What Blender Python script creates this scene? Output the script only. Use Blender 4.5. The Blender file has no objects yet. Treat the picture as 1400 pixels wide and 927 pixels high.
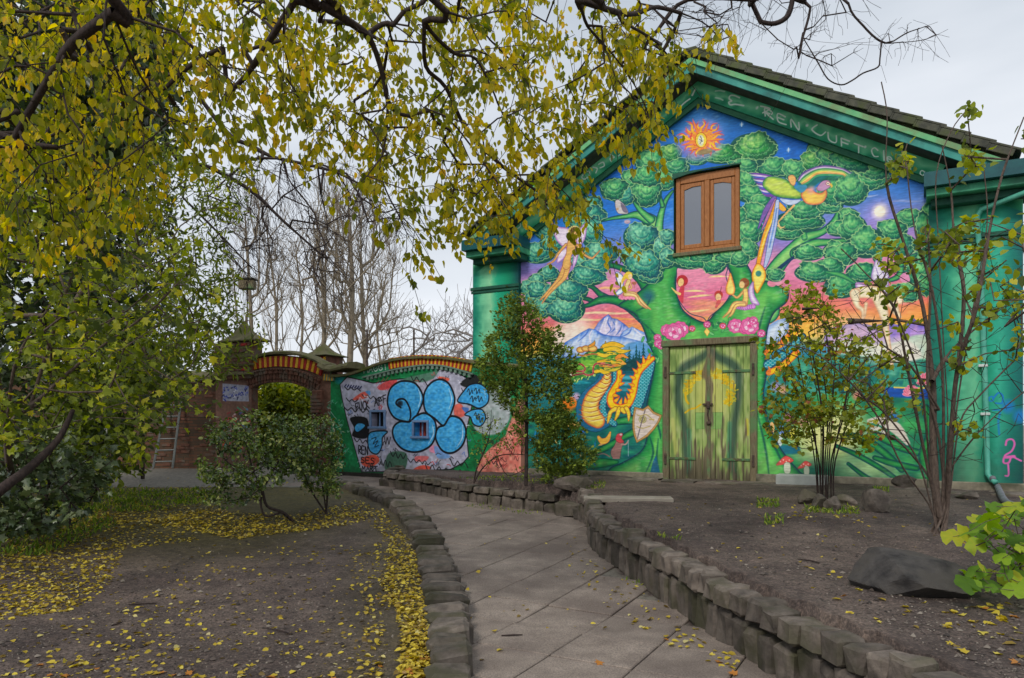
import bpy, bmesh, math, random, time
import numpy as np
from mathutils import Vector, Matrix
_t0 = time.time()
# ---------------------------------------------------------------- camera, sky, sun, exposure
SC = bpy.context.scene
COL = SC.collection
F, H0, CZ = 1000., 580., 1.6          # focal length and horizon measured on the 1400 x 927 photograph; eye height in metres
cam = bpy.data.objects.new('camera', bpy.data.cameras.new('camera')); COL.objects.link(cam)
cam.location = (0, 0, CZ); cam.rotation_euler = (math.pi / 2, 0, 0)
cam.data.sensor_width = 36; cam.data.lens = F / 1400 * 36; cam.data.shift_y = (H0 - 463.5) / 1400
cam.data.clip_start = .05; cam.data.clip_end = 2000
SC.camera = cam
SC.view_settings.view_transform = 'Standard'; SC.view_settings.look = 'None'
SC.view_settings.exposure = .2; SC.view_settings.gamma = 1; SC.view_settings.use_curve_mapping = False
SC.cycles.max_bounces = 6; SC.cycles.transparent_max_bounces = 8
SUN_EL, SUN_ROT = math.radians(42), math.radians(207)
world = bpy.data.worlds.new('World'); SC.world = world; world.use_nodes = True
nt = world.node_tree; nt.nodes.clear()
N = nt.nodes.new; LK = nt.links.new
out = N('ShaderNodeOutputWorld'); bg = N('ShaderNodeBackground'); sky = N('ShaderNodeTexSky'); sky.sky_type = 'NISHITA'; sky.sun_disc = False
sky.sun_elevation = SUN_EL; sky.sun_rotation = SUN_ROT; sky.dust_density = 3
tc = N('ShaderNodeTexCoord'); mp = N('ShaderNodeMapping'); mp.inputs['Scale'].default_value = (1.2, 1.2, 4.5)
nz = N('ShaderNodeTexNoise'); nz.inputs['Scale'].default_value = 1.1; nz.inputs['Detail'].default_value = 5; nz.inputs['Roughness'].default_value = .5
rp = N('ShaderNodeValToRGB'); rp.color_ramp.elements[0].position = .3; rp.color_ramp.elements[1].position = .72
rp.color_ramp.elements[0].color = (4.5, 5.1, 5.8, 1); rp.color_ramp.elements[1].color = (8.4, 8.7, 9.2, 1)
mx = N('ShaderNodeMixRGB'); mx.inputs[0].default_value = .93
LK(tc.outputs['Generated'], mp.inputs[0]); LK(mp.outputs[0], nz.inputs['Vector']); LK(nz.outputs['Fac'], rp.inputs[0])
LK(sky.outputs[0], mx.inputs[1]); LK(rp.outputs[0], mx.inputs[2]); LK(mx.outputs[0], bg.inputs[0]); bg.inputs[1].default_value = .1
LK(bg.outputs[0], out.inputs[0])
sd = bpy.data.lights.new('sun', 'SUN'); sd.energy = 1.5; sd.angle = math.radians(12); sd.color = (1, .95, .88)
sun = bpy.data.objects.new('sun', sd); COL.objects.link(sun)
_d = Vector((math.sin(SUN_ROT) * math.cos(SUN_EL), math.cos(SUN_ROT) * math.cos(SUN_EL), math.sin(SUN_EL)))
sun.rotation_euler = _d.to_track_quat('Z', 'Y').to_euler()

# ---------------------------------------------------------------- measuring helpers
class Frame:
    """an upright plane in the place: origin (x0, y0), turned by -th; local x runs along it, local y goes behind it"""
    def __init__(s, x0, y0, th): s.x0, s.y0, s.c, s.s, s.th = x0, y0, math.cos(th), math.sin(th), th
    def px(s, px, py, off=0.):
        rx = (np.asarray(px, float) - 700) / F; rz = (H0 - np.asarray(py, float)) / F
        qx = s.x0 - s.s * off; qy = s.y0 - s.c * off
        t = (qx * -s.s + qy * -s.c) / (rx * -s.s - s.c)
        return (rx * t - s.x0) * s.c - (t - s.y0) * s.s, CZ + rz * t
    def w(s, a, y, z): return Vector((s.x0 + a * s.c + y * s.s, s.y0 - a * s.s + y * s.c, z))
TH = math.atan2(1000, 1780)
_K = 26180.; _Y0 = _K / 1728
BF = Frame((648 - 700) * _Y0 / F, _Y0, TH)          # front of the painted hall
GZ = .63
def wl_arr(px, py, off=0.):
    a, z = BF.px(px, py, off); return a, z - GZ
def pathz(y): return float(np.interp(y, [0, 6, 17, 40], [0, 0, .48, .55]))
def raisedz(y): return float(np.interp(y, [2, 6, 10.5, 60], [.40, .47, .63, .65]))
def soilz(y): return pathz(y) + float(np.interp(y, [0, 10, 15, 16], [.07, .07, .03, 0.0]))
def gp(px, py, zf=pathz):
    """the spot of ground seen at a photograph pixel"""
    y = 8.
    for _ in range(30): y = .5 * y + .5 * (CZ - zf(y)) * F / (py - H0)
    return Vector(((px - 700) / F * y, y, zf(y)))
def at(px, py, y): return Vector(((px - 700) / F * y, y, CZ + (H0 - py) / F * y))

# ---------------------------------------------------------------- object helpers
def tag(o, label=None, cat=None, group=None, kind=None):
    if label: o['label'] = label
    if cat: o['category'] = cat
    if group: o['group'] = group
    if kind: o['kind'] = kind
    return o
def empty(name, loc=(0, 0, 0), rz=0., **k):
    o = bpy.data.objects.new(name, None); COL.objects.link(o); o.location = loc; o.rotation_euler = (0, 0, rz); o.empty_display_size = .2
    return tag(o, **k)
def link(name, me, parent=None, **k):
    o = bpy.data.objects.new(name, me); COL.objects.link(o)
    if parent is not None: o.parent = parent
    return tag(o, **k)
def fill_mesh(name, V, Fc, mats, smooth=False, uv=None, tint=None, mi=None):
    """V (n,3); Fc list of index tuples or an (m,k) array; uv per vertex; tint per vertex rgb"""
    me = bpy.data.meshes.new(name)
    V = np.asarray(V, np.float32)
    if isinstance(Fc, np.ndarray):
        m, k = Fc.shape
        me.vertices.add(len(V)); me.vertices.foreach_set('co', V.ravel())
        me.loops.add(m * k); me.loops.foreach_set('vertex_index', Fc.astype(np.int32).ravel())
        me.polygons.add(m); me.polygons.foreach_set('loop_start', np.arange(0, m * k, k, dtype=np.int32)); me.polygons.foreach_set('loop_total', np.full(m, k, np.int32))
    else: me.from_pydata(V.tolist(), [], [tuple(f) for f in Fc])
    for m_ in (mats if isinstance(mats, (list, tuple)) else [mats]): me.materials.append(m_)
    if mi is not None: me.polygons.foreach_set('material_index', np.asarray(mi, np.int32))
    me.update(calc_edges=True)
    if uv is not None:
        li = np.empty(len(me.loops), np.int32); me.loops.foreach_get('vertex_index', li)
        l = me.uv_layers.new(name='UVMap'); l.data.foreach_set('uv', np.asarray(uv, np.float32)[li].ravel())
    if tint is not None:
        a = me.color_attributes.new('tint', 'FLOAT_COLOR', 'POINT')
        t = np.ones((len(V), 4), np.float32); t[:, :3] = tint; a.data.foreach_set('color', t.ravel())
    if smooth: me.polygons.foreach_set('use_smooth', np.ones(len(me.polygons), bool))
    return me
class MB:
    """collects boxes, prisms and tubes into one mesh"""
    def __init__(s): s.v, s.f, s.m = [], [], []
    def add(s, V, Fc, m=0):
        o = len(s.v); s.v += [tuple(q) for q in V]; s.f += [tuple(i + o for i in f) for f in Fc]; s.m += [m] * len(Fc); return s
    def box(s, x0, x1, y0, y1, z0, z1, m=0):
        return s.add([(x0, y0, z0), (x1, y0, z0), (x1, y1, z0), (x0, y1, z0), (x0, y0, z1), (x1, y0, z1), (x1, y1, z1), (x0, y1, z1)],
                     [(0, 3, 2, 1), (4, 5, 6, 7), (0, 1, 5, 4), (1, 2, 6, 5), (2, 3, 7, 6), (3, 0, 4, 7)], m)
    def bbox(s, x0, x1, y0, y1, z0, z1, b=.01, m=0):
        """box with chamfered edges"""
        V = []; 
        for sx in (0, 1):
            for sy in (0, 1):
                for sz in (0, 1):
                    X, Y, Z = (x0, x1)[sx], (y0, y1)[sy], (z0, z1)[sz]; dx, dy, dz = (b, -b)[sx], (b, -b)[sy], (b, -b)[sz]
                    V += [(X, Y + dy, Z + dz), (X + dx, Y, Z + dz), (X + dx, Y + dy, Z)]
        g = lambda a, b_, c, k: ((a * 2 + b_) * 2 + c) * 3 + k
        Fc = []
        for a in (0, 1):
            q = [g(a, 0, 0, 0), g(a, 1, 0, 0), g(a, 1, 1, 0), g(a, 0, 1, 0)]; Fc.append(q if a else q[::-1])
            q = [g(0, a, 0, 1), g(1, a, 0, 1), g(1, a, 1, 1), g(0, a, 1, 1)]; Fc.append(q[::-1] if a else q)
            q = [g(0, 0, a, 2), g(1, 0, a, 2), g(1, 1, a, 2), g(0, 1, a, 2)]; Fc.append(q if a else q[::-1])
        for a in (0, 1):
            for c in (0, 1):
                Fc.append([g(a, 0, c, 0), g(a, 1, c, 0), g(a, 1, c, 2), g(a, 0, c, 2)]); Fc.append([g(0, a, c, 1), g(1, a, c, 1), g(1, a, c, 2), g(0, a, c, 2)]); Fc.append([g(a, c, 0, 0), g(a, c, 1, 0), g(a, c, 1, 1), g(a, c, 0, 1)])
                for e in (0, 1): Fc.append([g(a, c, e, 0), g(a, c, e, 1), g(a, c, e, 2)])
        return s.add(V, Fc, m)
    def prism(s, P, y0, y1, m=0):
        """outline P [(x, z)...] pushed from y0 to y1"""
        n = len(P)
        return s.add([(x, y0, z) for x, z in P] + [(x, y1, z) for x, z in P], [tuple(range(n)), tuple(range(2 * n - 1, n - 1, -1))] + [(i, i + n, (i + 1) % n + n, (i + 1) % n) for i in range(n)], m)
    def tube(s, P, r, k=8, m=0, cap=True):
        P = [Vector(p) for p in P]; R = [r] * len(P) if np.isscalar(r) else r
        o = len(s.v); ref = None
        for i, p in enumerate(P):
            t = (P[min(i + 1, len(P) - 1)] - P[max(i - 1, 0)]).normalized()
            if ref is None: ref = t.orthogonal().normalized()
            ref = (ref - t * ref.dot(t)).normalized(); b = t.cross(ref)
            for j in range(k):
                a = 2 * math.pi * j / k; s.v.append(tuple(p + (ref * math.cos(a) + b * math.sin(a)) * R[i]))
        for i in range(len(P) - 1):
            for j in range(k):
                a = o + i * k + j; b = o + i * k + (j + 1) % k; s.f.append((a, b, b + k, a + k)); s.m.append(m)
        if cap: s.f.append(tuple(range(o + k - 1, o - 1, -1))); s.f.append(tuple(o + (len(P) - 1) * k + j for j in range(k))); s.m += [m, m]
        return s
    def obj(s, name, mats, parent=None, smooth=False, uvf=None, fix=True, **k):
        uv = None if uvf is None else [uvf(*q) for q in s.v]
        me = fill_mesh(name, s.v, s.f, mats, smooth, uv, mi=s.m)
        if fix:
            bm = bmesh.new(); bm.from_mesh(me); bmesh.ops.recalc_face_normals(bm, faces=bm.faces); bm.to_mesh(me); bm.free()
        return link(name, me, parent, **k)

# ---------------------------------------------------------------- materials
def srgb(c): return tuple(((v / 255) / 12.92 if v / 255 <= .04045 else ((v / 255 + .055) / 1.055) ** 2.4) for v in c)
def new_mat(name):
    m = bpy.data.materials.new(name); m.use_nodes = True; n = m.node_tree; n.nodes.clear()
    o = n.nodes.new('ShaderNodeOutputMaterial'); b = n.nodes.new('ShaderNodeBsdfPrincipled'); n.links.new(b.outputs[0], o.inputs[0])
    return m, n, b
def noise_node(n, scale, detail=4, rough=.55, vec='Object', stretch=None):
    t = n.nodes.new('ShaderNodeNewGeometry' if vec == 'Position' else 'ShaderNodeTexCoord'); z = n.nodes.new('ShaderNodeTexNoise'); z.inputs['Scale'].default_value = scale; z.inputs['Detail'].default_value = detail; z.inputs['Roughness'].default_value = rough
    src = t.outputs[vec]
    if stretch:
        q = n.nodes.new('ShaderNodeMapping'); q.inputs['Scale'].default_value = stretch; n.links.new(src, q.inputs[0]); src = q.outputs[0]
    n.links.new(src, z.inputs['Vector']); return z
def ramp_node(n, fac, stops):
    r = n.nodes.new('ShaderNodeValToRGB'); e = r.color_ramp.elements
    while len(e) > len(stops): e.remove(e[-1])
    while len(e) < len(stops): e.new(.5)
    for q, (p, c) in zip(e, stops): q.position = p; q.color = (*c[:3], 1)
    n.links.new(fac, r.inputs[0]); return r
def mixc(n, a, b, fac, mode='MIX'):
    m = n.nodes.new('ShaderNodeMixRGB'); m.blend_type = mode
    for v, i in ((fac, 0), (a, 1), (b, 2)):
        if isinstance(v, (int, float)): m.inputs[i].default_value = v
        elif isinstance(v, tuple): m.inputs[i].default_value = (*v[:3], 1)
        else: n.links.new(v, m.inputs[i])
    return m.outputs[0]
def bump(n, b, h, s, d=.02):
    u = n.nodes.new('ShaderNodeBump'); u.inputs['Strength'].default_value = s; u.inputs['Distance'].default_value = d; n.links.new(h, u.inputs['Height']); n.links.new(u.outputs[0], b.inputs['Normal']); return u
def surf(name, c1, c2, scale=6, rough=.85, bs=.3, bd=.01, detail=6, c3=None, s3=1.3, rnd=0., stretch=None, spec=.3, worldly=False):
    """two-tone mottled surface; c3 = larger patches; rnd = how much one object differs from the next"""
    m, n, b = new_mat(name)
    vec = 'Position' if rnd and not stretch else 'Object'
    z = noise_node(n, scale, detail, .6, vec, stretch=stretch)
    c = ramp_node(n, z.outputs['Fac'], [(.32, c1), (.68, c2)]).outputs[0]
    if c3:
        z3 = noise_node(n, s3, 5, .6, vec); f = ramp_node(n, z3.outputs['Fac'], [(.48, (0, 0, 0)), (.62, (1, 1, 1))]).outputs[0]; c = mixc(n, c, c3, f)
    if rnd:
        oi = n.nodes.new('ShaderNodeObjectInfo'); r = ramp_node(n, oi.outputs['Random'], [(0, (1 - rnd,) * 3), (1, (1 + rnd, 1 + rnd * .96, 1 + rnd * .9))]).outputs[0]; c = mixc(n, c, r, 1., 'MULTIPLY')
    n.links.new(c, b.inputs['Base Color']); b.inputs['Roughness'].default_value = rough; b.inputs['Specular IOR Level'].default_value = spec
    if bs:
        zb = noise_node(n, scale * 2.3, 8, .65, vec, stretch=stretch); bump(n, b, zb.outputs['Fac'], bs, bd)
    return m
PAINT_GAIN = 1.12
def painted(name, im, gain=None, brick=None, rough=.6):
    """wall paint: the picture on plaster or brick, its own relief underneath"""
    m, n, b = new_mat(name)
    t = n.nodes.new('ShaderNodeTexImage'); t.image = im; t.extension = 'EXTEND'
    g = gain or PAINT_GAIN
    z = noise_node(n, 2.2, 6, .6); v = ramp_node(n, z.outputs['Fac'], [(.3, (g * .93,) * 3), (.7, (g,) * 3)]).outputs[0]
    n.links.new(mixc(n, t.outputs[0], v, 1., 'MULTIPLY'), b.inputs['Base Color']); b.inputs['Roughness'].default_value = rough; b.inputs['Specular IOR Level'].default_value = .3
    zb = noise_node(n, 30, 6, .6)
    if brick:
        tc = n.nodes.new('ShaderNodeTexCoord'); mp = n.nodes.new('ShaderNodeMapping'); mp.inputs['Rotation'].default_value = (math.pi / 2, 0, 0)
        n.links.new(tc.outputs['Object'], mp.inputs[0])
        k = n.nodes.new('ShaderNodeTexBrick'); k.inputs['Scale'].default_value = 1; k.inputs['Brick Width'].default_value = .24; k.inputs['Row Height'].default_value = .077; k.inputs['Mortar Size'].default_value = .009
        k.inputs['Color1'].default_value = (1, 1, 1, 1); k.inputs['Color2'].default_value = (.85, .85, .85, 1); k.inputs['Mortar'].default_value = (0, 0, 0, 1)
        n.links.new(mp.outputs[0], k.inputs['Vector'])
        bump(n, b, mixc(n, k.outputs[0], zb.outputs['Fac'], .25), brick, .012)
    else: bump(n, b, zb.outputs['Fac'], .25, .004)
    return m
def leaf_mat(name, stops, rough=.55, trans=.35, gloss=.4):
    """leaf colours along 'tint' red channel; light also comes through the blade"""
    stops = [(p_, tuple(min(.9, v * 1.32) for v in c_)) for p_, c_ in stops]
    m, n, b = new_mat(name)
    a = n.nodes.new('ShaderNodeAttribute'); a.attribute_name = 'tint'
    sp = n.nodes.new('ShaderNodeSeparateColor'); n.links.new(a.outputs['Color'], sp.inputs[0])
    c = ramp_node(n, sp.outputs[0], stops).outputs[0]
    n.links.new(c, b.inputs['Base Color']); b.inputs['Roughness'].default_value = rough; b.inputs['Specular IOR Level'].default_value = gloss
    tr = n.nodes.new('ShaderNodeBsdfTranslucent'); hs = n.nodes.new('ShaderNodeHueSaturation'); hs.inputs['Value'].default_value = 1.85; hs.inputs['Saturation'].default_value = 1.1
    n.links.new(c, hs.inputs['Color']); n.links.new(hs.outputs[0], tr.inputs[0])
    ms = n.nodes.new('ShaderNodeMixShader'); ms.inputs[0].default_value = trans
    o = [q for q in n.nodes if q.type == 'OUTPUT_MATERIAL'][0]
    n.links.new(b.outputs[0], ms.inputs[1]); n.links.new(tr.outputs[0], ms.inputs[2]); n.links.new(ms.outputs[0], o.inputs[0])
    return m
# ---------------------------------------------------------------- flat wall paintings (numpy painter)
def vnoise(X, Y, sc, seed=0):
    x = X / sc; y = Y / sc
    xi = np.floor(x).astype(np.int64); yi = np.floor(y).astype(np.int64)
    fx = x - xi; fy = y - yi
    fx = fx * fx * (3 - 2 * fx); fy = fy * fy * (3 - 2 * fy)
    def h(a, b):
        n = (a * 374761393 + b * 668265263 + seed * 1442695041) & 0x7fffffff
        n = ((n ^ (n >> 13)) * 1274126177) & 0x7fffffff
        return ((n ^ (n >> 16)) & 0xffff) / 65535.0
    return (h(xi, yi) * (1 - fx) + h(xi + 1, yi) * fx) * (1 - fy) + (h(xi, yi + 1) * (1 - fx) + h(xi + 1, yi + 1) * fx) * fy

def rgb(c): return np.array(c, float) / 255.0
def lerp(a, b, t):
    t = np.clip(t, 0, 1)
    if isinstance(t, np.ndarray): t = t[..., None]
    return a * (1 - t) + b * t

def catmull(P, closed, n=5):
    P = np.asarray(P, float)
    m = len(P)
    if m < 3: return P
    out = []
    rng_ = range(m) if closed else range(m - 1)
    for i in rng_:
        if closed: a, b, c, d = P[(i - 1) % m], P[i], P[(i + 1) % m], P[(i + 2) % m]
        else: a, b, c, d = P[max(i - 1, 0)], P[i], P[i + 1], P[min(i + 2, m - 1)]
        for k in range(n):
            t = k / n
            out.append(0.5 * ((2 * b) + (-a + c) * t + (2 * a - 5 * b + 4 * c - d) * t * t + (-a + 3 * b - 3 * c + d) * t ** 3))
    if not closed: out.append(P[-1])
    return np.array(out)

def T(fr, L):
    ox, oy, k = fr
    return [(ox + q[0] / k, oy + q[1] / k) for q in L]

class Paint:
    def __init__(s, w, h, fn):
        s.w, s.h, s.fn = w, h, fn
        s.a = np.zeros((h, w, 3)); s.k = 0
    def cv(s, P): return s.fn(np.asarray(P, float)[:, :2])
    def win(s, Q, pad):
        x0 = max(0, int(Q[:, 0].min() - pad)); x1 = min(s.w, int(Q[:, 0].max() + pad) + 2)
        y0 = max(0, int(Q[:, 1].min() - pad)); y1 = min(s.h, int(Q[:, 1].max() + pad) + 2)
        if x1 <= x0 or y1 <= y0: return None
        X, Y = np.meshgrid(np.arange(x0, x1) + .5, np.arange(y0, y1) + .5)
        return x0, x1, y0, y1, X, Y
    def put(s, W, al, col):
        x0, x1, y0, y1 = W[:4]
        A = s.a[y0:y1, x0:x1]
        A += (col - A) * al[..., None]
    def poly(s, P, fill, edge=None, ew=1.5, smooth=True, alpha=1.0, soft=1.0, n=5):
        Q = s.cv(P)
        if smooth: Q = catmull(Q, True, n)
        W = s.win(Q, ew + soft + 2)
        if W is None: return
        X, Y = W[4], W[5]
        d2 = np.full(X.shape, 1e9); ins = np.zeros(X.shape, bool)
        R = np.roll(Q, -1, 0)
        for (ax, ay), (bx, by) in zip(Q, R):
            vx, vy = bx - ax, by - ay
            L = vx * vx + vy * vy + 1e-9
            t = np.clip(((X - ax) * vx + (Y - ay) * vy) / L, 0, 1)
            d2 = np.minimum(d2, (X - ax - t * vx) ** 2 + (Y - ay - t * vy) ** 2)
            if ay != by:
                c = ((ay > Y) != (by > Y)) & (X < (bx - ax) * (Y - ay) / (by - ay) + ax)
                ins ^= c
        d = np.sqrt(d2); sd = np.where(ins, d, -d)
        col = fill(sd, X, Y) if callable(fill) else np.broadcast_to(rgb(fill), X.shape + (3,))
        s.put(W, np.clip(sd / soft + .5, 0, 1) * alpha, col)
        if edge is not None:
            s.put(W, np.clip(ew / 2 + .5 - d, 0, 1) * alpha, np.broadcast_to(rgb(edge), X.shape + (3,)))
    def line(s, P, w, col, smooth=True, alpha=1.0, soft=1.0, edge=None, ew=1.2, n=4):
        """w: width in photo pixels (scalar or one per point)"""
        P = np.asarray(P, float)[:, :2]
        ww = np.full(len(P), float(w)) if np.isscalar(w) else np.asarray(w, float)
        Q = s.fn(P); Q2 = s.fn(P + [0, 10.]); sc = np.linalg.norm(Q2 - Q, axis=1) / 10.
        Z = np.c_[Q, ww * sc / 2]
        if smooth: Z = catmull(Z, False, n)
        mr = Z[:, 2].max()
        W = s.win(Z[:, :2], mr + ew + soft + 2)
        if W is None: return
        X, Y = W[4], W[5]
        sd = np.full(X.shape, -1e9); best = np.zeros(X.shape)
        for (ax, ay, ar), (bx, by, br) in zip(Z[:-1], Z[1:]):
            vx, vy = bx - ax, by - ay
            L = vx * vx + vy * vy + 1e-9
            t = np.clip(((X - ax) * vx + (Y - ay) * vy) / L, 0, 1)
            dd = np.sqrt((X - ax - t * vx) ** 2 + (Y - ay - t * vy) ** 2)
            sd = np.maximum(sd, ar + (br - ar) * t - dd)
        if edge is not None:
            s.put(W, np.clip((sd + ew) / soft + .5, 0, 1) * alpha, np.broadcast_to(rgb(edge), X.shape + (3,)))
        c = col(sd, X, Y) if callable(col) else np.broadcast_to(rgb(col), X.shape + (3,))
        s.put(W, np.clip(sd / soft + .5, 0, 1) * alpha, c)
    def glow(s, c, r, col, alpha=1.0, p=2.0, ry=None):
        """soft round spray of paint"""
        Q = s.cv([c, (c[0] + r, c[1]), (c[0], c[1] + (ry or r))])
        R = np.linalg.norm(Q[1] - Q[0]); Ry = np.linalg.norm(Q[2] - Q[0])
        W = s.win(np.array([Q[0] - [R, Ry], Q[0] + [R, Ry]]), 2)
        if W is None: return
        q = ((W[4] - Q[0, 0]) / R) ** 2 + ((W[5] - Q[0, 1]) / Ry) ** 2
        s.put(W, np.clip(1 - q, 0, 1) ** p * alpha, np.broadcast_to(rgb(col), q.shape + (3,)))
    def image(s, name):
        im = bpy.data.images.new(name, s.w, s.h, alpha=False)
        px = np.ones((s.h, s.w, 4), np.float32)
        px[..., :3] = np.clip(s.a[::-1], 0, 1)
        im.pixels.foreach_set(px.ravel()); im.update(); im.pack()
        return im

def ell(cx, cy, rx, ry, rot=0, n=20, teeth=0, amp=.06, ph=0):
    o = []
    for i in range(n):
        a = 2 * math.pi * i / n
        r = 1 + (amp * (1 if i % 2 else -1) if teeth else 0)
        x, y = rx * r * math.cos(a), ry * r * math.sin(a)
        o.append((cx + x * math.cos(rot) - y * math.sin(rot), cy + x * math.sin(rot) + y * math.cos(rot)))
    return o

def ramp(stops):
    ks = np.array([q[0] for q in stops], float); cs = np.array([q[1] for q in stops], float) / 255
    def f(v): return np.stack([np.interp(v, ks, cs[:, i]) for i in range(3)], -1)
    return f

# stroke lettering: each glyph is a list of polylines in a 0..1 box, y down
GL = {'A': [[(0, 1), (.5, 0), (1, 1)], [(.2, .65), (.8, .6)]], 'B': [[(0, 0), (0, 1)], [(0, 0), (.8, .1), (.7, .45), (0, .5)], [(0, .5), (.95, .65), (.8, .97), (0, 1)]],
      'C': [[(.95, .15), (.5, 0), (.05, .45), (.35, 1), (.95, .85)]], 'E': [[(.9, .02), (0, 0), (0, 1), (.95, .97)], [(0, .5), (.7, .48)]],
      'F': [[(.95, 0), (0, .03), (0, 1)], [(0, .5), (.75, .47)]], 'G': [[(.95, .15), (.45, 0), (.05, .5), (.4, 1), (.95, .85), (.9, .55), (.55, .57)]],
      'K': [[(0, 0), (0, 1)], [(.9, 0), (.05, .55), (.95, 1)]], 'L': [[(.1, 0), (0, .9), (.9, .95)]], 'M': [[(0, 1), (.1, 0), (.5, .6), (.9, 0), (1, 1)]],
      'N': [[(0, 1), (.05, 0), (.9, 1), (.95, 0)]], 'O': [[(.5, 0), (.03, .4), (.4, 1), (.95, .6), (.5, 0)]], 'R': [[(0, 1), (0, 0), (.8, .1), (.75, .45), (.05, .52), (.95, 1)]],
      'S': [[(.9, .1), (.4, 0), (.1, .3), (.8, .6), (.7, .95), (0, .95)]], 'T': [[(0, .03), (1, 0)], [(.5, 0), (.45, 1)]], 'U': [[(0, 0), (.05, .8), (.5, 1), (.9, .8), (.95, 0)]],
      'W': [[(0, 0), (.25, 1), (.5, .4), (.75, 1), (1, 0)]], 'X': [[(0, 0), (1, 1)], [(.95, 0), (.05, 1)]], 'I': [[(.5, 0), (.5, 1)]], 'V': [[(0, 0), (.5, 1), (1, 0)]],
      'H': [[(0, 0), (0, 1)], [(1, 0), (1, 1)], [(0, .5), (1, .5)]], 'P': [[(0, 1), (0, 0), (.9, .1), (.8, .5), (0, .55)]], 'Z': [[(0, 0), (1, 0), (0, 1), (1, 1)]], 'J': [[(.9, 0), (.8, .9), (.3, 1), (0, .8)]],
      'l': [[(.5, -.1), (.5, 1)]], 'e': [[(.1, .62), (.85, .6), (.6, .33), (.1, .6), (.45, 1), (.9, .85)]], 'a': [[(.85, .4), (.35, .35), (.05, .8), (.45, 1), (.85, .6), (.9, 1)]],
      'n': [[(.05, .4), (.08, 1)], [(.08, .6), (.5, .35), (.85, .55), (.88, 1)]], 'i': [[(.5, .45), (.5, 1)], [(.5, .2), (.52, .25)]], 'r': [[(.1, .4), (.12, 1)], [(.12, .6), (.5, .38), (.85, .45)]],
      'd': [[(.9, 0), (.9, 1), (.3, .95), (.1, .65), (.5, .45), (.9, .55)]], '.': [[(.45, .5), (.55, .52)]], '!': [[(.5, 0), (.5, .7)], [(.5, .95), (.5, 1)]], '3': [[(.1, .05), (.8, .1), (.4, .45), (.9, .75), (.1, 1)]]}
def write(P, text, o, ux, uy, w, col, gap=.3, adv=None, alpha=1.0):
    """o start; ux = photo px vector of one glyph width, uy = vector of glyph height"""
    x = 0.
    for ch in text:
        if ch != ' ':
            for pl in GL[ch]:
                P.line([(o[0] + (x + q[0]) * ux[0] + q[1] * uy[0], o[1] + (x + q[0]) * ux[1] + q[1] * uy[1]) for q in pl], w, col, smooth=len(pl) > 3, alpha=alpha)
        x += (1 + gap) if ch not in 'liI.!' else .6 + gap * .6
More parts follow.
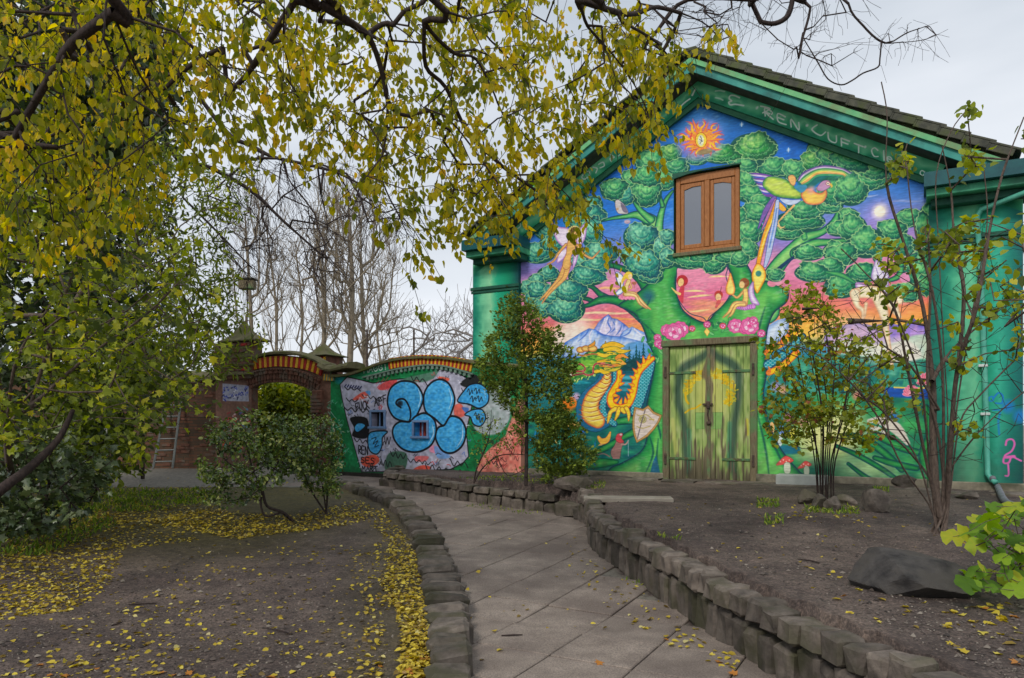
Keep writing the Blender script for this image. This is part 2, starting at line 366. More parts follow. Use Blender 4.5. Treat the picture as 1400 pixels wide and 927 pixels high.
# ---------------------------------------------------------------- the fairy-tale mural on the gable
MRES = 150.
def paint_mural():
    W_, H_ = int((MS1 - MS0) * MRES), int((MH1 - MH0) * MRES)
    def fn(P):
        s, h = wl_arr(P[:, 0], P[:, 1])
        return np.c_[(s - MS0) * MRES, (MH1 - h) * MRES]
    M = Paint(W_, H_, fn)
    A = (700, 180, 5.15); B = (1000, 180, 5.15); C = (1100, 200, 6.18); D = (700, 290, 6.18); E = (730, 420, 6.18)
    G = (730, 520, 6.18); Hh = (1030, 320, 4.932); I = (1030, 480, 4.932); J = (860, 300, 4.12); S = (900, 120, 8.829)
    rnd = random.Random(5)
    X, Y = np.meshgrid(np.arange(W_) + .5, np.arange(H_) + .5)
    # sky: height stops in metres turned to a colour ramp
    hh = MH1 - Y / MRES; ss = MS0 + X / MRES
    n = vnoise(X, Y, 60, 1) * .5 + vnoise(X, Y, 22, 2) * .3 + vnoise(X, Y, 8, 3) * .2
    n2 = vnoise(X, Y * 4, 90, 7)
    sky = ramp([(0, (20, 105, 85)), (.9, (25, 120, 95)), (1.3, (20, 116, 120)), (2.0, (30, 140, 155)), (2.25, (60, 150, 190)), (2.4, (252, 205, 70)), (2.65, (250, 170, 80)), (2.95, (235, 120, 125)), (3.35, (228, 128, 165)),
                (3.7, (232, 150, 185)), (4.0, (150, 130, 205)), (4.35, (110, 140, 218)), (4.8, (36, 124, 216)), (5.6, (20, 106, 204)), (6.3, (28, 112, 184)), (6.8, (30, 96, 160))])
    M.a[:] = sky(hh + (n - .5) * .18 + (n2 - .5) * .12)
    # cloud streaks in the sunset
    for (x, y, l, c) in [(760, 455, 70, (250, 215, 120)), (800, 437, 60, (252, 225, 150)), (830, 428, 80, (255, 235, 180)), (850, 436, 60, (245, 170, 90)), (940, 397, 50, (255, 220, 150)), (985, 378, 30, (255, 230, 170)),
                         (955, 415, 60, (240, 120, 140)), (960, 425, 70, (250, 190, 110)), (960, 405, 60, (238, 120, 150)), (835, 394, 40, (255, 200, 120)), (880, 400, 30, (255, 190, 90)), (800, 470, 60, (250, 190, 60)),
                         (1060, 430, 40, (252, 190, 90)), (1100, 440, 60, (250, 175, 60)), (1230, 415, 60, (240, 130, 120)), (1250, 432, 50, (252, 170, 90)), (1180, 452, 60, (252, 200, 60)), (815, 411, 50, (240, 140, 150)),
                         (1180, 268, 40, (190, 205, 240)), (1240, 275, 50, (150, 170, 230)), (1210, 282, 50, (110, 140, 220))]:
        M.line([(x - l / 2, y + 1.5), (x - l / 5, y - .6), (x + l / 5, y + .6), (x + l / 2, y - 1.5)], [.3, 3.2, 2.4, .3], c, alpha=.85, soft=2.5)
    M.glow((1202, 290), 30, (170, 150, 220), .8); M.glow((1203, 289), 14, (255, 245, 235), 1, 1.2); M.poly(ell(1203, 289, 7.5, 7.5), (255, 246, 226), soft=3)
    for (x, y) in [(1078, 205), (1046, 216), (955, 143), (1014, 170), (881, 197), (901, 198), (902, 172)]:
        M.glow((x, y), 4, (190, 225, 255), .9); M.line([(x, y - 3), (x, y + 3)], .8, (235, 245, 255))
    M.glow((785, 455), 34, (255, 240, 225), .95, 1.2); M.glow((765, 468), 26, (245, 225, 215), .9, 1.2); M.glow((810, 470), 22, (250, 235, 220), .7)
    # left mountains
    snow = lambda base, hi: (lambda d, x, y: lerp(rgb(base), rgb(hi), np.clip(d / 14, 0, 1) * .7 + vnoise(x * 1.6 + y * .5, y * .35, 9, 4) * .6 - .15))
    M.poly(T(E, [(500, 200), (545, 130), (590, 85), (630, 62), (660, 95), (700, 100), (760, 140), (800, 175), (830, 250), (700, 320), (500, 300)]), snow((70, 110, 205), (225, 215, 240)), (60, 90, 180), 1.2, smooth=False)
    M.poly(T(E, [(760, 200), (830, 165), (890, 195), (960, 225), (1000, 420), (700, 420), (700, 280)]), snow((90, 140, 220), (215, 225, 245)), (70, 110, 200), 1, smooth=False)
    M.poly(T(E, [(260, 300), (330, 260), (400, 215), (465, 180), (520, 190), (600, 240), (740, 250), (900, 290), (960, 420), (240, 430)]), snow((60, 120, 215), (205, 220, 245)), (50, 90, 190), 1, smooth=False)
    for p in [[(640, 75), (625, 130), (650, 190), (600, 240)], [(660, 110), (690, 170), (640, 220)], [(740, 140), (730, 190), (690, 240)], [(520, 200), (570, 230), (640, 240)], [(830, 170), (800, 220), (740, 250)], [(470, 185), (430, 240), (370, 290)]]:
        M.line(T(E, p), [.5, 2.2] + [1.6] * (len(p) - 3) + [.5], (60, 105, 205), alpha=.8, soft=2)
    for p in [[(600, 100), (580, 150), (560, 200)], [(620, 90), (600, 160), (610, 220)], [(700, 120), (690, 160), (700, 200)], [(850, 185), (900, 230), (930, 240)], [(490, 195), (470, 240), (480, 300)]]:
        M.line(T(E, p), 2.2, (238, 232, 246), alpha=.9, soft=3)
    M.poly(T(E, [(760, 330), (880, 290), (930, 300), (1000, 360), (1005, 430), (940, 460), (760, 480)]), (95, 160, 215), soft=4)
    # lakes and far land of the left panel
    M.poly(T(E, [(240, 480), (640, 470), (1000, 440), (1000, 900), (240, 900)]), ramp2v(M, (14, 128, 150), (4, 86, 96)), smooth=False, soft=5)
    for (y, x0, x1, c) in [(600, 700, 870, (70, 175, 195)), (650, 700, 860, (90, 180, 195)), (700, 700, 840, (60, 150, 165)), (560, 640, 900, (10, 90, 110)), (640, 240, 480, (20, 150, 165)), (690, 240, 420, (10, 110, 130)), (750, 260, 420, (30, 150, 150)), (580, 260, 560, (8, 90, 105))]:
        M.line(T(E, [(x0, y), ((x0 + x1) / 2, y - 6), (x1, y)]), [1, 5, 1], c, soft=4)
    for (x, y, w, t) in [(805, 470, 60, 325), (865, 500, 60, 310), (925, 470, 60, 298), (770, 480, 50, 390), (890, 520, 70, 360), (840, 520, 80, 400)]:
        for k in range(6):
            a = t + (y - t) * k / 6; b = t + (y - t) * (k + 1.25) / 6; ww = w * (k + 1.2) / 6 * .55
            M.poly(T(E, [(x, a), (x + ww, b), (x, b - 4), (x - ww, b)]), (4, 78, 84), smooth=False)
    M.poly(T(E, [(740, 500), (840, 440), (980, 440), (960, 520), (880, 540), (740, 535)]), (2, 70, 76), soft=3)
    # lower left: forest floor under the dragon
    M.poly(T(G, [(-200, 240), (300, 250), (820, 330), (900, 300), (900, 760), (-200, 760)]), lambda d, x, y: lerp(rgb((6, 92, 100)), rgb((40, 150, 110)), vnoise(x, y * 2.2, 26, 11) * 1.2 - .15), smooth=False, soft=5)
    root = lambda d, x, y: lerp(lerp(rgb((4, 78, 66)), rgb((22, 136, 70)), d / 5), rgb((104, 190, 92)), d / 13 - .35 + vnoise(x, y, 14, 6) * .3)
    M.line(T(G, [(240, 270), (330, 265), (390, 270)]), 6, root)
    M.line(T(G, [(330, 420), (430, 400), (560, 385), (700, 350), (860, 330)]), [4, 9, 10, 9, 12], root, edge=(4, 60, 80))
    M.line(T(G, [(480, 620), (560, 590), (660, 540), (760, 480), (880, 420)]), [3, 8, 9, 8, 12], root, edge=(4, 60, 80))
    M.line(T(G, [(420, 720), (560, 700), (700, 690)]), [8, 14, 6], root)
    for i in range(46):
        x = 715 + rnd.random() * 100; y = 575 + rnd.random() * 62
        c = rnd.choice([(60, 170, 150), (30, 130, 190), (90, 200, 120), (20, 150, 130), (120, 210, 190), (240, 200, 120), (20, 110, 80)])
        M.line([(x, y), (x + rnd.uniform(-4, 4), y - rnd.uniform(3, 9))], [2.6, .5], c, soft=1.2)
    M.glow((776, 553), 14, (245, 130, 20), 1, 1.0); M.poly(T(G, [(245, 170), (330, 140), (360, 180), (350, 225), (270, 240), (225, 225)]), (243, 128, 24), soft=3)
    M.glow((788, 542), 7, (235, 170, 215), .9, 1.0)
    M.line(T(G, [(255, 340), (270, 375), (330, 380), (380, 370), (430, 365)]), [2, 5, 6, 5, 1], (240, 190, 100), edge=(120, 80, 60))
    # right panel land
    M.poly(T(Hh, [(60, 640), (160, 580), (240, 560), (240, 700), (80, 760)]), snow((110, 150, 215), (225, 235, 245)), smooth=False)
    M.poly(T(Hh, [(480, 640), (600, 620), (700, 590), (800, 620), (900, 600), (1010, 620), (1080, 570), (1180, 640), (1260, 650), (1260, 760), (480, 760)]), snow((90, 85, 190), (190, 150, 220)), (80, 80, 180), 1, smooth=False, soft=2)
    M.poly(T(Hh, [(560, 720), (800, 745), (960, 730), (1100, 680), (1260, 700), (1260, 840), (560, 850)]), lambda d, x, y: lerp(rgb((230, 220, 190)), rgb((150, 200, 190)), vnoise(x, y, 18, 9)), soft=4)
    M.poly(T(I, [(80, 60), (500, 20), (1260, 60), (1260, 300), (80, 300)]), lambda d, x, y: lerp(rgb((14, 110, 110)), rgb((80, 180, 140)), vnoise(x, y * 1.5, 16, 12)), soft=5, smooth=False)
    for i in range(60):
        x = 1060 + rnd.random() * 215; y = 508 + rnd.random() * 30; hgt = rnd.uniform(8, 20)
        c = rnd.choice([(10, 95, 80), (20, 120, 95), (60, 160, 120), (8, 80, 90)])
        M.poly([(x - hgt * .22, y), (x, y - hgt), (x + hgt * .22, y)], c, smooth=False, soft=1.5)
    M.poly(T(I, [(880, 250), (1100, 250), (1260, 240), (1260, 330), (940, 330)]), (20, 80, 170), soft=3); M.line(T(I, [(950, 245), (1100, 250), (1260, 245)]), 2, (240, 210, 90))
    M.poly(T(I, [(80, 300), (600, 290), (1260, 330), (1260, 880), (60, 880)]), lambda d, x, y: lerp(rgb((20, 110, 90)), rgb((60, 165, 90)), vnoise(x, y, 30, 13) * 1.3 - .1), soft=5, smooth=False)
    M.glow((1125, 600), 62, (232, 232, 150), 1, .8, 42); M.glow((1150, 585), 45, (240, 238, 160), .9, 1.0, 40); M.glow((1185, 640), 60, (190, 215, 150), .8, 1., 22)
    M.poly(T(I, [(160, 640), (300, 640), (300, 690), (180, 690)]), (20, 110, 130), soft=5)
    for (x, y, c) in [(125, 520, (240, 190, 120)), (190, 540, (110, 150, 220)), (245, 530, (40, 100, 150)), (262, 560, (240, 230, 90)), (180, 600, (210, 225, 220))]:
        M.poly(T(I, ell(x, y, 18, 42)), c, soft=2)
    for (x, y, c) in [(235, 450, (225, 110, 120)), (340, 480, (230, 130, 130)), (150, 240, (190, 150, 210)), (200, 260, (240, 160, 120)), (650, 150, (240, 200, 110)), (700, 300, (230, 130, 110)), (920, 400, (230, 130, 120)), (950, 450, (40, 100, 200))]:
        M.glow(T(I, [(x, y)])[0], 9, c, .9, 1.)
    for (x, y, r) in [(1165, 215, 11), (1065, 290, 10)]:
        q = T(I, [(x, y)])[0]
        for k in range(9):
            a = math.pi * (1 + k / 8); M.poly(ell(q[0] + math.cos(a) * r * .5, q[1] + math.sin(a) * r * .6, r * .3, r * .7, a + math.pi / 2), (228, 110, 140), (250, 190, 200), .8)
    for p, w in [([(640, 560), (760, 600), (900, 700), (1000, 800)], 14), ([(560, 640), (700, 700), (860, 790), (960, 860)], 10), ([(800, 560), (900, 600), (1000, 650), (1160, 700)], 16), ([(820, 720), (950, 760), (1100, 790)], 14), ([(1160, 380), (1200, 560), (1150, 700), (1180, 850)], 20), ([(640, 760), (760, 850), (840, 880)], 9)]:
        M.line(T(I, p), [w * .4] + [w * .62] * (len(p) - 2) + [w * .5], root, edge=(6, 66, 90))
    M.line(T(I, [(780, 470), (860, 470), (960, 520), (1040, 620)]), [5, 12, 15, 6], (214, 205, 190), soft=3); M.line(T(I, [(770, 545), (830, 520), (900, 560)]), [3, 6, 3], (228, 222, 205), soft=2)
    for k in range(7):
        M.line(T(I, [(1185, 330 + k * 60), (1200, 345 + k * 60), (1185, 365 + k * 60)]), 1.6, (10, 90, 80))
    # the great tree
    bark = lambda d, x, y: lerp(lerp(rgb((2, 72, 68)), rgb((24, 138, 70)), d / 7), rgb((112, 200, 92)), np.clip(d / 22 - .3, 0, .9) * (.35 + vnoise(x * 1.4, y * .45, 26, 8)))
    bark2 = lambda d, x, y: lerp(lerp(rgb((10, 92, 80)), rgb((60, 168, 92)), d / 4), rgb((150, 214, 120)), d / 9 - .25)
    ol = (16, 44, 84)
    M.line(T(D, [(735, 500), (780, 460), (850, 450), (930, 475), (1000, 500), (1060, 545), (1110, 600), (1160, 680), (1230, 760)]), [3, 6, 7, 7, 9, 11, 13, 16, 22], bark, edge=ol)
    M.line(T(D, [(610, 625), (680, 635), (740, 690), (800, 730)]), [3, 5, 7, 10], bark, edge=ol)
    M.line(T(D, [(545, 725), (640, 735), (690, 765)]), [3, 5, 7], bark, edge=ol)
    M.line(T(D, [(565, 800), (650, 785), (740, 745), (850, 740), (960, 775), (1050, 820), (1150, 880), (1240, 930)]), [3, 6, 10, 11, 14, 20, 28, 34], bark, edge=ol)
    M.line(T(A, [(590, 640), (700, 612), (800, 597), (880, 585), (960, 615), (1010, 665), (1030, 760), (1040, 860), (1020, 960)]), [1.5, 4, 6, 10, 15, 18, 17, 17, 22], bark2, edge=ol)
    M.line(T(A, [(838, 430), (862, 490), (910, 560), (980, 620)]), [3, 5, 7, 10], bark2, edge=ol)
    M.line(T(A, [(1130, 420), (1085, 480), (1055, 560), (1035, 660), (1030, 760)]), [3, 6, 8, 11, 13], bark2, edge=ol)
    M.line(T(A, [(1025, 400), (1045, 470), (1060, 520)]), [2, 4, 6], bark2, edge=ol)
    M.line([(1047, 425), (1052, 385), (1066, 360), (1085, 340), (1101, 325), (1124, 317), (1141, 302), (1149, 283), (1150, 272)], [36, 24, 20, 17, 13, 9, 8, 6, 4], bark2, edge=ol)
    M.line([(1088, 346), (1112, 333), (1136, 331), (1168, 327)], [15, 11, 8, 4], bark2, edge=ol); M.line([(1100, 325), (1098, 312)], [8, 5], bark2)
    M.line([(1060, 372), (1085, 352), (1110, 348), (1140, 344)], [6, 4, 3, 1], (10, 60, 100), soft=2)
    mass = [(846, 417), (858, 424), (869, 431), (879, 448), (886, 468), (893, 486), (893, 510), (888, 534), (884, 556), (886, 580), (883, 604), (876, 617), (863, 626), (850, 633), (832, 643), (832, 668),
            (1106, 668), (1094, 646), (1078, 628), (1062, 604), (1050, 574), (1044, 540), (1048, 510), (1047, 482), (1049, 452), (1058, 428), (1076, 412), (1076, 396), (1058, 388), (1046, 384), (1034, 392), (1026, 370), (1012, 352), (994, 356), (1000, 378), (1003, 396),
            (994, 410), (980, 424), (966, 440), (950, 436), (934, 424), (926, 404), (924, 380), (934, 362), (912, 356), (898, 372), (884, 390), (866, 404)]
    M.poly(mass, bark, ol, 2.2)
    for p in [[(900, 400), (903, 430), (906, 480), (903, 560), (900, 620)], [(1036, 400), (1036, 430), (1038, 480), (1037, 560), (1042, 620)], [(1013, 368), (1016, 395), (1022, 420)], [(940, 452), (975, 446), (1010, 452)]]:
        M.line(p, [3] + [8] * (len(p) - 2) + [3], (98, 196, 96), alpha=.55, soft=7)
    for p in [[(888, 596), (893, 620), (882, 648)], [(900, 600), (898, 630), (904, 655)], [(1034, 560), (1046, 610), (1052, 655)], [(1046, 570), (1060, 612), (1082, 655)], [(893, 560), (902, 590), (903, 600)], [(878, 440), (900, 462), (908, 470)], [(1046, 420), (1040, 440), (1036, 460)], [(870, 425), (884, 418), (890, 404)]]:
        M.line(p, [1, 3, 1], (4, 70, 76), alpha=.75, soft=4)
    M.poly([(888, 650), (893, 630), (897, 622), (903, 650)], (20, 100, 140), smooth=False, soft=2)
    M.glow((886, 405), 12, (20, 90, 120), .85, 1.)
    # sunset seen through the fork
    def sunset(d, x, y):
        h = MH1 - y / MRES
        return ramp([(2.75, (252, 190, 90)), (2.95, (245, 160, 120)), (3.15, (226, 105, 145)), (3.5, (235, 140, 170)), (4, (240, 165, 190))])(h + (vnoise(x * .4, y * 3, 24, 5) - .5) * .3)
    M.poly(T(J, [(285, 262), (268, 320), (266, 410), (296, 480), (345, 530), (415, 552), (438, 572), (458, 545), (512, 500), (556, 448), (568, 400), (546, 320), (548, 262), (430, 225)]), sunset, (14, 60, 80), 2)
    for p in [[(310, 405), (370, 402), (430, 405)], [(450, 325), (500, 320), (545, 322)], [(340, 520), (400, 515), (450, 508)], [(330, 440), (400, 430), (470, 425)]]:
        M.line(T(J, p), [.5, 2.6, .5], (255, 226, 150), soft=2)
    M.poly(T(J, ell(805, 360, 26, 20)), (235, 140, 165)); M.poly(T(J, ell(840, 350, 20, 24)), (236, 150, 175))
    # leaf clumps
    def clump(cx, cy, rx, ry, k=0, outline=True, tone=0):
        rot = rnd.uniform(-.25, .25); m = max(16, int((rx + ry) * .95)) // 2 * 2
        ph1, ph2 = rnd.uniform(0, 6.28), rnd.uniform(0, 6.28); P = []
        for i_ in range(m):
            a = 2 * math.pi * i_ / m; rr_ = 1 + .055 * (1 if i_ % 2 else -1) + .13 * math.sin(3 * a + ph1) + .07 * math.sin(5 * a + ph2)
            x, y = rx * rr_ * math.cos(a), ry * rr_ * math.sin(a); P.append((cx + x * math.cos(rot) - y * math.sin(rot), cy + x * math.sin(rot) + y * math.cos(rot)))
        c = [((0, 70, 74), (12, 134, 86), (136, 214, 132)), ((0, 66, 88), (14, 132, 116), (146, 220, 176)), ((2, 78, 60), (30, 146, 66), (166, 218, 120))][tone]
        q = M.cv([(cx - rx * .25, cy - ry * .3), (cx + rx, cy), (cx, cy + ry)])
        R = max(4., min(np.linalg.norm(q[1] - q[0]), np.linalg.norm(q[2] - q[0])))
        def f(d, x, y):
            g = 1 - np.hypot((x - q[0, 0]) / R, (y - q[0, 1]) / (R * .8))
            nn = vnoise(x + cx, y * .8 + cy, 5, 3)
            return lerp(lerp(rgb(c[0]), rgb(c[1]), d / (R * .36)), rgb(c[2]), np.clip(g, 0, 1) ** .8 * 1.05 + (nn - .6) * .8 + (vnoise(x * 1.5, y * .5, 2.2, 8) - .5) * .35)
        M.poly(P, f, (176, 216, 140) if outline else None, 1.5, smooth=False)
        for f_ in (.72, .42):      # inner rows of toothed leaves
            oy = ry * (.18 if f_ > .5 else .34); m2 = int(9 + rx * f_ * .8)
            pp = []
            for q_ in range(m2 + 1):
                a = math.pi * (.06 + .88 * q_ / m2); pp.append((cx + math.cos(a) * rx * f_ + (.8 if q_ % 2 else 0), cy - oy * .6 + math.sin(a) * ry * f_ * (1.08 if q_ % 2 else .92)))
            M.line([(x, y - 1.4) for x, y in pp], 2.6, c[0], alpha=.4, soft=2.5); M.line(pp, .9, (170, 220, 150), alpha=.55, smooth=False)
        for k in range(int(rx)):   # tiny painted leaf ticks along the lower rim
            a = rnd.uniform(.1, math.pi - .1); rr = rnd.uniform(.6, .95)
            x = cx + math.cos(a) * rx * rr; y = cy + math.sin(a) * ry * rr
            M.line([(x, y - 1.3), (x + rnd.uniform(-.6, .6), y + 1.2)], .8, (4, 88, 70) if rnd.random() < .5 else (90, 190, 110), alpha=.7)
    CL = [(892, 219, 19, 14), (917, 209, 12, 10), (908, 246, 12, 11), (924, 228, 15, 9), (863, 246, 11, 12), (853, 267, 13, 10), (840, 258, 15, 12), (884, 263, 16, 15), (884, 241, 17, 12), (791, 273, 12, 9), (809, 279, 12, 9), (787, 300, 13, 9), (807, 293, 18, 10), (797, 287, 10, 7),
          (809, 316, 12, 17), (748, 316, 13, 9), (735, 345, 19, 11), (756, 333, 15, 9), (797, 358, 12, 11), (820, 346, 20, 11), (815, 362, 15, 9), (803, 377, 20, 10), (750, 374, 12, 8), (734, 384, 10, 8), (722, 393, 9, 8), (732, 410, 12, 9), (742, 421, 10, 10), (737, 396, 15, 9), (756, 403, 13, 11), (774, 421, 20, 15), (778, 397, 20, 12),
          (877, 323, 19, 15), (865, 349, 13, 12), (889, 377, 14, 8), (882, 361, 22, 15), (904, 339, 10, 11), (912, 324, 9, 9), (913, 352, 10, 11), (942, 354, 22, 10), (976, 357, 14, 13), (996, 350, 16, 8), (960, 350, 14, 7),
          (1003, 213, 9, 10), (1031, 201, 25, 15), (1021, 227, 17, 8), (986, 210, 22, 10), (953, 216, 12, 7), (965, 207, 10, 6), (1058, 229, 18, 11), (1085, 232, 13, 12), (1021, 248, 13, 12), (1029, 264, 18, 10), (1012, 297, 8, 12), (1040, 276, 16, 8), (1037, 290, 18, 10), (1025, 316, 15, 13), (1021, 341, 13, 11), (1011, 353, 11, 9),
          (1076, 316, 17, 9), (1093, 302, 27, 11), (1101, 287, 21, 10), (1134, 281, 14, 8), (1120, 203, 13, 11), (1109, 219, 12, 10), (1132, 213, 13, 12), (1136, 262, 14, 16), (1190, 245, 23, 11), (1194, 231, 17, 13), (1163, 217, 22, 15), (1163, 258, 19, 17),
          (1160, 294, 11, 8), (1147, 312, 14, 8), (1165, 311, 16, 14), (1148, 343, 18, 10), (1184, 331, 19, 16), (1242, 297, 13, 10), (1270, 293, 10, 11), (1225, 334, 22, 13), (1220, 313, 16, 11), (1266, 312, 12, 18), (1105, 345, 17, 8), (1150, 347, 18, 12), (1135, 363, 17, 8), (1115, 372, 22, 10), (1150, 391, 18, 12), (1060, 375, 10, 7),
          (1257, 371, 17, 19), (1239, 399, 17, 10), (1269, 389, 12, 12), (1263, 352, 13, 10), (1205, 352, 9, 6), (1180, 372, 18, 10)]
    for c in CL:   # dark shade between the clumps first
        M.poly(ell(c[0], c[1] + 1, c[2] * 1.32, c[3] * 1.34, 0, 14), (4, 84, 74), soft=2)
    for i, c in enumerate(CL):
        c = (c[0], c[1], c[2] * 1.2, c[3] * 1.22)
        clump(*c, tone=1 if (c[0] < 930 and c[1] > 265) else (2 if c[1] < 225 and i % 2 else 0))
    M.line([(1222, 345), (1232, 362), (1228, 378), (1212, 384)], [3, 6, 7, 4], bark2, edge=ol); M.line([(1232, 362), (1244, 352), (1252, 348)], [6, 5, 3], bark2, edge=ol)
    M.line([(1130, 372), (1150, 376), (1168, 386)], [4, 7, 4], bark2)
    M.poly([(1208, 350), (1222, 345), (1224, 356), (1216, 366), (1206, 362)], (232, 150, 190)); M.poly([(1230, 378), (1240, 372), (1244, 384), (1234, 386)], (232, 150, 190))
    # burning sun above the window
    cx, cy = 958.5, 191.5
    M.glow((cx, cy - 2), 42, (120, 150, 225), .85, 1.1, 36); M.glow((cx - 2, cy), 34, (185, 130, 205), .9, .8, 29)
    for k in range(26):
        a = 2 * math.pi * k / 26 + rnd.uniform(-.08, .08); L = rnd.uniform(26, 36) * (1 if math.sin(a) < .5 else .82)
        w = .35 * math.sin(k * 2.1)
        q = lambda r, o: (cx + math.cos(a + o) * r, cy + math.sin(a + o) * r * .92)
        M.line([q(6, 0), q(L * .5, w * .5), q(L * .8, -w * .3), q(L, w * .2)], [5, 4.4, 2.6, .4], (232, 96, 96))
        M.line([q(6, 0), q(L * .5, w * .5), q(L * .74, -w * .2), q(L * .88, w * .2)], [3.4, 2.8, 1.8, .3], (255, 205, 40) if k % 3 else (255, 150, 50))
    M.glow((cx, cy), 17, (250, 140, 60), .9, .6)
    for k in range(30):
        a = rnd.uniform(0, 6.28); r = rnd.uniform(8, 18); M.line([(cx + math.cos(a) * r, cy + math.sin(a) * r), (cx + math.cos(a + .25) * r * 1.15, cy + math.sin(a + .25) * r * 1.1)], 1.3, rnd.choice([(255, 225, 70), (225, 70, 60), (255, 180, 60)]))
    M.poly(ell(cx, cy, 7.8, 10.2), (250, 220, 60), (200, 90, 30), 1.6); M.poly(ell(cx - .3, cy + .5, 4.2, 7.5), (232, 235, 200)); M.line([(cx - 1, cy - 5), (cx + 1, cy), (cx - 1.5, cy + 5)], .9, (90, 90, 110)); M.line([(cx - 2, cy - 1), (cx + 2, cy + 2)], .8, (80, 90, 120))
    M.poly(ell(cx + 5, cy + 16, 11, 3.6, -.2), (150, 130, 90))
    # bird on the upper branch
    M.poly(T(A, [(728, 490), (745, 478), (765, 490), (795, 520), (818, 572), (780, 580), (745, 572), (728, 530)]), (206, 200, 200), (80, 80, 100), 1.2)
    M.poly(T(A, [(765, 500), (795, 525), (815, 570), (780, 560)]), (120, 110, 130)); M.glow(T(A, [(742, 545)])[0], 3, (200, 150, 90), .8)
    M.poly(T(A, ell(812, 635, 22, 14)), (190, 160, 180), soft=2); M.line(T(A, [(560, 350), (600, 345), (630, 355), (640, 375)]), [1, 1.5, 1.5, 1], (120, 200, 200))
    # phoenix
    M.poly(T(B, [(470, 330), (600, 255), (780, 270), (760, 330), (640, 350), (560, 400), (490, 400)]), (10, 110, 84), soft=6, alpha=.8)
    body = lambda d, x, y: lerp(rgb((232, 120, 80)), rgb((250, 208, 90)), d / 6)
    for i in range(13):
        t = i / 12
        c = [(120, 70, 170), (225, 205, 235), (70, 90, 190)][i % 3]
        M.line(T(B, [(480 - 60 * t, 440 + 20 * t), (300, 330 + 120 * t), (190 + 60 * t, 300 + 150 * t), (125 + 90 * t, 292 + 140 * t)]), [2, 4, 3, .5], c)
    M.poly(T(B, [(250, 320), (330, 320), (400, 345), (450, 390), (500, 420), (490, 470), (400, 470), (300, 450), (220, 380)]), lambda d, x, y: lerp(rgb((60, 140, 60)), rgb((200, 220, 90)), d / 8 + vnoise(x, y, 6, 3) * .5 - .3), (50, 70, 130), 1)
    M.poly(T(B, [(340, 470), (420, 480), (490, 480), (440, 515), (380, 510)]), (200, 215, 240), (60, 80, 160), 1)
    for j, c in enumerate([(110, 80, 160), (210, 190, 220), (60, 150, 90), (170, 215, 110), (250, 215, 100), (240, 170, 100), (60, 165, 110)]):
        o = j * 11
        M.line(T(B, [(470 + o * .5, 340 + o * .5), (510 + o * .5, 290 + o), (600, 252 + o * .9), (680, 244 + o * .9), (780, 262 + o * .75), (850 - o, 292 + o * .5)]), [1.5, 2.6, 2.8, 2.6, 2.4, .5], c)
    M.poly(T(B, [(400, 320), (430, 305), (452, 330), (445, 375), (420, 370)]), (245, 190, 110), (200, 90, 70), 1)
    M.poly(T(B, [(490, 440), (540, 400), (600, 430), (640, 430), (665, 410), (672, 450), (640, 500), (580, 515), (520, 500)]), body, (170, 80, 80), 1.2)
    M.poly(T(B, [(440, 385), (520, 375), (530, 400), (490, 430)]), (60, 150, 190)); M.glow(T(B, [(560, 410)])[0], 9, (240, 170, 160), .9)
    M.poly(T(B, [(600, 400), (640, 350), (685, 345), (700, 375), (680, 400), (630, 420)]), (200, 150, 190), (110, 70, 120), 1); M.poly(T(B, ell(680, 365, 14, 14)), (250, 235, 220), (150, 50, 60), 1); M.poly(T(B, ell(680, 365, 4, 4)), (60, 30, 30))
    M.line(T(B, [(698, 372), (708, 384), (700, 395)]), [3, 2, .8], (245, 200, 80))
    M.poly(T(B, [(312, 485), (345, 500), (385, 545), (360, 560), (325, 530)]), (250, 190, 60), (190, 90, 40), 1)
    M.line(T(B, [(440, 520), (380, 580), (335, 630), (320, 660), (380, 680)]), [3, 2.4, 2, 2, .6], (236, 180, 110)); M.line(T(B, [(330, 640), (345, 680), (380, 662)]), [2, 2, .6], (236, 200, 130))
    for p, w, c in [([(300, 470), (240, 560), (190, 680)], [6, 6, 1], (130, 95, 175)), ([(310, 480), (260, 590), (215, 690)], [3, 4, 1], (190, 120, 170))]:
        M.line(T(B, p), w, c, edge=(50, 60, 130))
    M.line([(1062, 275), (1057, 292), (1047, 318), (1040, 345), (1036, 364)], [4, 6, 6, 6, 5], (246, 165, 30), edge=(90, 60, 110)); M.line([(1061, 280), (1056, 300), (1046, 325), (1039, 350)], 2, (255, 225, 90))
    M.line([(1063, 275), (1060, 300), (1054, 330), (1050, 350), (1046, 364)], [4, 6, 7, 6, 3], (190, 205, 235), edge=(50, 80, 170)); M.line([(1062, 285), (1058, 310), (1052, 338)], 2, (110, 150, 220))
    M.poly([(1036, 360), (1044, 366), (1047, 378), (1041, 392), (1035, 401), (1030, 390), (1028, 376), (1031, 366)], lambda d, x, y: lerp(rgb((240, 150, 20)), rgb((255, 232, 110)), d / 6), (190, 90, 20), 1.2); M.poly(ell(1037, 374, 4, 4), (60, 140, 130), (150, 200, 90), 1)
    # fairies
    def fig(fr, limbs, skin=(236, 184, 100), sh=(160, 84, 70)):
        for p, w in limbs: M.line(T(fr, p), w, lambda d, x, y: lerp(rgb((206, 138, 82)), rgb(skin), d / 2.4), edge=sh, ew=.9)
    wing = lambda d, x, y: lerp(rgb((176, 120, 196)), rgb((240, 226, 245)), d / 6)
    for p in [[(338, 92), (400, 125), (470, 135), (505, 180), (505, 250), (450, 300), (385, 250), (355, 180)], [(632, 88), (585, 125), (545, 175), (545, 260), (580, 280), (620, 210)], [(455, 300), (395, 340), (380, 430), (430, 400), (470, 340)], [(530, 330), (510, 480), (545, 420), (560, 340)]]:
        M.poly(T(D, p), wing, (150, 100, 180), 1)
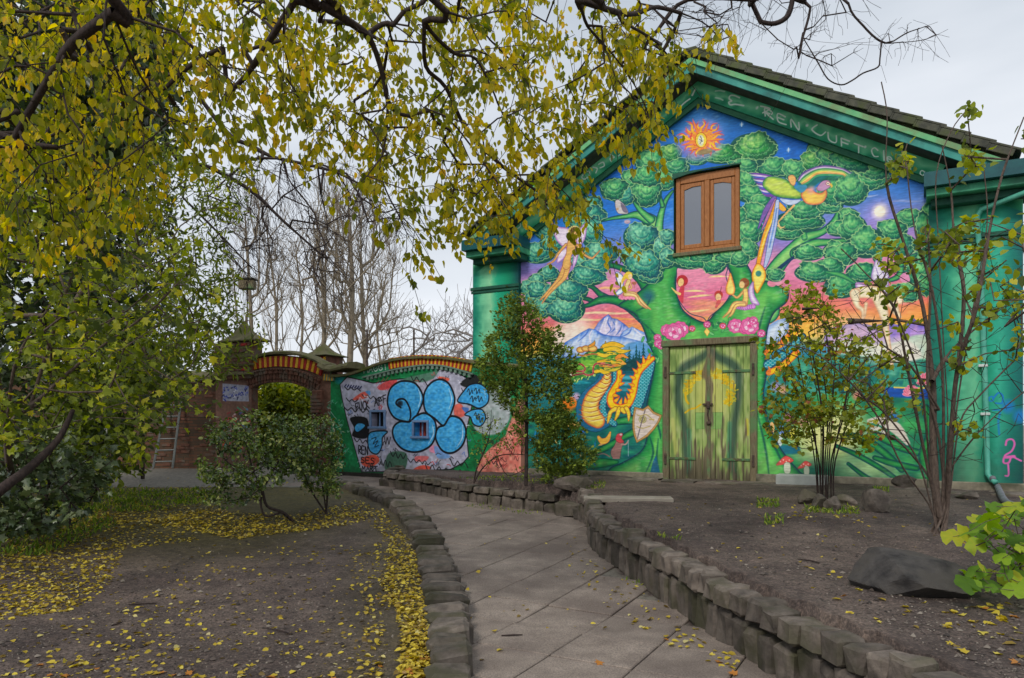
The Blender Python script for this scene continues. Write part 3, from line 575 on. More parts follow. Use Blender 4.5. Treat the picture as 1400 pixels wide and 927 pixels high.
    fig(D, [([(455, 275), (395, 345), (355, 410), (300, 440)], [3.6, 3, 2.4, 1]), ([(550, 280), (600, 350), (670, 390), (700, 370), (742, 325)], [3.6, 3, 2.4, 2, .8]), ([(450, 440), (415, 540), (370, 600), (300, 680), (240, 740)], [7, 7, 5, 4, 1.5]), ([(480, 440), (450, 540), (420, 580), (320, 680), (255, 770)], [7, 6.4, 5, 3.6, 1.2]),
            ([(505, 260), (500, 300), (480, 360), (462, 420), (460, 450)], [13, 13, 8.5, 11, 11])])
    M.poly(T(D, ell(528, 165, 55, 52)), (238, 214, 130), soft=4); M.poly(T(D, ell(532, 175, 45, 50)), (118, 92, 40), soft=2); M.poly(T(D, ell(546, 188, 25, 34, .15)), (236, 186, 110), (130, 80, 40), 1); M.line(T(D, [(535, 185), (545, 183)]), .8, (80, 50, 30)); M.line(T(D, [(556, 183), (564, 185)]), .8, (80, 50, 30)); M.line(T(D, [(545, 205), (556, 205)]), .8, (190, 70, 60))
    for p in [[(878, 505), (920, 520), (945, 560), (935, 640), (905, 620), (880, 570)], [(925, 640), (895, 660), (865, 700), (910, 698), (940, 670)]]:
        M.poly(T(D, p), lambda d, x, y: lerp(rgb((120, 150, 215)), rgb((240, 245, 250)), d / 4), (70, 90, 150), 1.2)
    for k in range(8): M.poly(T(D, ell(915 + k * 16, 722 + (k % 2) * 8, 15, 12)), (240, 150, 180), (220, 90, 140), .8)
    sk = (250, 222, 150)
    fig(D, [([(985, 580), (1010, 640), (960, 650)], [2.5, 2, 1.4]), ([(985, 585), (968, 630), (958, 690)], [6, 5.5, 7]), ([(958, 690), (1030, 690), (1080, 740), (1130, 790), (1172, 822)], [6, 5, 4, 2.6, .8]), ([(958, 695), (1040, 705), (1080, 770), (1140, 815)], [5, 4, 3, .8])], sk, (190, 130, 90))
    M.poly(T(D, ell(985, 535, 32, 32)), (246, 214, 70), (200, 150, 40), 1); M.line(T(D, [(960, 540), (935, 580), (930, 610)]), [6, 4, 1], (240, 200, 60)); M.poly(T(D, ell(998, 545, 17, 22)), (250, 215, 160))
    M.poly(T(D, [(1010, 590), (1055, 590), (1040, 615), (1020, 612)]), (190, 110, 90)); M.line(T(D, [(1032, 610), (1032, 645)]), 1, (190, 120, 90))
    M.poly(T(J, ell(300, 345, 32, 32)), (190, 40, 50)); M.poly(T(J, ell(292, 355, 17, 25, .2)), (245, 200, 130), (150, 60, 40), 1); M.line(T(J, [(300, 385), (292, 430), (300, 465)]), [6, 8, 3], (214, 60, 80)); M.line(T(J, [(240, 385), (265, 410), (285, 420)]), [1, 3, 4], (245, 205, 120))
    M.poly(T(J, ell(505, 425, 24, 24)), (200, 60, 50)); M.poly(T(J, ell(503, 438, 17, 22)), (245, 200, 140), (130, 60, 40), .8); M.line(T(J, [(515, 410), (520, 380)]), .8, (120, 50, 50)); M.line(T(J, [(505, 465), (490, 495)]), [6, 3], (220, 90, 90))
    M.poly(T(J, [(570, 300), (585, 340), (597, 390), (590, 420), (570, 425), (550, 415), (545, 385), (558, 340)]), lambda d, x, y: lerp(rgb((240, 120, 40)), rgb((255, 232, 120)), d / 5), (200, 110, 60), 1)
    M.poly(T(J, [(672, 400), (700, 350), (705, 420), (735, 480), (690, 470)]), wing, (140, 100, 180), 1)
    for k in range(9): M.poly(T(J, ell(605 + k * 12, 490 + abs(k - 4) * -2 + 8, 12, 14)), (214, 140, 215), (140, 60, 160), .9)
    fig(J, [([(640, 410), (610, 440), (585, 425)], [3, 2.4, 1.4]), ([(655, 400), (658, 440), (650, 475)], [6, 6, 8]), ([(648, 475), (595, 475), (565, 520), (530, 552)], [6, 5, 3.4, 1]), ([(648, 480), (605, 485), (580, 530), (560, 552)], [5, 4, 3, 1])], (248, 214, 120), (190, 110, 80))
    M.poly(T(J, ell(650, 358, 28, 28)), (150, 80, 40)); M.poly(T(J, ell(636, 368, 16, 20)), (245, 205, 130), (150, 90, 50), .8)
    # flowers over the door
    for i in range(60):
        x, y = rnd.choice([(905, 455), (925, 463), (895, 470), (1010, 448), (1030, 455), (1000, 440), (897, 485), (902, 480), (940, 447), (985, 447)])
        x += rnd.gauss(0, 8); y += rnd.gauss(0, 5); a = rnd.uniform(0, 6.28)
        M.poly(ell(x, y, 4.5, 1.7, a, 10), rnd.choice([(120, 200, 120), (40, 150, 80), (90, 180, 100), (20, 110, 70)]), (20, 100, 70), .8)
    def rose(x, y, r, c=(232, 100, 165)):
        M.poly(ell(x, y, r, r * .92, 0, 18, 1, .05), c, (190, 50, 120), 1)
        for k in range(14):
            a = k * 2.4; q = r * (.25 + .75 * k / 14)
            M.poly(ell(x + math.cos(a) * q * .62, y + math.sin(a) * q * .58, r * .33, r * .19, a + 1.57, 10), (250, 206, 226) if k % 2 else (240, 140, 190), (205, 60, 135), .8)
        M.poly(ell(x, y, r * .22, r * .2), (225, 70, 140))
    for q, r in [((215, 625), 9), ((285, 620), 12), ((255, 635), 13), ((160, 665), 5), ((168, 698), 6.5), ((180, 712), 5), ((600, 600), 10.5), ((650, 620), 7), ((680, 600), 12.5), ((745, 642), 5.5), ((700, 570), 6)]:
        rose(*T(J, [q])[0], r)
    rose(*T(J, [(440, 592)])[0], 5, (200, 80, 120)); rose(*T(J, [(355, 615)])[0], 4.5, (225, 90, 40)); rose(*T(J, [(528, 600)])[0], 4.5, (225, 90, 40))
    M.poly(T(J, [(438, 610), (455, 632), (440, 658), (423, 632)]), (250, 220, 110), (190, 120, 40), 1, smooth=False)
    # dragon: scaled tail, belly, flaming crest, head
    def scales(d, x, y):
        v = (np.floor(x / 5.5) % 2) * 4.5; q = ((y + v) % 9) / 9; p = np.abs((x / 5.5) % 1 - .5) * 2
        return lerp(lerp(rgb((8, 70, 110)), rgb((30, 150, 165)), d / 4), rgb((170, 225, 225)), np.clip((q - .72 + p * .2) * 4, 0, .9) * (d > 1.2))
    M.line(T(E, [(1003, 470), (975, 520), (940, 600), (905, 700), (880, 790), (850, 880)]), [7, 13, 17, 18, 17, 13], scales, edge=(10, 40, 90))
    M.line(T(E, [(690, 545), (680, 640), (620, 740), (580, 830), (600, 920), (680, 985)]), [8, 8, 9, 10, 10, 8], scales, edge=(10, 50, 90))
    M.line(T(E, [(590, 560), (545, 650), (450, 750), (410, 850), (430, 950), (520, 1010), (620, 990)]), [8, 11, 16, 18, 18, 14, 6], (30, 110, 150), edge=(6, 60, 90))
    belly = lambda d, x, y: lerp(rgb((214, 110, 60)), rgb((246, 214, 84)), d / 8)
    pb = [(620, 555), (612, 620), (560, 690), (500, 760), (475, 840), (485, 910), (540, 960)]
    M.line(T(E, pb), [8, 13, 17, 21, 24, 26, 20], belly, edge=(150, 60, 70))
    for k in range(11):
        t = k / 10 * 5.4; i = int(t); f = t - i; x = pb[i][0] * (1 - f) + pb[i + 1][0] * f; y = pb[i][1] * (1 - f) + pb[i + 1][1] * f; w = 38 + 7.4 * k
        M.line(T(E, [(x - w, y - 6 + k), (x - w * .4, y + 18 + k), (x + w * .3, y + 22), (x + w * .95, y - 2)]), [.8, 2, 2, .8], (176, 86, 40), soft=1.4)
        M.line(T(E, [(x - w * .8, y + 8 + k), (x, y + 32), (x + w * .8, y + 10)]), [.5, 1.6, .5], (255, 240, 150), soft=1.6)
    U = [(722, 545), (718, 620), (672, 700), (645, 770), (665, 830), (735, 850), (800, 815), (840, 720), (858, 620), (890, 540), (945, 480), (1003, 435)]
    M.line(T(E, U), [7, 8, 9, 10, 10, 9, 9, 9, 9, 9, 9, 6], (240, 110, 30), edge=(190, 50, 40)); M.line(T(E, U), [5, 5.5, 6.5, 7, 7, 6.5, 6.5, 6.5, 6.5, 6, 6, 4], (252, 206, 24))
    for (x, y, dx, dy) in [(735, 590, 30, -20), (730, 650, 34, -10), (705, 700, 34, 0), (680, 745, 38, 6), (690, 790, 30, -28), (730, 810, 12, -40), (775, 800, -4, -40), (805, 760, -20, -34), (825, 710, -32, -16), (835, 660, -34, -14), (845, 600, -34, -18), (865, 545, -30, -26), (895, 500, -22, -40), (930, 460, -8, -44), (970, 430, 10, -34)]:
        M.line(T(E, [(x, y), (x + dx * .6, y + dy * .6), (x + dx * 1.2, y + dy * 1.2)]), [5.5, 3.4, .4], (236, 78, 44)); M.line(T(E, [(x, y), (x + dx * .5, y + dy * .5), (x + dx * .85, y + dy * .85)]), [4, 2.2, .3], (252, 190, 24))
    for p in [[(690, 240), (650, 265), (635, 310), (622, 360)], [(720, 240), (705, 290), (685, 335)], [(780, 235), (800, 280), (800, 340)], [(745, 245), (760, 265), (772, 275)]]:
        M.line(T(G, p), [6] + [5] * (len(p) - 2) + [1.5], lambda d, x, y: lerp(rgb((220, 150, 40)), rgb((252, 220, 60)), d / 3), edge=(130, 80, 40), ew=1)
    rnd2 = random.Random(8)
    M.poly(T(E, [(250, 470), (330, 440), (400, 420), (450, 380), (560, 350), (640, 370), (760, 400), (770, 470), (720, 520), (600, 545), (520, 570), (420, 600), (330, 640), (250, 640)]), lambda d, x, y: lerp(rgb((12, 90, 50)), rgb((120, 190, 60)), vnoise(x, y, 7, 2) * 1.1 + d / 40 - .25), (10, 70, 60), 1.2)
    for (x, y, r1, r2) in [(395, 360, 36, 26), (440, 350, 38, 26), (495, 350, 40, 28)]:
        M.poly(T(E, ell(x, y, r1, r2)), lambda d, x, y: lerp(rgb((196, 120, 50)), rgb((246, 206, 110)), d / 6), (130, 70, 50), 1.1)
    for p, w, c in [([(470, 330), (505, 310), (512, 285)], 4, (230, 150, 50)), ([(570, 340), (600, 320), (605, 290)], 3, (220, 150, 60)), ([(590, 330), (660, 310), (720, 325), (765, 330)], 6, (246, 190, 40)), ([(600, 360), (680, 350), (740, 375), (815, 365)], 6, (240, 196, 40)), ([(540, 395), (600, 410), (640, 390), (700, 400)], 5, (246, 206, 50)),
                    ([(700, 430), (740, 410), (800, 430)], 6, (248, 150, 50)), ([(690, 480), (720, 455), (745, 470), (780, 480)], 6, (250, 170, 60)), ([(540, 465), (620, 450), (680, 470), (740, 460)], 4, (236, 190, 40)), ([(560, 490), (640, 500), (700, 490), (750, 500)], 4, (240, 150, 50)), ([(520, 545), (560, 535), (600, 550), (660, 540)], 5, (244, 200, 40)), ([(600, 520), (680, 530), (740, 505)], 4, (220, 200, 60))]:
        M.line(T(E, p), [w * .9] + [w] * (len(p) - 2) + [.5], c, edge=(60, 90, 40), ew=1)
    for p, c in [([(300, 570), (350, 545), (420, 540), (430, 510), (395, 480), (370, 490)], (170, 50, 60)), ([(410, 530), (420, 560), (460, 575), (500, 560), (500, 520), (520, 480), (600, 470)], (190, 60, 70)), ([(280, 590), (360, 570), (430, 560)], (130, 40, 50)), ([(540, 480), (620, 485), (680, 500)], (190, 80, 70)), ([(370, 400), (420, 410), (480, 395), (540, 400)], (170, 90, 40))]:
        M.line(T(E, p), [1.2] + [2.2] * (len(p) - 2) + [1], c, edge=(240, 200, 160), ew=.5)
    M.poly(T(E, [(290, 575), (310, 560), (322, 590), (300, 600)]), (250, 245, 230), soft=1.5)
    for k in range(34):
        x = rnd2.uniform(260, 540); y = 655 - (x - 260) * .28 + rnd2.uniform(-22, 8)
        M.line(T(E, [(x, y), (x - 10, y + rnd2.uniform(6, 16))]), [2, .4], rnd2.choice([(170, 220, 110), (230, 225, 140), (70, 160, 70)]))
    for k in range(50):
        x = rnd2.uniform(320, 740); y = rnd2.uniform(380, 530); M.line(T(E, [(x, y), (x + 24, y + rnd2.uniform(-6, 6))]), [.4, 1.3, ], rnd2.choice([(20, 110, 50), (200, 220, 80), (10, 80, 50), (240, 215, 90)]), alpha=.8)
    # right tail of the dragon
    M.line(T(Hh, [(100, 880), (180, 830), (260, 760), (330, 690)]), [12, 11, 10, 8], scales, edge=(10, 50, 90))
    for p in [[(90, 800), (130, 770), (190, 740), (240, 690), (300, 650)], [(105, 935), (170, 905), (230, 860), (290, 800)]]:
        M.line(T(Hh, p), [6, 7, 7, 7] + [4] * (len(p) - 4), (252, 196, 26), edge=(226, 80, 40), ew=1.8)
        for (x, y) in p: M.line(T(Hh, [(x, y), (x + 4, y - 26), (x - 8, y - 44)]), [5, 3, .4], (240, 120, 40))
    # shield, rat, banana
    M.poly(T(G, [(850, 225), (920, 242), (967, 212), (1012, 265), (1082, 295), (1060, 350), (1020, 410), (960, 475), (868, 528), (846, 470), (833, 400), (835, 310)]), (196, 152, 88), (110, 80, 40), 1.6, smooth=False)
    M.poly(T(G, [(864, 242), (922, 258), (962, 235), (1006, 280), (1062, 306), (1040, 355), (1005, 402), (950, 460), (878, 508), (858, 460), (848, 395), (850, 315)]), (222, 206, 196), (150, 116, 70), 1, smooth=False)
    M.poly(T(G, ell(918, 330, 32, 32)), (196, 190, 140), (160, 140, 80), 1.2); M.line(T(G, ell(918, 330, 16, 18) + [(934, 330)]), 1.2, (160, 140, 80)); M.line(T(G, [(940, 250), (905, 370), (875, 490)]), 1.4, (110, 100, 110)); M.line(T(G, [(870, 290), (900, 300), (950, 290), (1010, 340)]), 1.3, (190, 170, 100)); M.line(T(G, [(870, 390), (920, 405), (985, 385)]), 1.3, (190, 170, 100)); M.line(T(G, [(975, 330), (1015, 330)]), 1.5, (190, 170, 100))
    M.line(T(G, [(530, 630), (590, 620), (640, 645)]), [1, 1.5, 2], (150, 120, 110))
    M.poly(T(G, [(650, 600), (680, 550), (700, 510), (735, 505), (760, 530), (745, 560), (735, 600), (725, 650), (680, 660), (655, 640)]), (160, 116, 110), (80, 60, 60), 1.2); M.poly(T(G, [(690, 490), (705, 455), (745, 445), (750, 465), (740, 490), (760, 520), (730, 530), (700, 515)]), (206, 70, 76), (120, 40, 50), 1)
    M.line(T(G, [(740, 540), (775, 540), (798, 510)]), 2, (190, 150, 140)); M.line(T(G, [(797, 505), (797, 640)]), 1, (140, 170, 180)); M.poly(T(G, ell(735, 458, 12, 9)), (220, 190, 190)); M.line(T(G, [(670, 657), (720, 657)]), 2, (190, 130, 130))
    M.line(T(G, [(545, 480), (575, 515), (620, 500), (645, 440)]), [3, 7, 6, 1.5], (248, 190, 70), edge=(220, 110, 60)); M.line(T(G, [(545, 550), (570, 540)]), [1, 3], (230, 170, 90)); M.glow(T(G, [(415, 435)])[0], 4, (50, 120, 220), .9, .8)
    # mushrooms
    for (x, y, s) in [(212, 745, 1.), (346, 772, .8)]:
        M.poly(T(I, [(x - 58 * s, y + 25 * s), (x - 25 * s, y - 15 * s), (x + 5, y - 38 * s), (x + 40 * s, y - 25 * s), (x + 58 * s, y - 5 * s), (x + 20 * s, y + 12 * s)]), (226, 84, 78), (150, 60, 60), 1); M.poly(T(I, [(x - 4, y + 14 * s), (x + 34 * s, y + 10 * s), (x + 36 * s, y + 75 * s), (x - 2, y + 75 * s)]), (206, 214, 190), (90, 120, 90), 1)
        for k in range(4): M.glow(T(I, [(x - 30 * s + k * 20 * s, y - (10 if k % 2 else 0))])[0], 1.6, (250, 220, 200), 1)
    # winged pale horse
    M.glow((1160, 455), 60, (236, 206, 200), .6, 1., 30); M.glow((1215, 480), 60, (238, 232, 214), .85, 1., 22)
    M.poly(T(Hh, [(900, 800), (960, 740), (1060, 730), (1130, 800), (1100, 850), (960, 860)]), (232, 226, 212), soft=6)
    cream = lambda d, x, y: lerp(rgb((214, 160, 120)), rgb((246, 232, 196)), d / 5)
    M.poly(T(Hh, [(690, 330), (740, 335), (790, 365), (770, 380), (700, 370)]), wing, (150, 120, 190), .8)
    M.line(T(Hh, [(690, 400), (760, 390), (850, 400), (940, 420), (985, 450)]), [15, 17, 18, 18, 10], cream); M.line(T(Hh, [(685, 400), (700, 480), (740, 520), (735, 600)]), [14, 7, 6, 3], cream)
    M.line(T(Hh, [(760, 470), (750, 560)]), [5, 3], cream); M.line(T(Hh, [(850, 430), (880, 540), (900, 680), (935, 880)]), [18, 12, 7, 4], cream); M.line(T(Hh, [(930, 450), (960, 520), (990, 560)]), [14, 10, 4], cream)
    M.poly(T(Hh, [(830, 175), (870, 215), (912, 270), (912, 340), (940, 400), (880, 390), (820, 330), (795, 290), (810, 220)]), lambda d, x, y: lerp(rgb((170, 140, 196)), rgb((232, 224, 240)), d / 6 + vnoise(x * 2, y * .4, 6, 3) * .3), (130, 110, 180), 1.2)
    for p in [[(840, 200), (880, 270), (900, 360)], [(825, 220), (850, 300), (880, 370)]]: M.line(T(Hh, p), 1, (160, 140, 196))
    # the wall's own unevenness: faded spots, scuffs and mottling of the paint
    M.a = lerp(M.a, rgb((238, 236, 224)), np.clip(vnoise(X * .35, Y, 3.5, 61) * vnoise(X, Y, 40, 62) - .42, 0, 1) * .55)
    M.a *= (1 + (vnoise(X * .25 + Y * .12, Y, 2.5, 63) - .5) * .16)[..., None]
    n = vnoise(X, Y, 4, 21) * .5 + vnoise(X, Y, 11, 22) * .5
    M.a *= (1 + (n - .5) * .1)[..., None]
    sc = np.clip((vnoise(X, Y, 9, 31) * vnoise(X, Y, 3, 32) - .66) * 4, 0, 1) * .35
    M.a = lerp(M.a, rgb((170, 175, 160)), sc)
    return M

def ramp2v(M, top, bot):
    def f(d, x, y):
        t = (y - y.min()) / max(1., y.max() - y.min())
        return lerp(rgb(top), rgb(bot), t + (vnoise(x * .3, y * 2, 20, 4) - .5) * .5)
    return f
# ---------------------------------------------------------------- the painted hall
BW, BC, EAVE = 9.36, 4.68, 4.62
def gl(s_, k=0.): return 6.63 - .567 * abs(s_ - BC) + k        # raking line of the gable
DOOR = (4.10, 5.60, 2.41); WIN = (4.22, 5.38, 4.0, 5.42)
MS0, MS1, MH0, MH1 = -.08, 9.44, .05, 7.15
def hall_canvas():
    M = paint_mural()
    X, Y = np.meshgrid(np.arange(M.w) + .5, np.arange(M.h) + .5)
    S_ = MS0 + X / MRES; H_ = MH1 - Y / MRES
    nn = vnoise(X, Y, 30, 41) * .6 + vnoise(X, Y, 9, 42) * .4
    # pilasters: rounded brush-work, pale down the middle
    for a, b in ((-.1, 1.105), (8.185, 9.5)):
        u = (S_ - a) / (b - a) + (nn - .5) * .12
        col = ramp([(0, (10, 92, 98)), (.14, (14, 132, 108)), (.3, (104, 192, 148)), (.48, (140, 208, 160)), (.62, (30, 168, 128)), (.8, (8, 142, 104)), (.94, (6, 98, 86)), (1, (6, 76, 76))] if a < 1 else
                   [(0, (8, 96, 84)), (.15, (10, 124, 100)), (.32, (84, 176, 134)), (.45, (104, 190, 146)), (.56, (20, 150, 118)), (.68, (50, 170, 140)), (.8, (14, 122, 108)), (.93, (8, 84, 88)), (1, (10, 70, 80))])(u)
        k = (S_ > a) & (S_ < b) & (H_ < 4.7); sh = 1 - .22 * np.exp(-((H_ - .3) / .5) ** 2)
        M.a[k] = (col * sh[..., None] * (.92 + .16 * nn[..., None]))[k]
    # frieze board: green with curling white script
    k = H_ > gl(S_, .035)
    t = (H_ - gl(S_, .05)) / .3
    fr = ramp([(0, (30, 136, 100)), (.25, (60, 172, 122)), (.6, (130, 220, 170)), (1, (80, 192, 142))])(t + (vnoise(X, Y, 16, 44) - .5) * .7)
    M.a[k] = fr[k]
    old = M.fn
    M.fn = lambda P: (lambda q: np.c_[(q[0] - MS0) * MRES, (MH1 - q[1]) * MRES])(wl_arr(P[:, 0], P[:, 1], .1))
    Q = (1000, 0, 3.5); wt = (236, 252, 240); S = (900, 120, 8.829)
    M.line(T(S, [(980, 120), (920, 95), (870, 95), (855, 130), (885, 160), (850, 175), (870, 205), (930, 200), (1030, 215)]), 2.2, wt, alpha=.9)
    M.line(T(S, [(690, 40), (750, 35), (800, 45)]), 2, wt, alpha=.7); M.line(T(S, [(690, 120), (740, 130), (780, 150)]), 2, wt, alpha=.7); M.line(T(S, [(445, 20), (420, 70), (410, 90)]), 2.4, wt); M.line(T(S, [(380, 135), (330, 170), (280, 215)]), 2.2, wt)
    M.glow(T(S, [(1190, 245)])[0], 3, wt)
    def wr(txt, x, y, ux, uy, w=1.9, gap=.3): write(M, txt, T(Q, [(x, y)])[0], (ux[0] / 3.5, ux[1] / 3.5), (uy[0] / 3.5, uy[1] / 3.5), w, wt, gap, alpha=.95)
    M.glow(T(Q, [(125, 512)])[0], 2, wt)
    M.line(T(Q, [(140, 508), (185, 520), (150, 540)]), 1.9, wt)
    wr('REN', 160, 517, (40, 17), (2, 38), gap=.55); M.glow(T(Q, [(362, 600)])[0], 2.4, wt, 1, .6)
    M.line(T(Q, [(410, 598), (385, 620), (425, 648), (450, 632)]), 2, wt, alpha=.95)
    wr('UFT', 462, 634, (42, 17), (2, 38), gap=.5); M.glow(T(Q, [(640, 703)])[0], 2.2, wt, 1, .6)
    wr('Clean', 668, 700, (34, 14), (2, 42), gap=.28, w=1.7); wr('air', 900, 800, (28, 10), (2, 36), gap=.2, w=1.6)
    A = (700, 180, 5.15)
    for p in [[(490, 320), (510, 290), (540, 280), (545, 310), (510, 335), (490, 320)], [(570, 250), (600, 260), (590, 290)], [(690, 160), (720, 180), (690, 190), (700, 210)], [(735, 120), (770, 150), (750, 170)], [(780, 90), (800, 130), (830, 110)], [(20, 690), (10, 660), (50, 640), (60, 665), (30, 690)], [(190, 560), (230, 530), (260, 540)], [(270, 520), (300, 490), (310, 520)], [(610, 230), (640, 215), (650, 240), (620, 255)]]:
        M.line(T(A, p), 1.8, wt, alpha=.9)
    M.fn = old
    # spray on the right pilaster: flamingo and blue marks
    C = (1300, 480, 4.21); pk = (220, 100, 175)
    M.line(T(C, [(312, 540), (320, 512), (350, 508), (362, 535), (345, 575), (308, 600), (300, 640), (330, 640), (345, 605), (375, 618), (400, 630)]), 2.4, pk, soft=1.5); M.line(T(C, [(325, 640), (328, 710), (310, 715)]), 2.2, pk, soft=1.5); M.line(T(C, [(312, 610), (360, 605)]), 4, pk, soft=2)
    bl = (20, 120, 200)
    M.line(T(C, [(215, 270), (235, 262), (240, 285), (220, 288), (215, 270)]), 1.6, bl); M.line(T(C, [(240, 275), (270, 242), (295, 260), (290, 300), (255, 300)]), 2, bl); M.glow(T(C, [(325, 320)])[0], 12, bl, .9, 1.); M.glow(T(C, [(395, 375)])[0], 13, bl, .9, 1.); M.line(T(C, [(240, 340), (280, 345), (270, 400), (275, 480)]), 2.4, bl, alpha=.7)
    # tide line of dirt above the ground
    d = np.clip((.5 - H_) / .45 + (vnoise(X, Y, 14, 51) - .6), 0, 1) * .35
    M.a = lerp(M.a, rgb((70, 78, 66)), d)
    return M.image('gable painting')
def door_canvas():
    a, b, h = DOOR; R = 170.; W_, H_ = int((b - a) * R), int(h * R)
    def fn(P):
        s_, z = wl_arr(P[:, 0], P[:, 1]); return np.c_[(s_ - a) * R, (h - z) * R]
    M = Paint(W_, H_, fn); X, Y = np.meshgrid(np.arange(W_) + .5, np.arange(H_) + .5)
    n = vnoise(X, Y * .25, 5, 1) * .5 + vnoise(X, Y * .3, 16, 2) * .5
    M.a[:] = ramp([(.2, (112, 140, 74)), (.5, (156, 180, 100)), (.8, (186, 198, 132))])(n)
    D = (900, 440, 4.033)
    M.glow(T(D, [(285, 390)])[0], 34, (206, 206, 110), .85, .8, 52); M.glow(T(D, [(285, 250)])[0], 26, (196, 204, 110), .6, 1)
    for p in [[(275, 160), (250, 190), (190, 225), (130, 265), (112, 340), (112, 440), (135, 520), (150, 600), (150, 700), (165, 830)], [(295, 160), (330, 195), (395, 225), (435, 265), (445, 330), (440, 440), (420, 560), (415, 640), (410, 760), (425, 850)]]:
        M.line(T(D, p), [8, 11, 12, 12, 10, 10, 10, 10, 9, 8], (40, 70, 66), alpha=.75, soft=14)
    M.line(T(D, [(170, 600), (175, 700), (175, 820)]), 7, (70, 140, 110), alpha=.6, soft=6); M.line(T(D, [(395, 560), (390, 680), (395, 800)]), 6, (64, 140, 110), alpha=.6, soft=6)
    M.line(T(D, [(80, 540), (90, 640), (100, 720)]), 6, (206, 206, 110), alpha=.6, soft=6); M.line(T(D, [(490, 540), (492, 620)]), 4, (220, 205, 60), alpha=.7, soft=4)
    r = random.Random(3)
    for k in range(230):
        t = r.uniform(0, math.pi * 1.15); x = 285 - math.cos(t) * r.uniform(105, 145) * (1 if t < 3 else .9); y = 400 - math.sin(t) * r.uniform(95, 150)
        M.line(T(D, [(x, y), (x + r.uniform(-14, 14), y + r.uniform(-10, 10)), (x + r.uniform(-18, 18), y + r.uniform(-14, 14))]), 1.6, r.choice([(226, 190, 24), (214, 170, 20), (200, 190, 50), (236, 210, 60)]), alpha=.9)
    M.line(T(D, [(150, 500), (180, 480), (205, 475), (235, 455)]), 2.4, (230, 190, 30)); M.line(T(D, [(150, 390), (155, 430), (168, 450)]), 3, (230, 190, 30))
    M.poly(T(D, [(205, 500), (358, 498), (358, 590), (205, 590)]), lambda d, x, y: lerp(rgb((130, 176, 92)), rgb((150, 190, 110)), vnoise(x, y, 6, 3)), (96, 130, 70), .8, smooth=False)
    # bare weathered wood where the paint has gone
    f = vnoise(X, Y * .12, 4, 7) * .55 + vnoise(X, Y * .3, 12, 8) * .45
    low = np.clip((Y / H_ - .62) * 2.2, 0, .8); cen = np.exp(-((X / W_ - .5) / .07) ** 2) * np.exp(-((Y / H_ - .42) / .2) ** 2) * .45; cn2 = np.exp(-((X / W_ - .5) / .05) ** 2) * .25
    k = np.clip((f + low * .55 + cen + cn2 - .72) * 5, 0, 1) * .85
    M.a = lerp(M.a, lerp(rgb((96, 82, 66)), rgb((132, 118, 98)), vnoise(X, Y * .1, 3, 9)), k)
    M.a *= (1 - .25 * np.clip((Y / H_ - .8) * 5, 0, 1))[..., None]
    return M.image('door painting')

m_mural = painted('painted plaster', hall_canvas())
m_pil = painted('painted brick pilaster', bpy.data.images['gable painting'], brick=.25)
m_door = painted('old door paint', door_canvas(), 1., rough=.75)
m_teal_dark = surf('dark teal gloss paint', srgb((16, 72, 80)), srgb((30, 96, 98)), 5, .45, .15, .003)
m_teal = surf('teal board paint', srgb((44, 134, 126)), srgb((74, 162, 148)), 3, .6, .3, .004, c3=srgb((40, 104, 98)), s3=1.6)
m_green_strip = surf('light green trim paint', srgb((88, 170, 118)), srgb((124, 194, 132)), 4, .6, .3, .004, c3=srgb((120, 150, 104)), s3=2.6)
m_mint = surf('mint green cornice paint', srgb((56, 150, 114)), srgb((88, 178, 136)), 4, .6, .4, .004, c3=srgb((60, 122, 96)), s3=2.2)
m_band = surf('dark green moulding', srgb((20, 74, 62)), srgb((40, 98, 76)), 8, .6, .3, .004)
m_shadow = surf('soffit boards in painted shade', srgb((52, 56, 50)), srgb((76, 78, 68)), 8, .8, .3, .004)  # dark colour carries the shadow of the recess under the eaves
m_bevel = surf('green lower moulding', srgb((30, 96, 74)), srgb((56, 120, 84)), 7, .6, .2, .004)  # darker green puts the shading under the frieze into the colour
m_tile = surf('mossy concrete roof tile', srgb((66, 68, 62)), srgb((98, 98, 84)), 9, .9, .5, .01, c3=srgb((84, 92, 60)), s3=3, rnd=.18)
m_conc = surf('worn concrete', srgb((112, 106, 92)), srgb((150, 142, 122)), 7, .9, .5, .01, c3=srgb((84, 84, 68)), s3=2)
m_wood = surf('brown varnished window wood', srgb((146, 90, 48)), srgb((182, 122, 72)), 14, .5, .25, .004, stretch=(6, 6, .8))
m_oldwood = surf('weathered grey wood', srgb((92, 80, 62)), srgb((134, 124, 96)), 12, .85, .5, .006, stretch=(6, 6, .7), c3=srgb((96, 128, 84)), s3=2.5)
m_strap = surf('green painted iron strap', srgb((70, 112, 74)), srgb((100, 140, 90)), 10, .6, .3, .003, c3=srgb((90, 76, 56)), s3=9)
m_iron = surf('rusty dark iron', srgb((52, 44, 40)), srgb((92, 76, 64)), 20, .6, .4, .003)
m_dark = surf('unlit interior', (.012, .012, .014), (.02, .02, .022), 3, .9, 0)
m_plaster = surf('grey rendered side wall', srgb((110, 116, 108)), srgb((140, 144, 132)), 3, .9, .3)
m_pipe = surf('turquoise painted pipe', srgb((70, 160, 140)), srgb((104, 184, 160)), 6, .45, .1, .002)
m_glass, _n, _b = new_mat('window glass')
_b.inputs['Base Color'].default_value = (.09, .10, .13, 1); _b.inputs['Roughness'].default_value = .06; _b.inputs['Specular IOR Level'].default_value = 1.; _b.inputs['Coat Weight'].default_value = 1.; _b.inputs['Coat Roughness'].default_value = .03; _b.inputs['Coat IOR'].default_value = 2.2

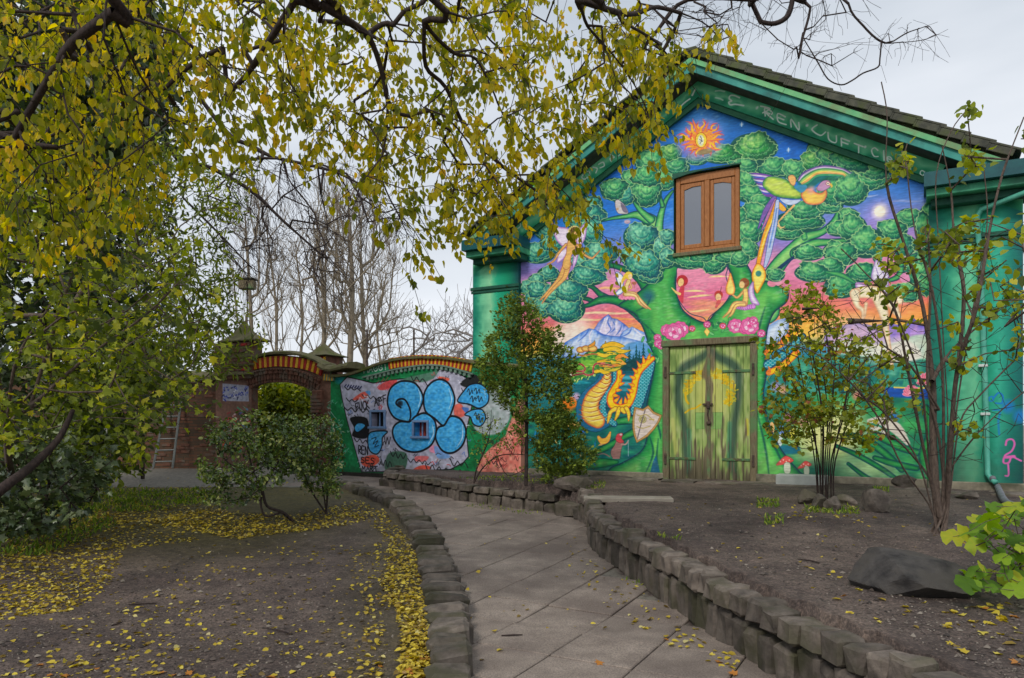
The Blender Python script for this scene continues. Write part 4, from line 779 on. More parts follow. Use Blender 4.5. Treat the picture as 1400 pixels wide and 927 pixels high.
def uvm(x, y, z): return ((x - MS0) / (MS1 - MS0), (z - MH0) / (MH1 - MH0))
hall = empty('painted_hall', BF.w(0, 0, GZ), -TH, label='green gabled hall whose front is covered by a fairy-tale mural of a giant tree', cat='building')
w = MB()
def vstrip(s0, s1, z0, z1=None):
    """one piece of the gable front between two verticals; top follows the rake when z1 is None"""
    tops = (z1, z1) if z1 is not None else (gl(s0, .05), gl(s1, .05))
    o = len(w.v); w.v += [(s0, 0, z0), (s1, 0, z0), (s1, 0, tops[1]), (s0, 0, tops[0])]; w.f.append((o, o + 1, o + 2, o + 3)); w.m.append(0)
for s0, s1 in ((.03, 1.1), (1.1, DOOR[0]), (DOOR[1], 8.19), (8.19, BW)): vstrip(s0, s1, -.3)
vstrip(DOOR[0], WIN[0], DOOR[2]); vstrip(WIN[1], DOOR[1], DOOR[2]); vstrip(WIN[0], WIN[1], DOOR[2], WIN[2])
vstrip(WIN[0], BC, WIN[3]); vstrip(BC, WIN[1], WIN[3])
for (x, z0, z1) in ((WIN[0], WIN[2], WIN[3]), (WIN[1], WIN[2], WIN[3])): w.add([(x, 0, z0), (x, .3, z0), (x, .3, z1), (x, 0, z1)], [(0, 1, 2, 3)], 1)
for z in (WIN[2], WIN[3]): w.add([(WIN[0], 0, z), (WIN[1], 0, z), (WIN[1], .3, z), (WIN[0], .3, z)], [(0, 1, 2, 3)], 1)
for x in (DOOR[0], DOOR[1]): w.add([(x, 0, -.3), (x, .25, -.3), (x, .25, DOOR[2]), (x, 0, DOOR[2])], [(0, 1, 2, 3)], 1)
w.add([(DOOR[0], 0, DOOR[2]), (DOOR[1], 0, DOOR[2]), (DOOR[1], .25, DOOR[2]), (DOOR[0], .25, DOOR[2])], [(0, 1, 2, 3)], 1)
w.obj('mural_wall', [m_mural, m_band], hall, uvf=uvm, fix=False)
sw = MB(); sw.box(.05, .25, .01, 9, -.3, EAVE); sw.box(BW - .25, BW - .02, .01, 9, -.3, EAVE); sw.prism([(.25, -.3), (BW - .25, -.3), (BW - .25, EAVE), (BC, 6.6), (.25, EAVE)], 8.8, 9)
sw.obj('side_wall', m_plaster, hall)
MB().box(WIN[0] - .1, WIN[1] + .1, .5, .52, WIN[2] - .1, WIN[3] + .1).box(DOOR[0] - .1, DOOR[1] + .1, .3, .32, -.3, DOOR[2] + .1).obj('inner_darkness', m_dark, hall).name = 'dark_interior_sheet'  # near-black sheets stand in for the darkness behind window and door
for a, b in ((.05, 1.1), (8.19, BW)):
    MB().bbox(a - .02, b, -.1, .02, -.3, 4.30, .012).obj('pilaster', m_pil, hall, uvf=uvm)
    MB().bbox(a - .06, b + .03, -.14, -.1, 3.70, 3.77, .012).bbox(a - .05, b + .02, -.12, -.1, 3.64, 3.698, .01).obj('pilaster_band', m_band, hall)
for sgn, a, b in ((0, .10, 1.31), (1, 8.15, BW + .3)):
    MB().bbox(a + .06, b - .04, -.3, .2, 4.20, 4.31, .012).obj('cornice_moulding', m_band, hall)
    MB().bbox(a, b, -.47, .22, 4.312, 4.43, .01).obj('cornice_board', m_mint, hall)
    MB().prism([(a - .03, 4.433), (b + .0, 4.433), (b + .0, 4.64), (a - .03, 4.64)], -.585, .22).obj('cornice_fascia', m_teal_dark, hall)
MB().bbox(1.1, DOOR[0] - .05, -.07, .02, -.35, .095, .012).obj('plinth', m_conc, hall)
MB().bbox(DOOR[1] + .05, 8.17, -.07, .02, -.35, .135, .012).obj('plinth', m_conc, hall)
MB().bbox(8.175, BW + .05, -.17, .02, -.35, .12, .012).obj('plinth', m_conc, hall)
MB().box(.0, 1.11, -.16, .02, -.35, .10).obj('plinth', m_conc, hall)
# raking boards of both slopes
def rake(name, mat, k0, k1, y0, y1, s_in=BC, s_out=-.1, uvf=None, both=True):
    """one board per slope; k = heights over the rake line"""
    for sg in (1, -1):
        d0, d1 = ((min(BC - s_out, (6.63 + k - 4.645) / .567)) for k in (k0, k1))
        mb = MB().prism([(BC, gl(BC, k0)), (BC, gl(BC, k1)), (BC - sg * d1, gl(BC - d1, k1)), (BC - sg * d0, gl(BC - d0, k0))], y0, y1); mb.obj(name, mat, hall, uvf=uvf)
rake('lower_moulding', m_bevel, -.05, .05, -.07, .02, s_out=1.0)
rake('frieze_board', m_mural, .052, .33, -.10, .02, s_out=.95, uvf=uvm)
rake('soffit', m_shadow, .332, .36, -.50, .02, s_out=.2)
rake('bargeboard', m_teal, .32, .45, -.54, -.505, s_out=.2)
rake('trim_strip', m_green_strip, .452, .54, -.58, -.50, s_out=.2)
# roof covering behind the verge and the verge tiles in front
for sg in (1, -1):
    a = BC - sg * 4.47
    MB().prism([(BC, gl(BC, .48)), (BC, gl(BC, .64)), (a, gl(a, .64)), (a, gl(a, .48))], -.49, 9.3).obj('roof_slope', m_tile, hall)
tl = .345; ca, sa = math.cos(math.atan(.567)), math.sin(math.atan(.567))
tm = MB(); tm.bbox(0, tl * 1.22, -.17, .17, 0, .035, .008).bbox(.0, .03, -.17, .17, -.1, -.002, .006).bbox(.03, tl, -.17, -.15, -.1, -.002, .006)
tme = fill_mesh('roof_tile', tm.v, tm.f, m_tile)
for sg in (1, -1):
    for i in range(15):
        for row in range(3):
            d = .04 + (14 - i) * tl
            o = link('roof_tile', tme, hall)
            s_ = BC - sg * d * ca
            o.location = (s_, -.45 + row * .345, gl(BC, .64) - d * sa + .015 + .0)
            s_out = d + tl
            # tile runs from its upper end down the slope; lower end lies on the next one
            M_ = Matrix.Rotation(math.radians(0) if sg < 0 else math.pi, 4, 'Z') @ Matrix.Rotation(math.atan(.567) - .075, 4, 'Y')
            o.rotation_euler = M_.to_euler(); o.rotation_euler.z += random.Random(i * 7 + sg + row).uniform(-.01, .01)
            o.location.z += .03
rc = MB()
for k in range(26): rc.bbox(BC - .13, BC + .13, -.62 + k * .38, -.26 + k * .38, 7.21 + .01 * (k % 2), 7.34, .04)
rc.obj('ridge_tiles', m_tile, hall)
# window
wf = MB(); x0, x1, z0, z1 = WIN
wf.bbox(x0 + .02, x0 + .10, .06, .16, z0, z1 - .02).bbox(x1 - .10, x1 - .02, .06, .16, z0, z1 - .02).bbox(x0 + .10, x1 - .10, .06, .16, z0, z0 + .09).bbox(x0 + .10, x1 - .10, .06, .16, z1 - .16, z1 - .02).bbox((x0 + x1) / 2 - .045, (x0 + x1) / 2 + .045, .05, .15, z0 + .09, z1 - .16)
win = wf.obj('window', m_wood, hall)
MB().bbox(x0 - .01, x1 + .03, -.04, .10, z0 - .05, z0 + .02, .01).obj('sill', m_oldwood, win)
for k in range(2):
    a = x0 + .10 if k == 0 else (x0 + x1) / 2 + .045; b = (x0 + x1) / 2 - .045 if k == 0 else x1 - .10
    zt = z1 - .16
    MB().bbox(a + .003, a + .068, .08, .13, z0 + .093, zt).bbox(b - .068, b - .003, .08, .13, z0 + .093, zt).bbox(a + .068, b - .068, .08, .13, z0 + .093, z0 + .17).prism([(a + .068, zt), (a + .068, zt - (.11 if k == 0 else .07)), ((a + b) / 2, zt - .07), (b - .068, zt - (.07 if k == 0 else .11)), (b - .068, zt)], .08, .13).obj('sash', m_wood, win)
    MB().box(a + .06, b - .06, .10, .108, z0 + .16, zt - .05).obj('pane', m_glass, win)
MB().prism([(x0 - .02, z1 - .07), (x0 + .25, z1 - .02), (BC + .12, z1 + .01), (x1 - .2, z1 + .01), (x1 + .02, z1), (x1 + .02, z1 + .03), (x0 - .02, z1 + .03)], -.012, .06).obj('lintel', m_band, win)
# double door
a, b, h = DOOR
df = MB().bbox(a - .07, a + .045, -.06, .06, -.06, h - .06, .012).bbox(b - .045, b + .07, -.06, .06, -.1, h - .06, .012).bbox(a - .09, b + .09, -.08, .06, h - .058, h + .06, .012)
door = df.obj('door', m_oldwood, hall)
uvd = lambda x, y, z: ((x - a) / (b - a), z / h)
rr = random.Random(4); xx = a + .05; wd = (b - a - .1) / 12
for k in range(12):
    q = rr.uniform(-.004, .004)
    MB().bbox(xx + .0025, xx + wd - .0025, -.012 + q, .03, -.03 + rr.uniform(-.01, .01), h - .065, .005).obj('door_plank', m_door, door, uvf=uvd); xx += wd
MB().bbox((a + b) / 2 - .03, (a + b) / 2 + .03, -.035, -.013, -.02, h - .07, .006).obj('cover_strip', m_oldwood, door)
for z in (1.86, .34):
    for sg in (0, 1):
        x_0 = a + .0 if sg == 0 else b - .52
        MB().bbox(x_0, x_0 + .52, -.028, -.014, z, z + .045, .004).obj('strap_hinge', m_strap, door)
for z in (1.9, .35):
    for x_ in (a - .03, b - .01): MB().bbox(x_, x_ + .04, -.085, -.058, z - .1, z + .1, .006).obj('hinge_pin', m_iron, door)
MB().bbox((a + b) / 2 - .1, (a + b) / 2 + .08, -.05, -.036, 1.30, 1.335, .004).bbox((a + b) / 2 - .03, (a + b) / 2 + .03, -.075, -.036, 1.24, 1.37, .01).obj('hasp', m_iron, door)
MB().tube([((a + b) / 2, -.055, 1.24), ((a + b) / 2 - .01, -.06, 1.15), ((a + b) / 2 + .01, -.05, 1.03)], .014, 6).bbox((a + b) / 2 - .03, (a + b) / 2 + .05, -.075, -.036, .97, 1.02, .008).obj('hanging_chain', m_iron, door)
# drainpipe
def hp(px, py, off): s_, z = wl_arr(px, py, off); return (float(s_), -off, float(z))
MB().tube([hp(1412, 259, .42), hp(1400, 264, .4), hp(1366, 277, .25), hp(1342, 286, .18), hp(1336, 296, .15), hp(1338, 330, .15), hp(1342, 400, .15), hp(1346, 500, .15), hp(1349, 600, .15), hp(1350, 648, .15), hp(1356, 656, .2), hp(1362, 660, .25)], .038, 10).obj('drainpipe', m_pipe, hall, smooth=True)
for (x_, y_) in ((1344, 500), (1347, 566)):
    p = hp(x_, y_, .15); MB().bbox(p[0] - .06, p[0] + .06, p[1] - .045, p[1] + .06, p[2] - .02, p[2] + .02, .006).obj('pipe_clip', surf('white clip', srgb((190, 200, 196)), srgb((210, 215, 210)), 5, .5, 0), hall)
# ---------------------------------------------------------------- graffiti wall, gateway and brick wall
_ax, _ay = .172, 14.35; _bx, _by = -4.07, 16.6
_L = math.hypot(_ax - _bx, _ay - _by); _dx, _dy = (_ax - _bx) / _L, (_ay - _by) / _L
GTH = -math.atan2(_dy, _dx)
_ex, _ey = _bx - _dx * 3.83, _by - _dy * 3.83
WF = Frame(_ex, _ey, GTH)            # runs from the left tower (0) to the hall
def wp(px, py, off=0.): a, z = WF.px(px, py, off); return (float(a), float(z))
WLEN = 3.83 + _L
WR = 120.; WM0, WM1, WZ0, WZ1 = -.3, WLEN + .1, .1, 3.7
def wall_canvas():
    def fn(P): a, z = WF.px(P[:, 0], P[:, 1]); return np.c_[(a - WM0) * WR, (WZ1 - z) * WR]
    M = Paint(int((WM1 - WM0) * WR), int((WZ1 - WZ0) * WR), fn)
    X, Y = np.meshgrid(np.arange(M.w) + .5, np.arange(M.h) + .5)
    n = vnoise(X, Y, 22, 1) * .6 + vnoise(X, Y, 7, 2) * .4
    R = (430, 460, 4.633); C3 = (280, 430, 6.18)
    rnd = random.Random(9)
    # unpainted brick colour on the gateway, green on the wall
    brick = lerp(rgb((92, 66, 54)), rgb((134, 98, 82)), n); bx = int((wp(452, 560)[0] - WM0) * WR)
    M.a[:] = brick
    g = lerp(rgb((8, 96, 48)), rgb((24, 146, 84)), n * 1.2 - .1); M.a[:, bx:] = g[:, bx:]
    M.poly(T(R, [(120, 230), (300, 180), (560, 150), (1000, 150), (1000, 120), (1000, 240), (560, 210), (330, 275), (170, 300)]), (36, 132, 88), soft=4)
    M.glow(T(R, [(160, 270)])[0], 9, (20, 150, 170), .9, 1)
    for k in range(46):
        x, y = rnd.uniform(90, 230), rnd.uniform(420, 760)
        M.line(T(R, [(x, y), (x + rnd.uniform(-20, 20), y + rnd.uniform(-24, 24)), (x + rnd.uniform(-24, 24), y + rnd.uniform(-10, 30))]), 1.1, rnd.choice([(130, 205, 175), (60, 170, 120), (190, 220, 210), (20, 120, 70)]), alpha=.7)
    M.poly(T(R, [(1080, 330), (1220, 330), (1240, 480), (1215, 560), (1150, 620), (1040, 610), (1000, 520)]), lambda d, x, y: lerp(rgb((140, 160, 155)), rgb((188, 194, 200)), vnoise(x, y, 9, 5)), soft=5)
    M.poly(T(R, [(1060, 770), (1120, 700), (1200, 640), (1230, 560), (1310, 400), (1320, 860), (1040, 860)]), lambda d, x, y: lerp(rgb((206, 104, 92)), rgb((236, 158, 138)), vnoise(x, y, 9, 5)), soft=3)
    for k in range(22):
        x, y = rnd.uniform(1060, 1290), rnd.uniform(650, 830)
        M.line(T(R, [(x, y), (x + rnd.uniform(-18, 18), y - 18), (x + rnd.uniform(-10, 30), y + 10), (x + 30, y - 14)]), 1., rnd.choice([(60, 30, 30), (180, 60, 60), (90, 40, 40)]), alpha=.8)
    # silver panel
    pan = [(160, 305), (205, 256), (290, 275), (370, 296), (520, 272), (640, 262), (750, 262), (790, 208), (900, 228), (1010, 290), (1000, 420), (960, 600), (975, 760), (940, 800), (860, 842), (560, 856), (296, 858), (258, 720), (205, 530), (175, 400)]
    M.poly(T(R, pan), lambda d, x, y: lerp(rgb((150, 150, 172)), rgb((196, 196, 216)), vnoise(x, y, 10, 6) * .8 + .2), (18, 18, 22), 2.6, smooth=False)
    M.poly(T(R, [(470, 740), (580, 740), (565, 850), (450, 850)]), (70, 110, 90), soft=3)
    M.poly(T(R, [(560, 270), (740, 225), (790, 208), (745, 270), (660, 290)]), (84, 128, 108), soft=3); M.poly(T(R, [(920, 300), (1010, 240), (1060, 300), (1000, 330)]), (30, 34, 36), soft=2)
    for (p, c) in [([(240, 400), (290, 360), (330, 350), (340, 380), (290, 400)], (228, 86, 66)), ([(400, 330), (440, 290), (520, 275), (500, 310), (440, 340)], (214, 74, 74)), ([(300, 770), (380, 750), (410, 790), (350, 830), (300, 810)], (232, 84, 56)), ([(640, 830), (690, 815), (740, 830), (700, 850), (630, 848)], (226, 76, 56)), ([(885, 440), (930, 430), (950, 500), (890, 510)], (226, 96, 80)), ([(790, 255), (850, 265), (840, 285), (790, 275)], (230, 90, 60)), ([(930, 450), (975, 455), (960, 485)], (60, 110, 190)), ([(740, 690), (800, 700), (790, 740), (730, 730)], (226, 140, 170)), ([(640, 760), (720, 760), (700, 790), (640, 790)], (232, 110, 110)), ([(760, 690), (860, 760), (780, 770)], (110, 160, 220)), ([(320, 350), (350, 345), (350, 375)], (80, 150, 210))]:
        M.poly(T(R, p), c, soft=2, alpha=.9)
    for (x0, y0, nz_, st, am, w) in [(190, 325, 6, 20, 10, 1.6), (185, 455, 11, 24, 16, 1.7), (200, 400, 5, 18, 12, 1.5), (250, 655, 6, 18, 14, 1.4), (440, 650, 5, 10, 30, 1.4), (480, 745, 7, 16, 18, 1.5), (590, 780, 9, 18, 14, 1.3), (700, 830, 12, 22, 26, 1.6), (860, 800, 6, 22, 22, 1.5), (610, 265, 6, 18, 14, 1.5), (300, 375, 8, 18, 12, 1.3), (420, 800, 6, 14, 24, 1.4), (700, 300, 5, 20, 14, 1.4), (1090, 790, 6, 14, 14, 1.2), (930, 340, 6, 14, 16, 1.2)]:
        M.line(T(R, [(x0 + i * st, y0 + (am if i % 2 else -am) * rnd.uniform(.5, 1) + i * 3) for i in range(nz_)]), w, (26, 24, 30), alpha=.9)
    for k in range(70):
        x, y = rnd.choice([(rnd.uniform(200, 470), rnd.uniform(320, 500)), (rnd.uniform(260, 500), rnd.uniform(620, 850)), (rnd.uniform(560, 960), rnd.uniform(745, 850)), (rnd.uniform(600, 1000), rnd.uniform(225, 290)), (rnd.uniform(930, 1000), rnd.uniform(330, 700))])
        M.line(T(R, [(x, y), (x + rnd.uniform(4, 16), y + rnd.uniform(-18, 18)), (x + rnd.uniform(8, 26), y + rnd.uniform(-16, 16)), (x + rnd.uniform(14, 34), y + rnd.uniform(-18, 18))]), rnd.uniform(.7, 1.3), rnd.choice([(30, 28, 34), (60, 60, 76), (226, 226, 236), (30, 28, 34), (200, 70, 70), (90, 120, 190)]), alpha=.85)
    for k in range(7): M.line(T(R, [(190 + k * 16, 318 + k * 2), (200 + k * 16, 306 + k * 2)]), 2, (40, 44, 90))
    for k in range(26):
        x, y = rnd.uniform(380, 530), rnd.uniform(280, 350); M.line(T(R, [(x, y), (x + 18, y - 22)]), .9, (214, 60, 70), alpha=.7)
    M.poly(T(R, [(226, 515), (332, 520), (334, 640), (240, 632), (250, 580)]), (18, 18, 22), soft=1.5)
    bl = lambda d, x, y: lerp(rgb((40, 146, 216)), rgb((92, 190, 240)), vnoise(x, y * 2, 7, 5)); bk = (12, 14, 22)
    def blob(P, ew=3.4): M.poly(T(R, P), bl, bk, ew)
    M.poly(T(R, [(252, 580), (270, 552), (300, 550), (320, 565), (298, 590), (268, 606)]), bl, bk, 1.5)
    blob([(345, 615), (385, 600), (460, 602), (430, 640), (425, 700), (395, 745), (350, 725), (336, 665)]); M.line(T(R, [(360, 650), (390, 640), (370, 680), (400, 660), (380, 700), (405, 690)]), 1, bk)
    blob([(905, 412), (940, 350), (985, 305), (1050, 302), (1098, 350), (1095, 420), (1040, 455), (980, 430)]); blob([(950, 495), (1000, 465), (1060, 465), (1082, 520), (1050, 568), (1005, 555), (985, 510)], 3)
    for (x0, y0) in ((965, 350), (1010, 345), (985, 395), (1025, 395), (1008, 500), (1030, 525)):
        M.line(T(R, [(x0, y0), (x0 + 12, y0 - 18), (x0 + 16, y0 + 20), (x0 + 30, y0 - 10), (x0 + 36, y0 + 12)]), 1.1, bk)
    blob([(570, 282), (640, 300), (686, 380), (670, 450), (625, 530), (570, 538), (500, 510), (462, 430), (475, 340), (520, 295)], 5)
    blob([(790, 272), (850, 300), (886, 390), (870, 470), (822, 565), (760, 520), (700, 470), (692, 370), (730, 300)], 5)
    blob([(860, 506), (925, 525), (958, 600), (935, 690), (870, 738), (805, 720), (765, 640), (780, 580), (822, 560)], 5)
    blob([(640, 505), (700, 486), (758, 530), (768, 610), (735, 690), (650, 732), (560, 715), (503, 650), (497, 580), (540, 540), (600, 540)], 5)
    M.line(T(R, [(545, 450), (515, 425), (530, 400), (570, 400), (600, 450), (608, 500), (600, 535)]), 2.6, bk); M.glow(T(R, [(540, 425)])[0], 5, bk, .9, .8)
    wh = (196, 226, 246)
    for p in [[(655, 330), (672, 390), (655, 450)], [(850, 330), (868, 400), (850, 460)], [(935, 560), (935, 640), (900, 700)], [(745, 560), (752, 620), (720, 680)], [(1075, 340), (1082, 390)], [(800, 290), (840, 310)]]:
        M.line(T(R, p), [.8] + [2] * (len(p) - 2) + [.8], wh, alpha=.85, soft=1.6)
    def wt(txt, x, y, ux, uy, w, c, gap=.3): write(M, txt, T(R, [(x, y)])[0], (ux[0] / 4.633, ux[1] / 4.633), (uy[0] / 4.633, uy[1] / 4.633), w, c, gap)
    wt('FUCK', 258, 424, (17, -4), (6, 50), 1.5, (20, 18, 24)); wt('AF', 376, 392, (22, -4), (4, 50), 1.5, (20, 18, 24)); wt('F', 432, 374, (20, -4), (3, 46), 1.4, (20, 18, 24))
    wt('REN', 278, 692, (16, 2), (2, 50), 1.5, (20, 18, 24)); wt('SES', 292, 764, (24, 2), (2, 36), 1.4, (30, 20, 24)); wt('MART', 300, 822, (20, 0), (0, 28), 1.3, (30, 30, 40))
    wt('MAGG!', 308, 196, (24, -4), (4, 36), 1.5, (214, 226, 220))
    # tags on the left pier of the gate
    M.poly(T(C3, [(150, 582), (370, 600), (372, 735), (152, 730)]), (158, 160, 178), soft=2, smooth=False)
    for k in range(34):
        x, y = rnd.uniform(160, 350), rnd.uniform(605, 715); M.line(T(C3, [(x, y), (x + rnd.uniform(-16, 16), y + rnd.uniform(-26, 26)), (x + rnd.uniform(-22, 22), y)]), 1.3, rnd.choice([(50, 60, 150), (30, 34, 80), (220, 220, 235), (90, 100, 180)]))
    for k in range(60):
        x, y = rnd.uniform(150, 380), rnd.uniform(780, 1150); M.line(T(C3, [(x, y), (x + rnd.uniform(-26, 26), y + rnd.uniform(-26, 26))]), 2.6, rnd.choice([(200, 70, 50), (60, 70, 170), (220, 200, 200), (90, 150, 190), (60, 150, 110), (150, 60, 60)]), alpha=.8)
    M.a *= (.9 + .2 * vnoise(X, Y, 5, 9))[..., None]
    d = np.clip((.85 - (WZ1 - Y / WR)) / .5 + vnoise(X, Y, 12, 51) - .7, 0, 1) * .5; M.a = lerp(M.a, rgb((60, 66, 52)), d)
    return M.image('wall painting')
m_wall = painted('sprayed brick wall', wall_canvas(), brick=.55, rough=.65)
uvw = lambda x, y, z: ((x - WM0) / (WM1 - WM0), (z - WZ0) / (WZ1 - WZ0))
m_brick = surf('old dark red brick', srgb((84, 56, 46)), srgb((126, 86, 70)), 10, .9, .4, .006, rnd=.22, c3=srgb((104, 92, 80)), s3=4)
m_moss = surf('mossy cement coping', srgb((92, 88, 62)), srgb((132, 124, 92)), 6, .95, .6, .015, c3=srgb((92, 98, 48)), s3=3)
m_red = surf('red painted brick', srgb((146, 30, 28)), srgb((182, 48, 36)), 9, .7, .3, .004, rnd=.12)
m_yel = surf('yellow painted brick', srgb((206, 150, 34)), srgb((230, 182, 52)), 9, .7, .3, .004, rnd=.12)
m_greyb = surf('grey green painted brick', srgb((92, 124, 108)), srgb((130, 150, 138)), 9, .8, .3, .004, rnd=.15)
m_mortar = surf('dark mortar', srgb((40, 37, 34)), srgb((58, 54, 48)), 12, .95, .5, .01)
m_frame = surf('pale blue window frame paint', srgb((96, 130, 172)), srgb((126, 152, 190)), 9, .6, .2, .003)
m_redsheet = surf('orange red inside of the recess', srgb((150, 50, 40)), srgb((190, 80, 60)), 6, .8, .2)

gw = empty('graffiti_wall', WF.w(0, 0, 0), -GTH, label='curved-top brick wall sprayed with big bulging blue graffiti letters', cat='wall')
def top_curve(pts, off=0.): return [wp(x, y, off) for x, y in pts]
TOPW = [(453, 516), (470, 515), (484, 512), (500, 507), (520, 499), (545, 493), (570, 490.5), (600, 491), (625, 493.5), (650, 497), (680, 500), (712, 503)]
tc_ = catmull(top_curve(TOPW), False, 3)
xs = [float(q[0]) for q in tc_]; zs = [float(q[1]) for q in tc_]
wm = MB(); holes = []
for (px0, px1, py0, py1) in ((430 + 362 / 4.633, 430 + 440 / 4.633, 460 + 480 / 4.633, 460 + 570 / 4.633), (430 + 632 / 4.633, 430 + 712 / 4.633, 460 + 545 / 4.633, 460 + 632 / 4.633)):
    (a0, z1_), (a1, z0_) = wp(px0, py0), wp(px1, py1); holes.append((a0, a1, z0_, z1_))
cuts = sorted(set(xs + [h_[0] for h_ in holes] + [h_[1] for h_ in holes]))
for a, b in zip(cuts[:-1], cuts[1:]):
    ta, tb = np.interp(a, xs, zs), np.interp(b, xs, zs); m_ = (a + b) / 2
    hh_ = [q for q in holes if q[0] < m_ < q[1]]
    if hh_:
        q = hh_[0]; wm.prism([(a, .2), (b, .2), (b, q[2]), (a, q[2])], 0, .3); wm.prism([(a, q[3]), (b, q[3]), (b, tb), (a, ta)], 0, .3)
    else: wm.prism([(a, .2), (b, .2), (b, tb), (a, ta)], 0, .3)
wm.obj('wall_face', m_wall, gw, uvf=uvw)
for q, mm in zip(holes, (m_dark, m_redsheet)):
    MB().box(q[0] - .05, q[1] + .05, .2, .22, q[2] - .05, q[3] + .05).obj('recess_back', mm, gw)
    fr = MB(); e = .05
    fr.bbox(q[0] - e, q[1] + e, -.03, .05, q[3], q[3] + e, .006).bbox(q[0] - e - .02, q[1] + e + .02, -.06, .05, q[2] - e, q[2], .006).bbox(q[0] - e, q[0], -.03, .05, q[2], q[3], .006).bbox(q[1], q[1] + e, -.03, .05, q[2], q[3], .006)
    wf_ = fr.obj('recess_window', m_frame, gw)
    MB().box((q[0] + q[1]) / 2 - .012, (q[0] + q[1]) / 2 + .012, .06, .09, q[2], q[3]).obj('glazing_bar', m_frame, wf_)
def ribbon(pts, t0, t1, y0, y1, name, mat, parent, n=3, smooth=False, **k):
    """a course that follows the curved top: t0..t1 above the line"""
    q = catmull(pts, False, n); m = MB()
    for i in range(len(q) - 1):
        (a, za), (b, zb) = q[i], q[i + 1]
        m.prism([(a, za + t0), (b, zb + t0), (b, zb + t1), (a, za + t1)], y0, y1)
    return m.obj(name, mat, parent, **k)
def coping(pts, y0, y1, name, mat, parent, h=.11):
    """rounded mossy cap"""
    q = catmull(pts, False, 3); m = MB(); r = random.Random(2)
    prof = [(y0, 0), (y0 - .01, .05), (y0 + .06, h * .8), ((y0 + y1) / 2, h), (y1 - .06, h * .8), (y1, .04), (y1, 0)]
    V = []
    for (a, z) in q: V += [(a, y + r.uniform(-.006, .006), z + d + r.uniform(-.006, .006)) for y, d in prof]
    k = len(prof); Fc = [(i * k + j, (i + 1) * k + j, (i + 1) * k + (j + 1) % k, i * k + (j + 1) % k) for i in range(len(q) - 1) for j in range(k)]
    Fc += [tuple(range(k)), tuple(range((len(q) - 1) * k, len(q) * k))]
    return m.add(V, Fc).obj(name, mat, parent)
coping(top_curve(TOPW), -.09, .39, 'coping', m_moss, gw, .07)
def soldier(pts, t0, t1, n, parent, mats, y0=-.035, ms=None, cmap=None, gap=.12):
    """bricks standing side by side along a curve"""
    q = catmull(pts, False, 6); L = np.r_[0, np.cumsum(np.hypot(*np.diff(q, axis=0).T))]
    for i in range(n):
        ta, tb = L[-1] * (i + gap / 2) / n, L[-1] * (i + 1 - gap / 2) / n
        a, za, b, zb = np.interp(ta, L, q[:, 0]), np.interp(ta, L, q[:, 1]), np.interp(tb, L, q[:, 0]), np.interp(tb, L, q[:, 1])
        dx, dz = b - a, zb - za; l = math.hypot(dx, dz); nx, nz_ = -dz / l, dx / l
        P = [(a + nx * t0, za + nz_ * t0), (b + nx * t0, zb + nz_ * t0), (b + nx * t1, zb + nz_ * t1), (a + nx * t1, za + nz_ * t1)]
        MB().prism(P, y0, .02).obj('brick', cmap(i) if cmap else mats[i % len(mats)], parent)
Rq = lambda L_: [wp(430 + x / 4.633, 460 + y / 4.633) for x, y in L_]
soldier(Rq([(468, 140), (520, 128), (600, 118), (700, 112), (800, 116), (900, 128), (1010, 150)]), -.24, -.015, 44, gw, [m_red, m_yel])
# small dentils under the green band
q_ = catmull(Rq([(330, 268), (400, 255), (520, 225), (640, 205), (740, 198), (830, 205), (920, 228), (1000, 255)]), False, 6)
L_ = np.r_[0, np.cumsum(np.hypot(*np.diff(q_, axis=0).T))]
for i in range(24):
    t = L_[-1] * (i + .5) / 24; a, z = np.interp(t, L_, q_[:, 0]), np.interp(t, L_, q_[:, 1])
    MB().bbox(a - .032, a + .032, -.05, .01, z - .035, z + .035, .006).obj('dentil', m_greyb, gw)
ribbon(Rq([(310, 262), (400, 240), (520, 210), (640, 190), (740, 182), (830, 190), (920, 212), (1010, 240)]), -.012, .02, -.06, .01, 'ledge', m_greyb, gw)
MB().box(3.9, WLEN, -.03, -.002, .2, .53).obj('wall_base', m_mortar, gw)

# gateway
gate = empty('arched_gateway', WF.w(0, 0, 0), -GTH, label='brick gateway with a red and yellow striped arch and cone-capped towers', cat='gateway')
Cq = lambda L__, off=0.: [wp(280 + x / 6.18, 430 + y / 6.18, off) for x, y in L__]
inner = Cq([(395, 615), (430, 590), (500, 572), (600, 566), (700, 568), (790, 585), (870, 615), (925, 650)])
ic = catmull(inner, False, 4); top = Cq([(100, 520), (340, 490), (430, 410), (480, 372), (560, 352), (650, 346), (760, 352), (850, 372), (930, 405), (1000, 440), (1070, 480)]); tcv = catmull(top, False, 3)
gm = MB(); x_l, x_r = float(ic[0][0]), float(ic[-1][0]); x_e = xs[0]
gx = sorted(set([0., x_l, x_r, x_e] + [float(q[0]) for q in ic] + [float(q[0]) for q in tcv if 0 < q[0] < x_e]))
gx = [v for v in gx if 0 <= v <= x_e]
for a, b in zip(gx[:-1], gx[1:]):
    if b - a < 1e-4: continue
    m_ = (a + b) / 2; ta, tb = (float(np.interp(v, tcv[:, 0], tcv[:, 1])) for v in (a, b))
    ba, bb = ((float(np.interp(v, ic[:, 0], ic[:, 1])) for v in (a, b)) if x_l < m_ < x_r else (.2, .2))
    gm.prism([(a, ba), (b, bb), (b, tb), (a, ta)], 0, .2)
gm.m = [1 if i % 6 > 1 else 0 for i in range(len(gm.f))]
gm.obj('gate_wall', [m_wall, m_brick], gate, uvf=uvw)
coping(Cq([(380, 400), (430, 385), (480, 360), (560, 342), (650, 336), (760, 342), (850, 362), (930, 392), (1000, 430), (1040, 446)]), -.1, .3, 'coping', m_moss, gate, .1)
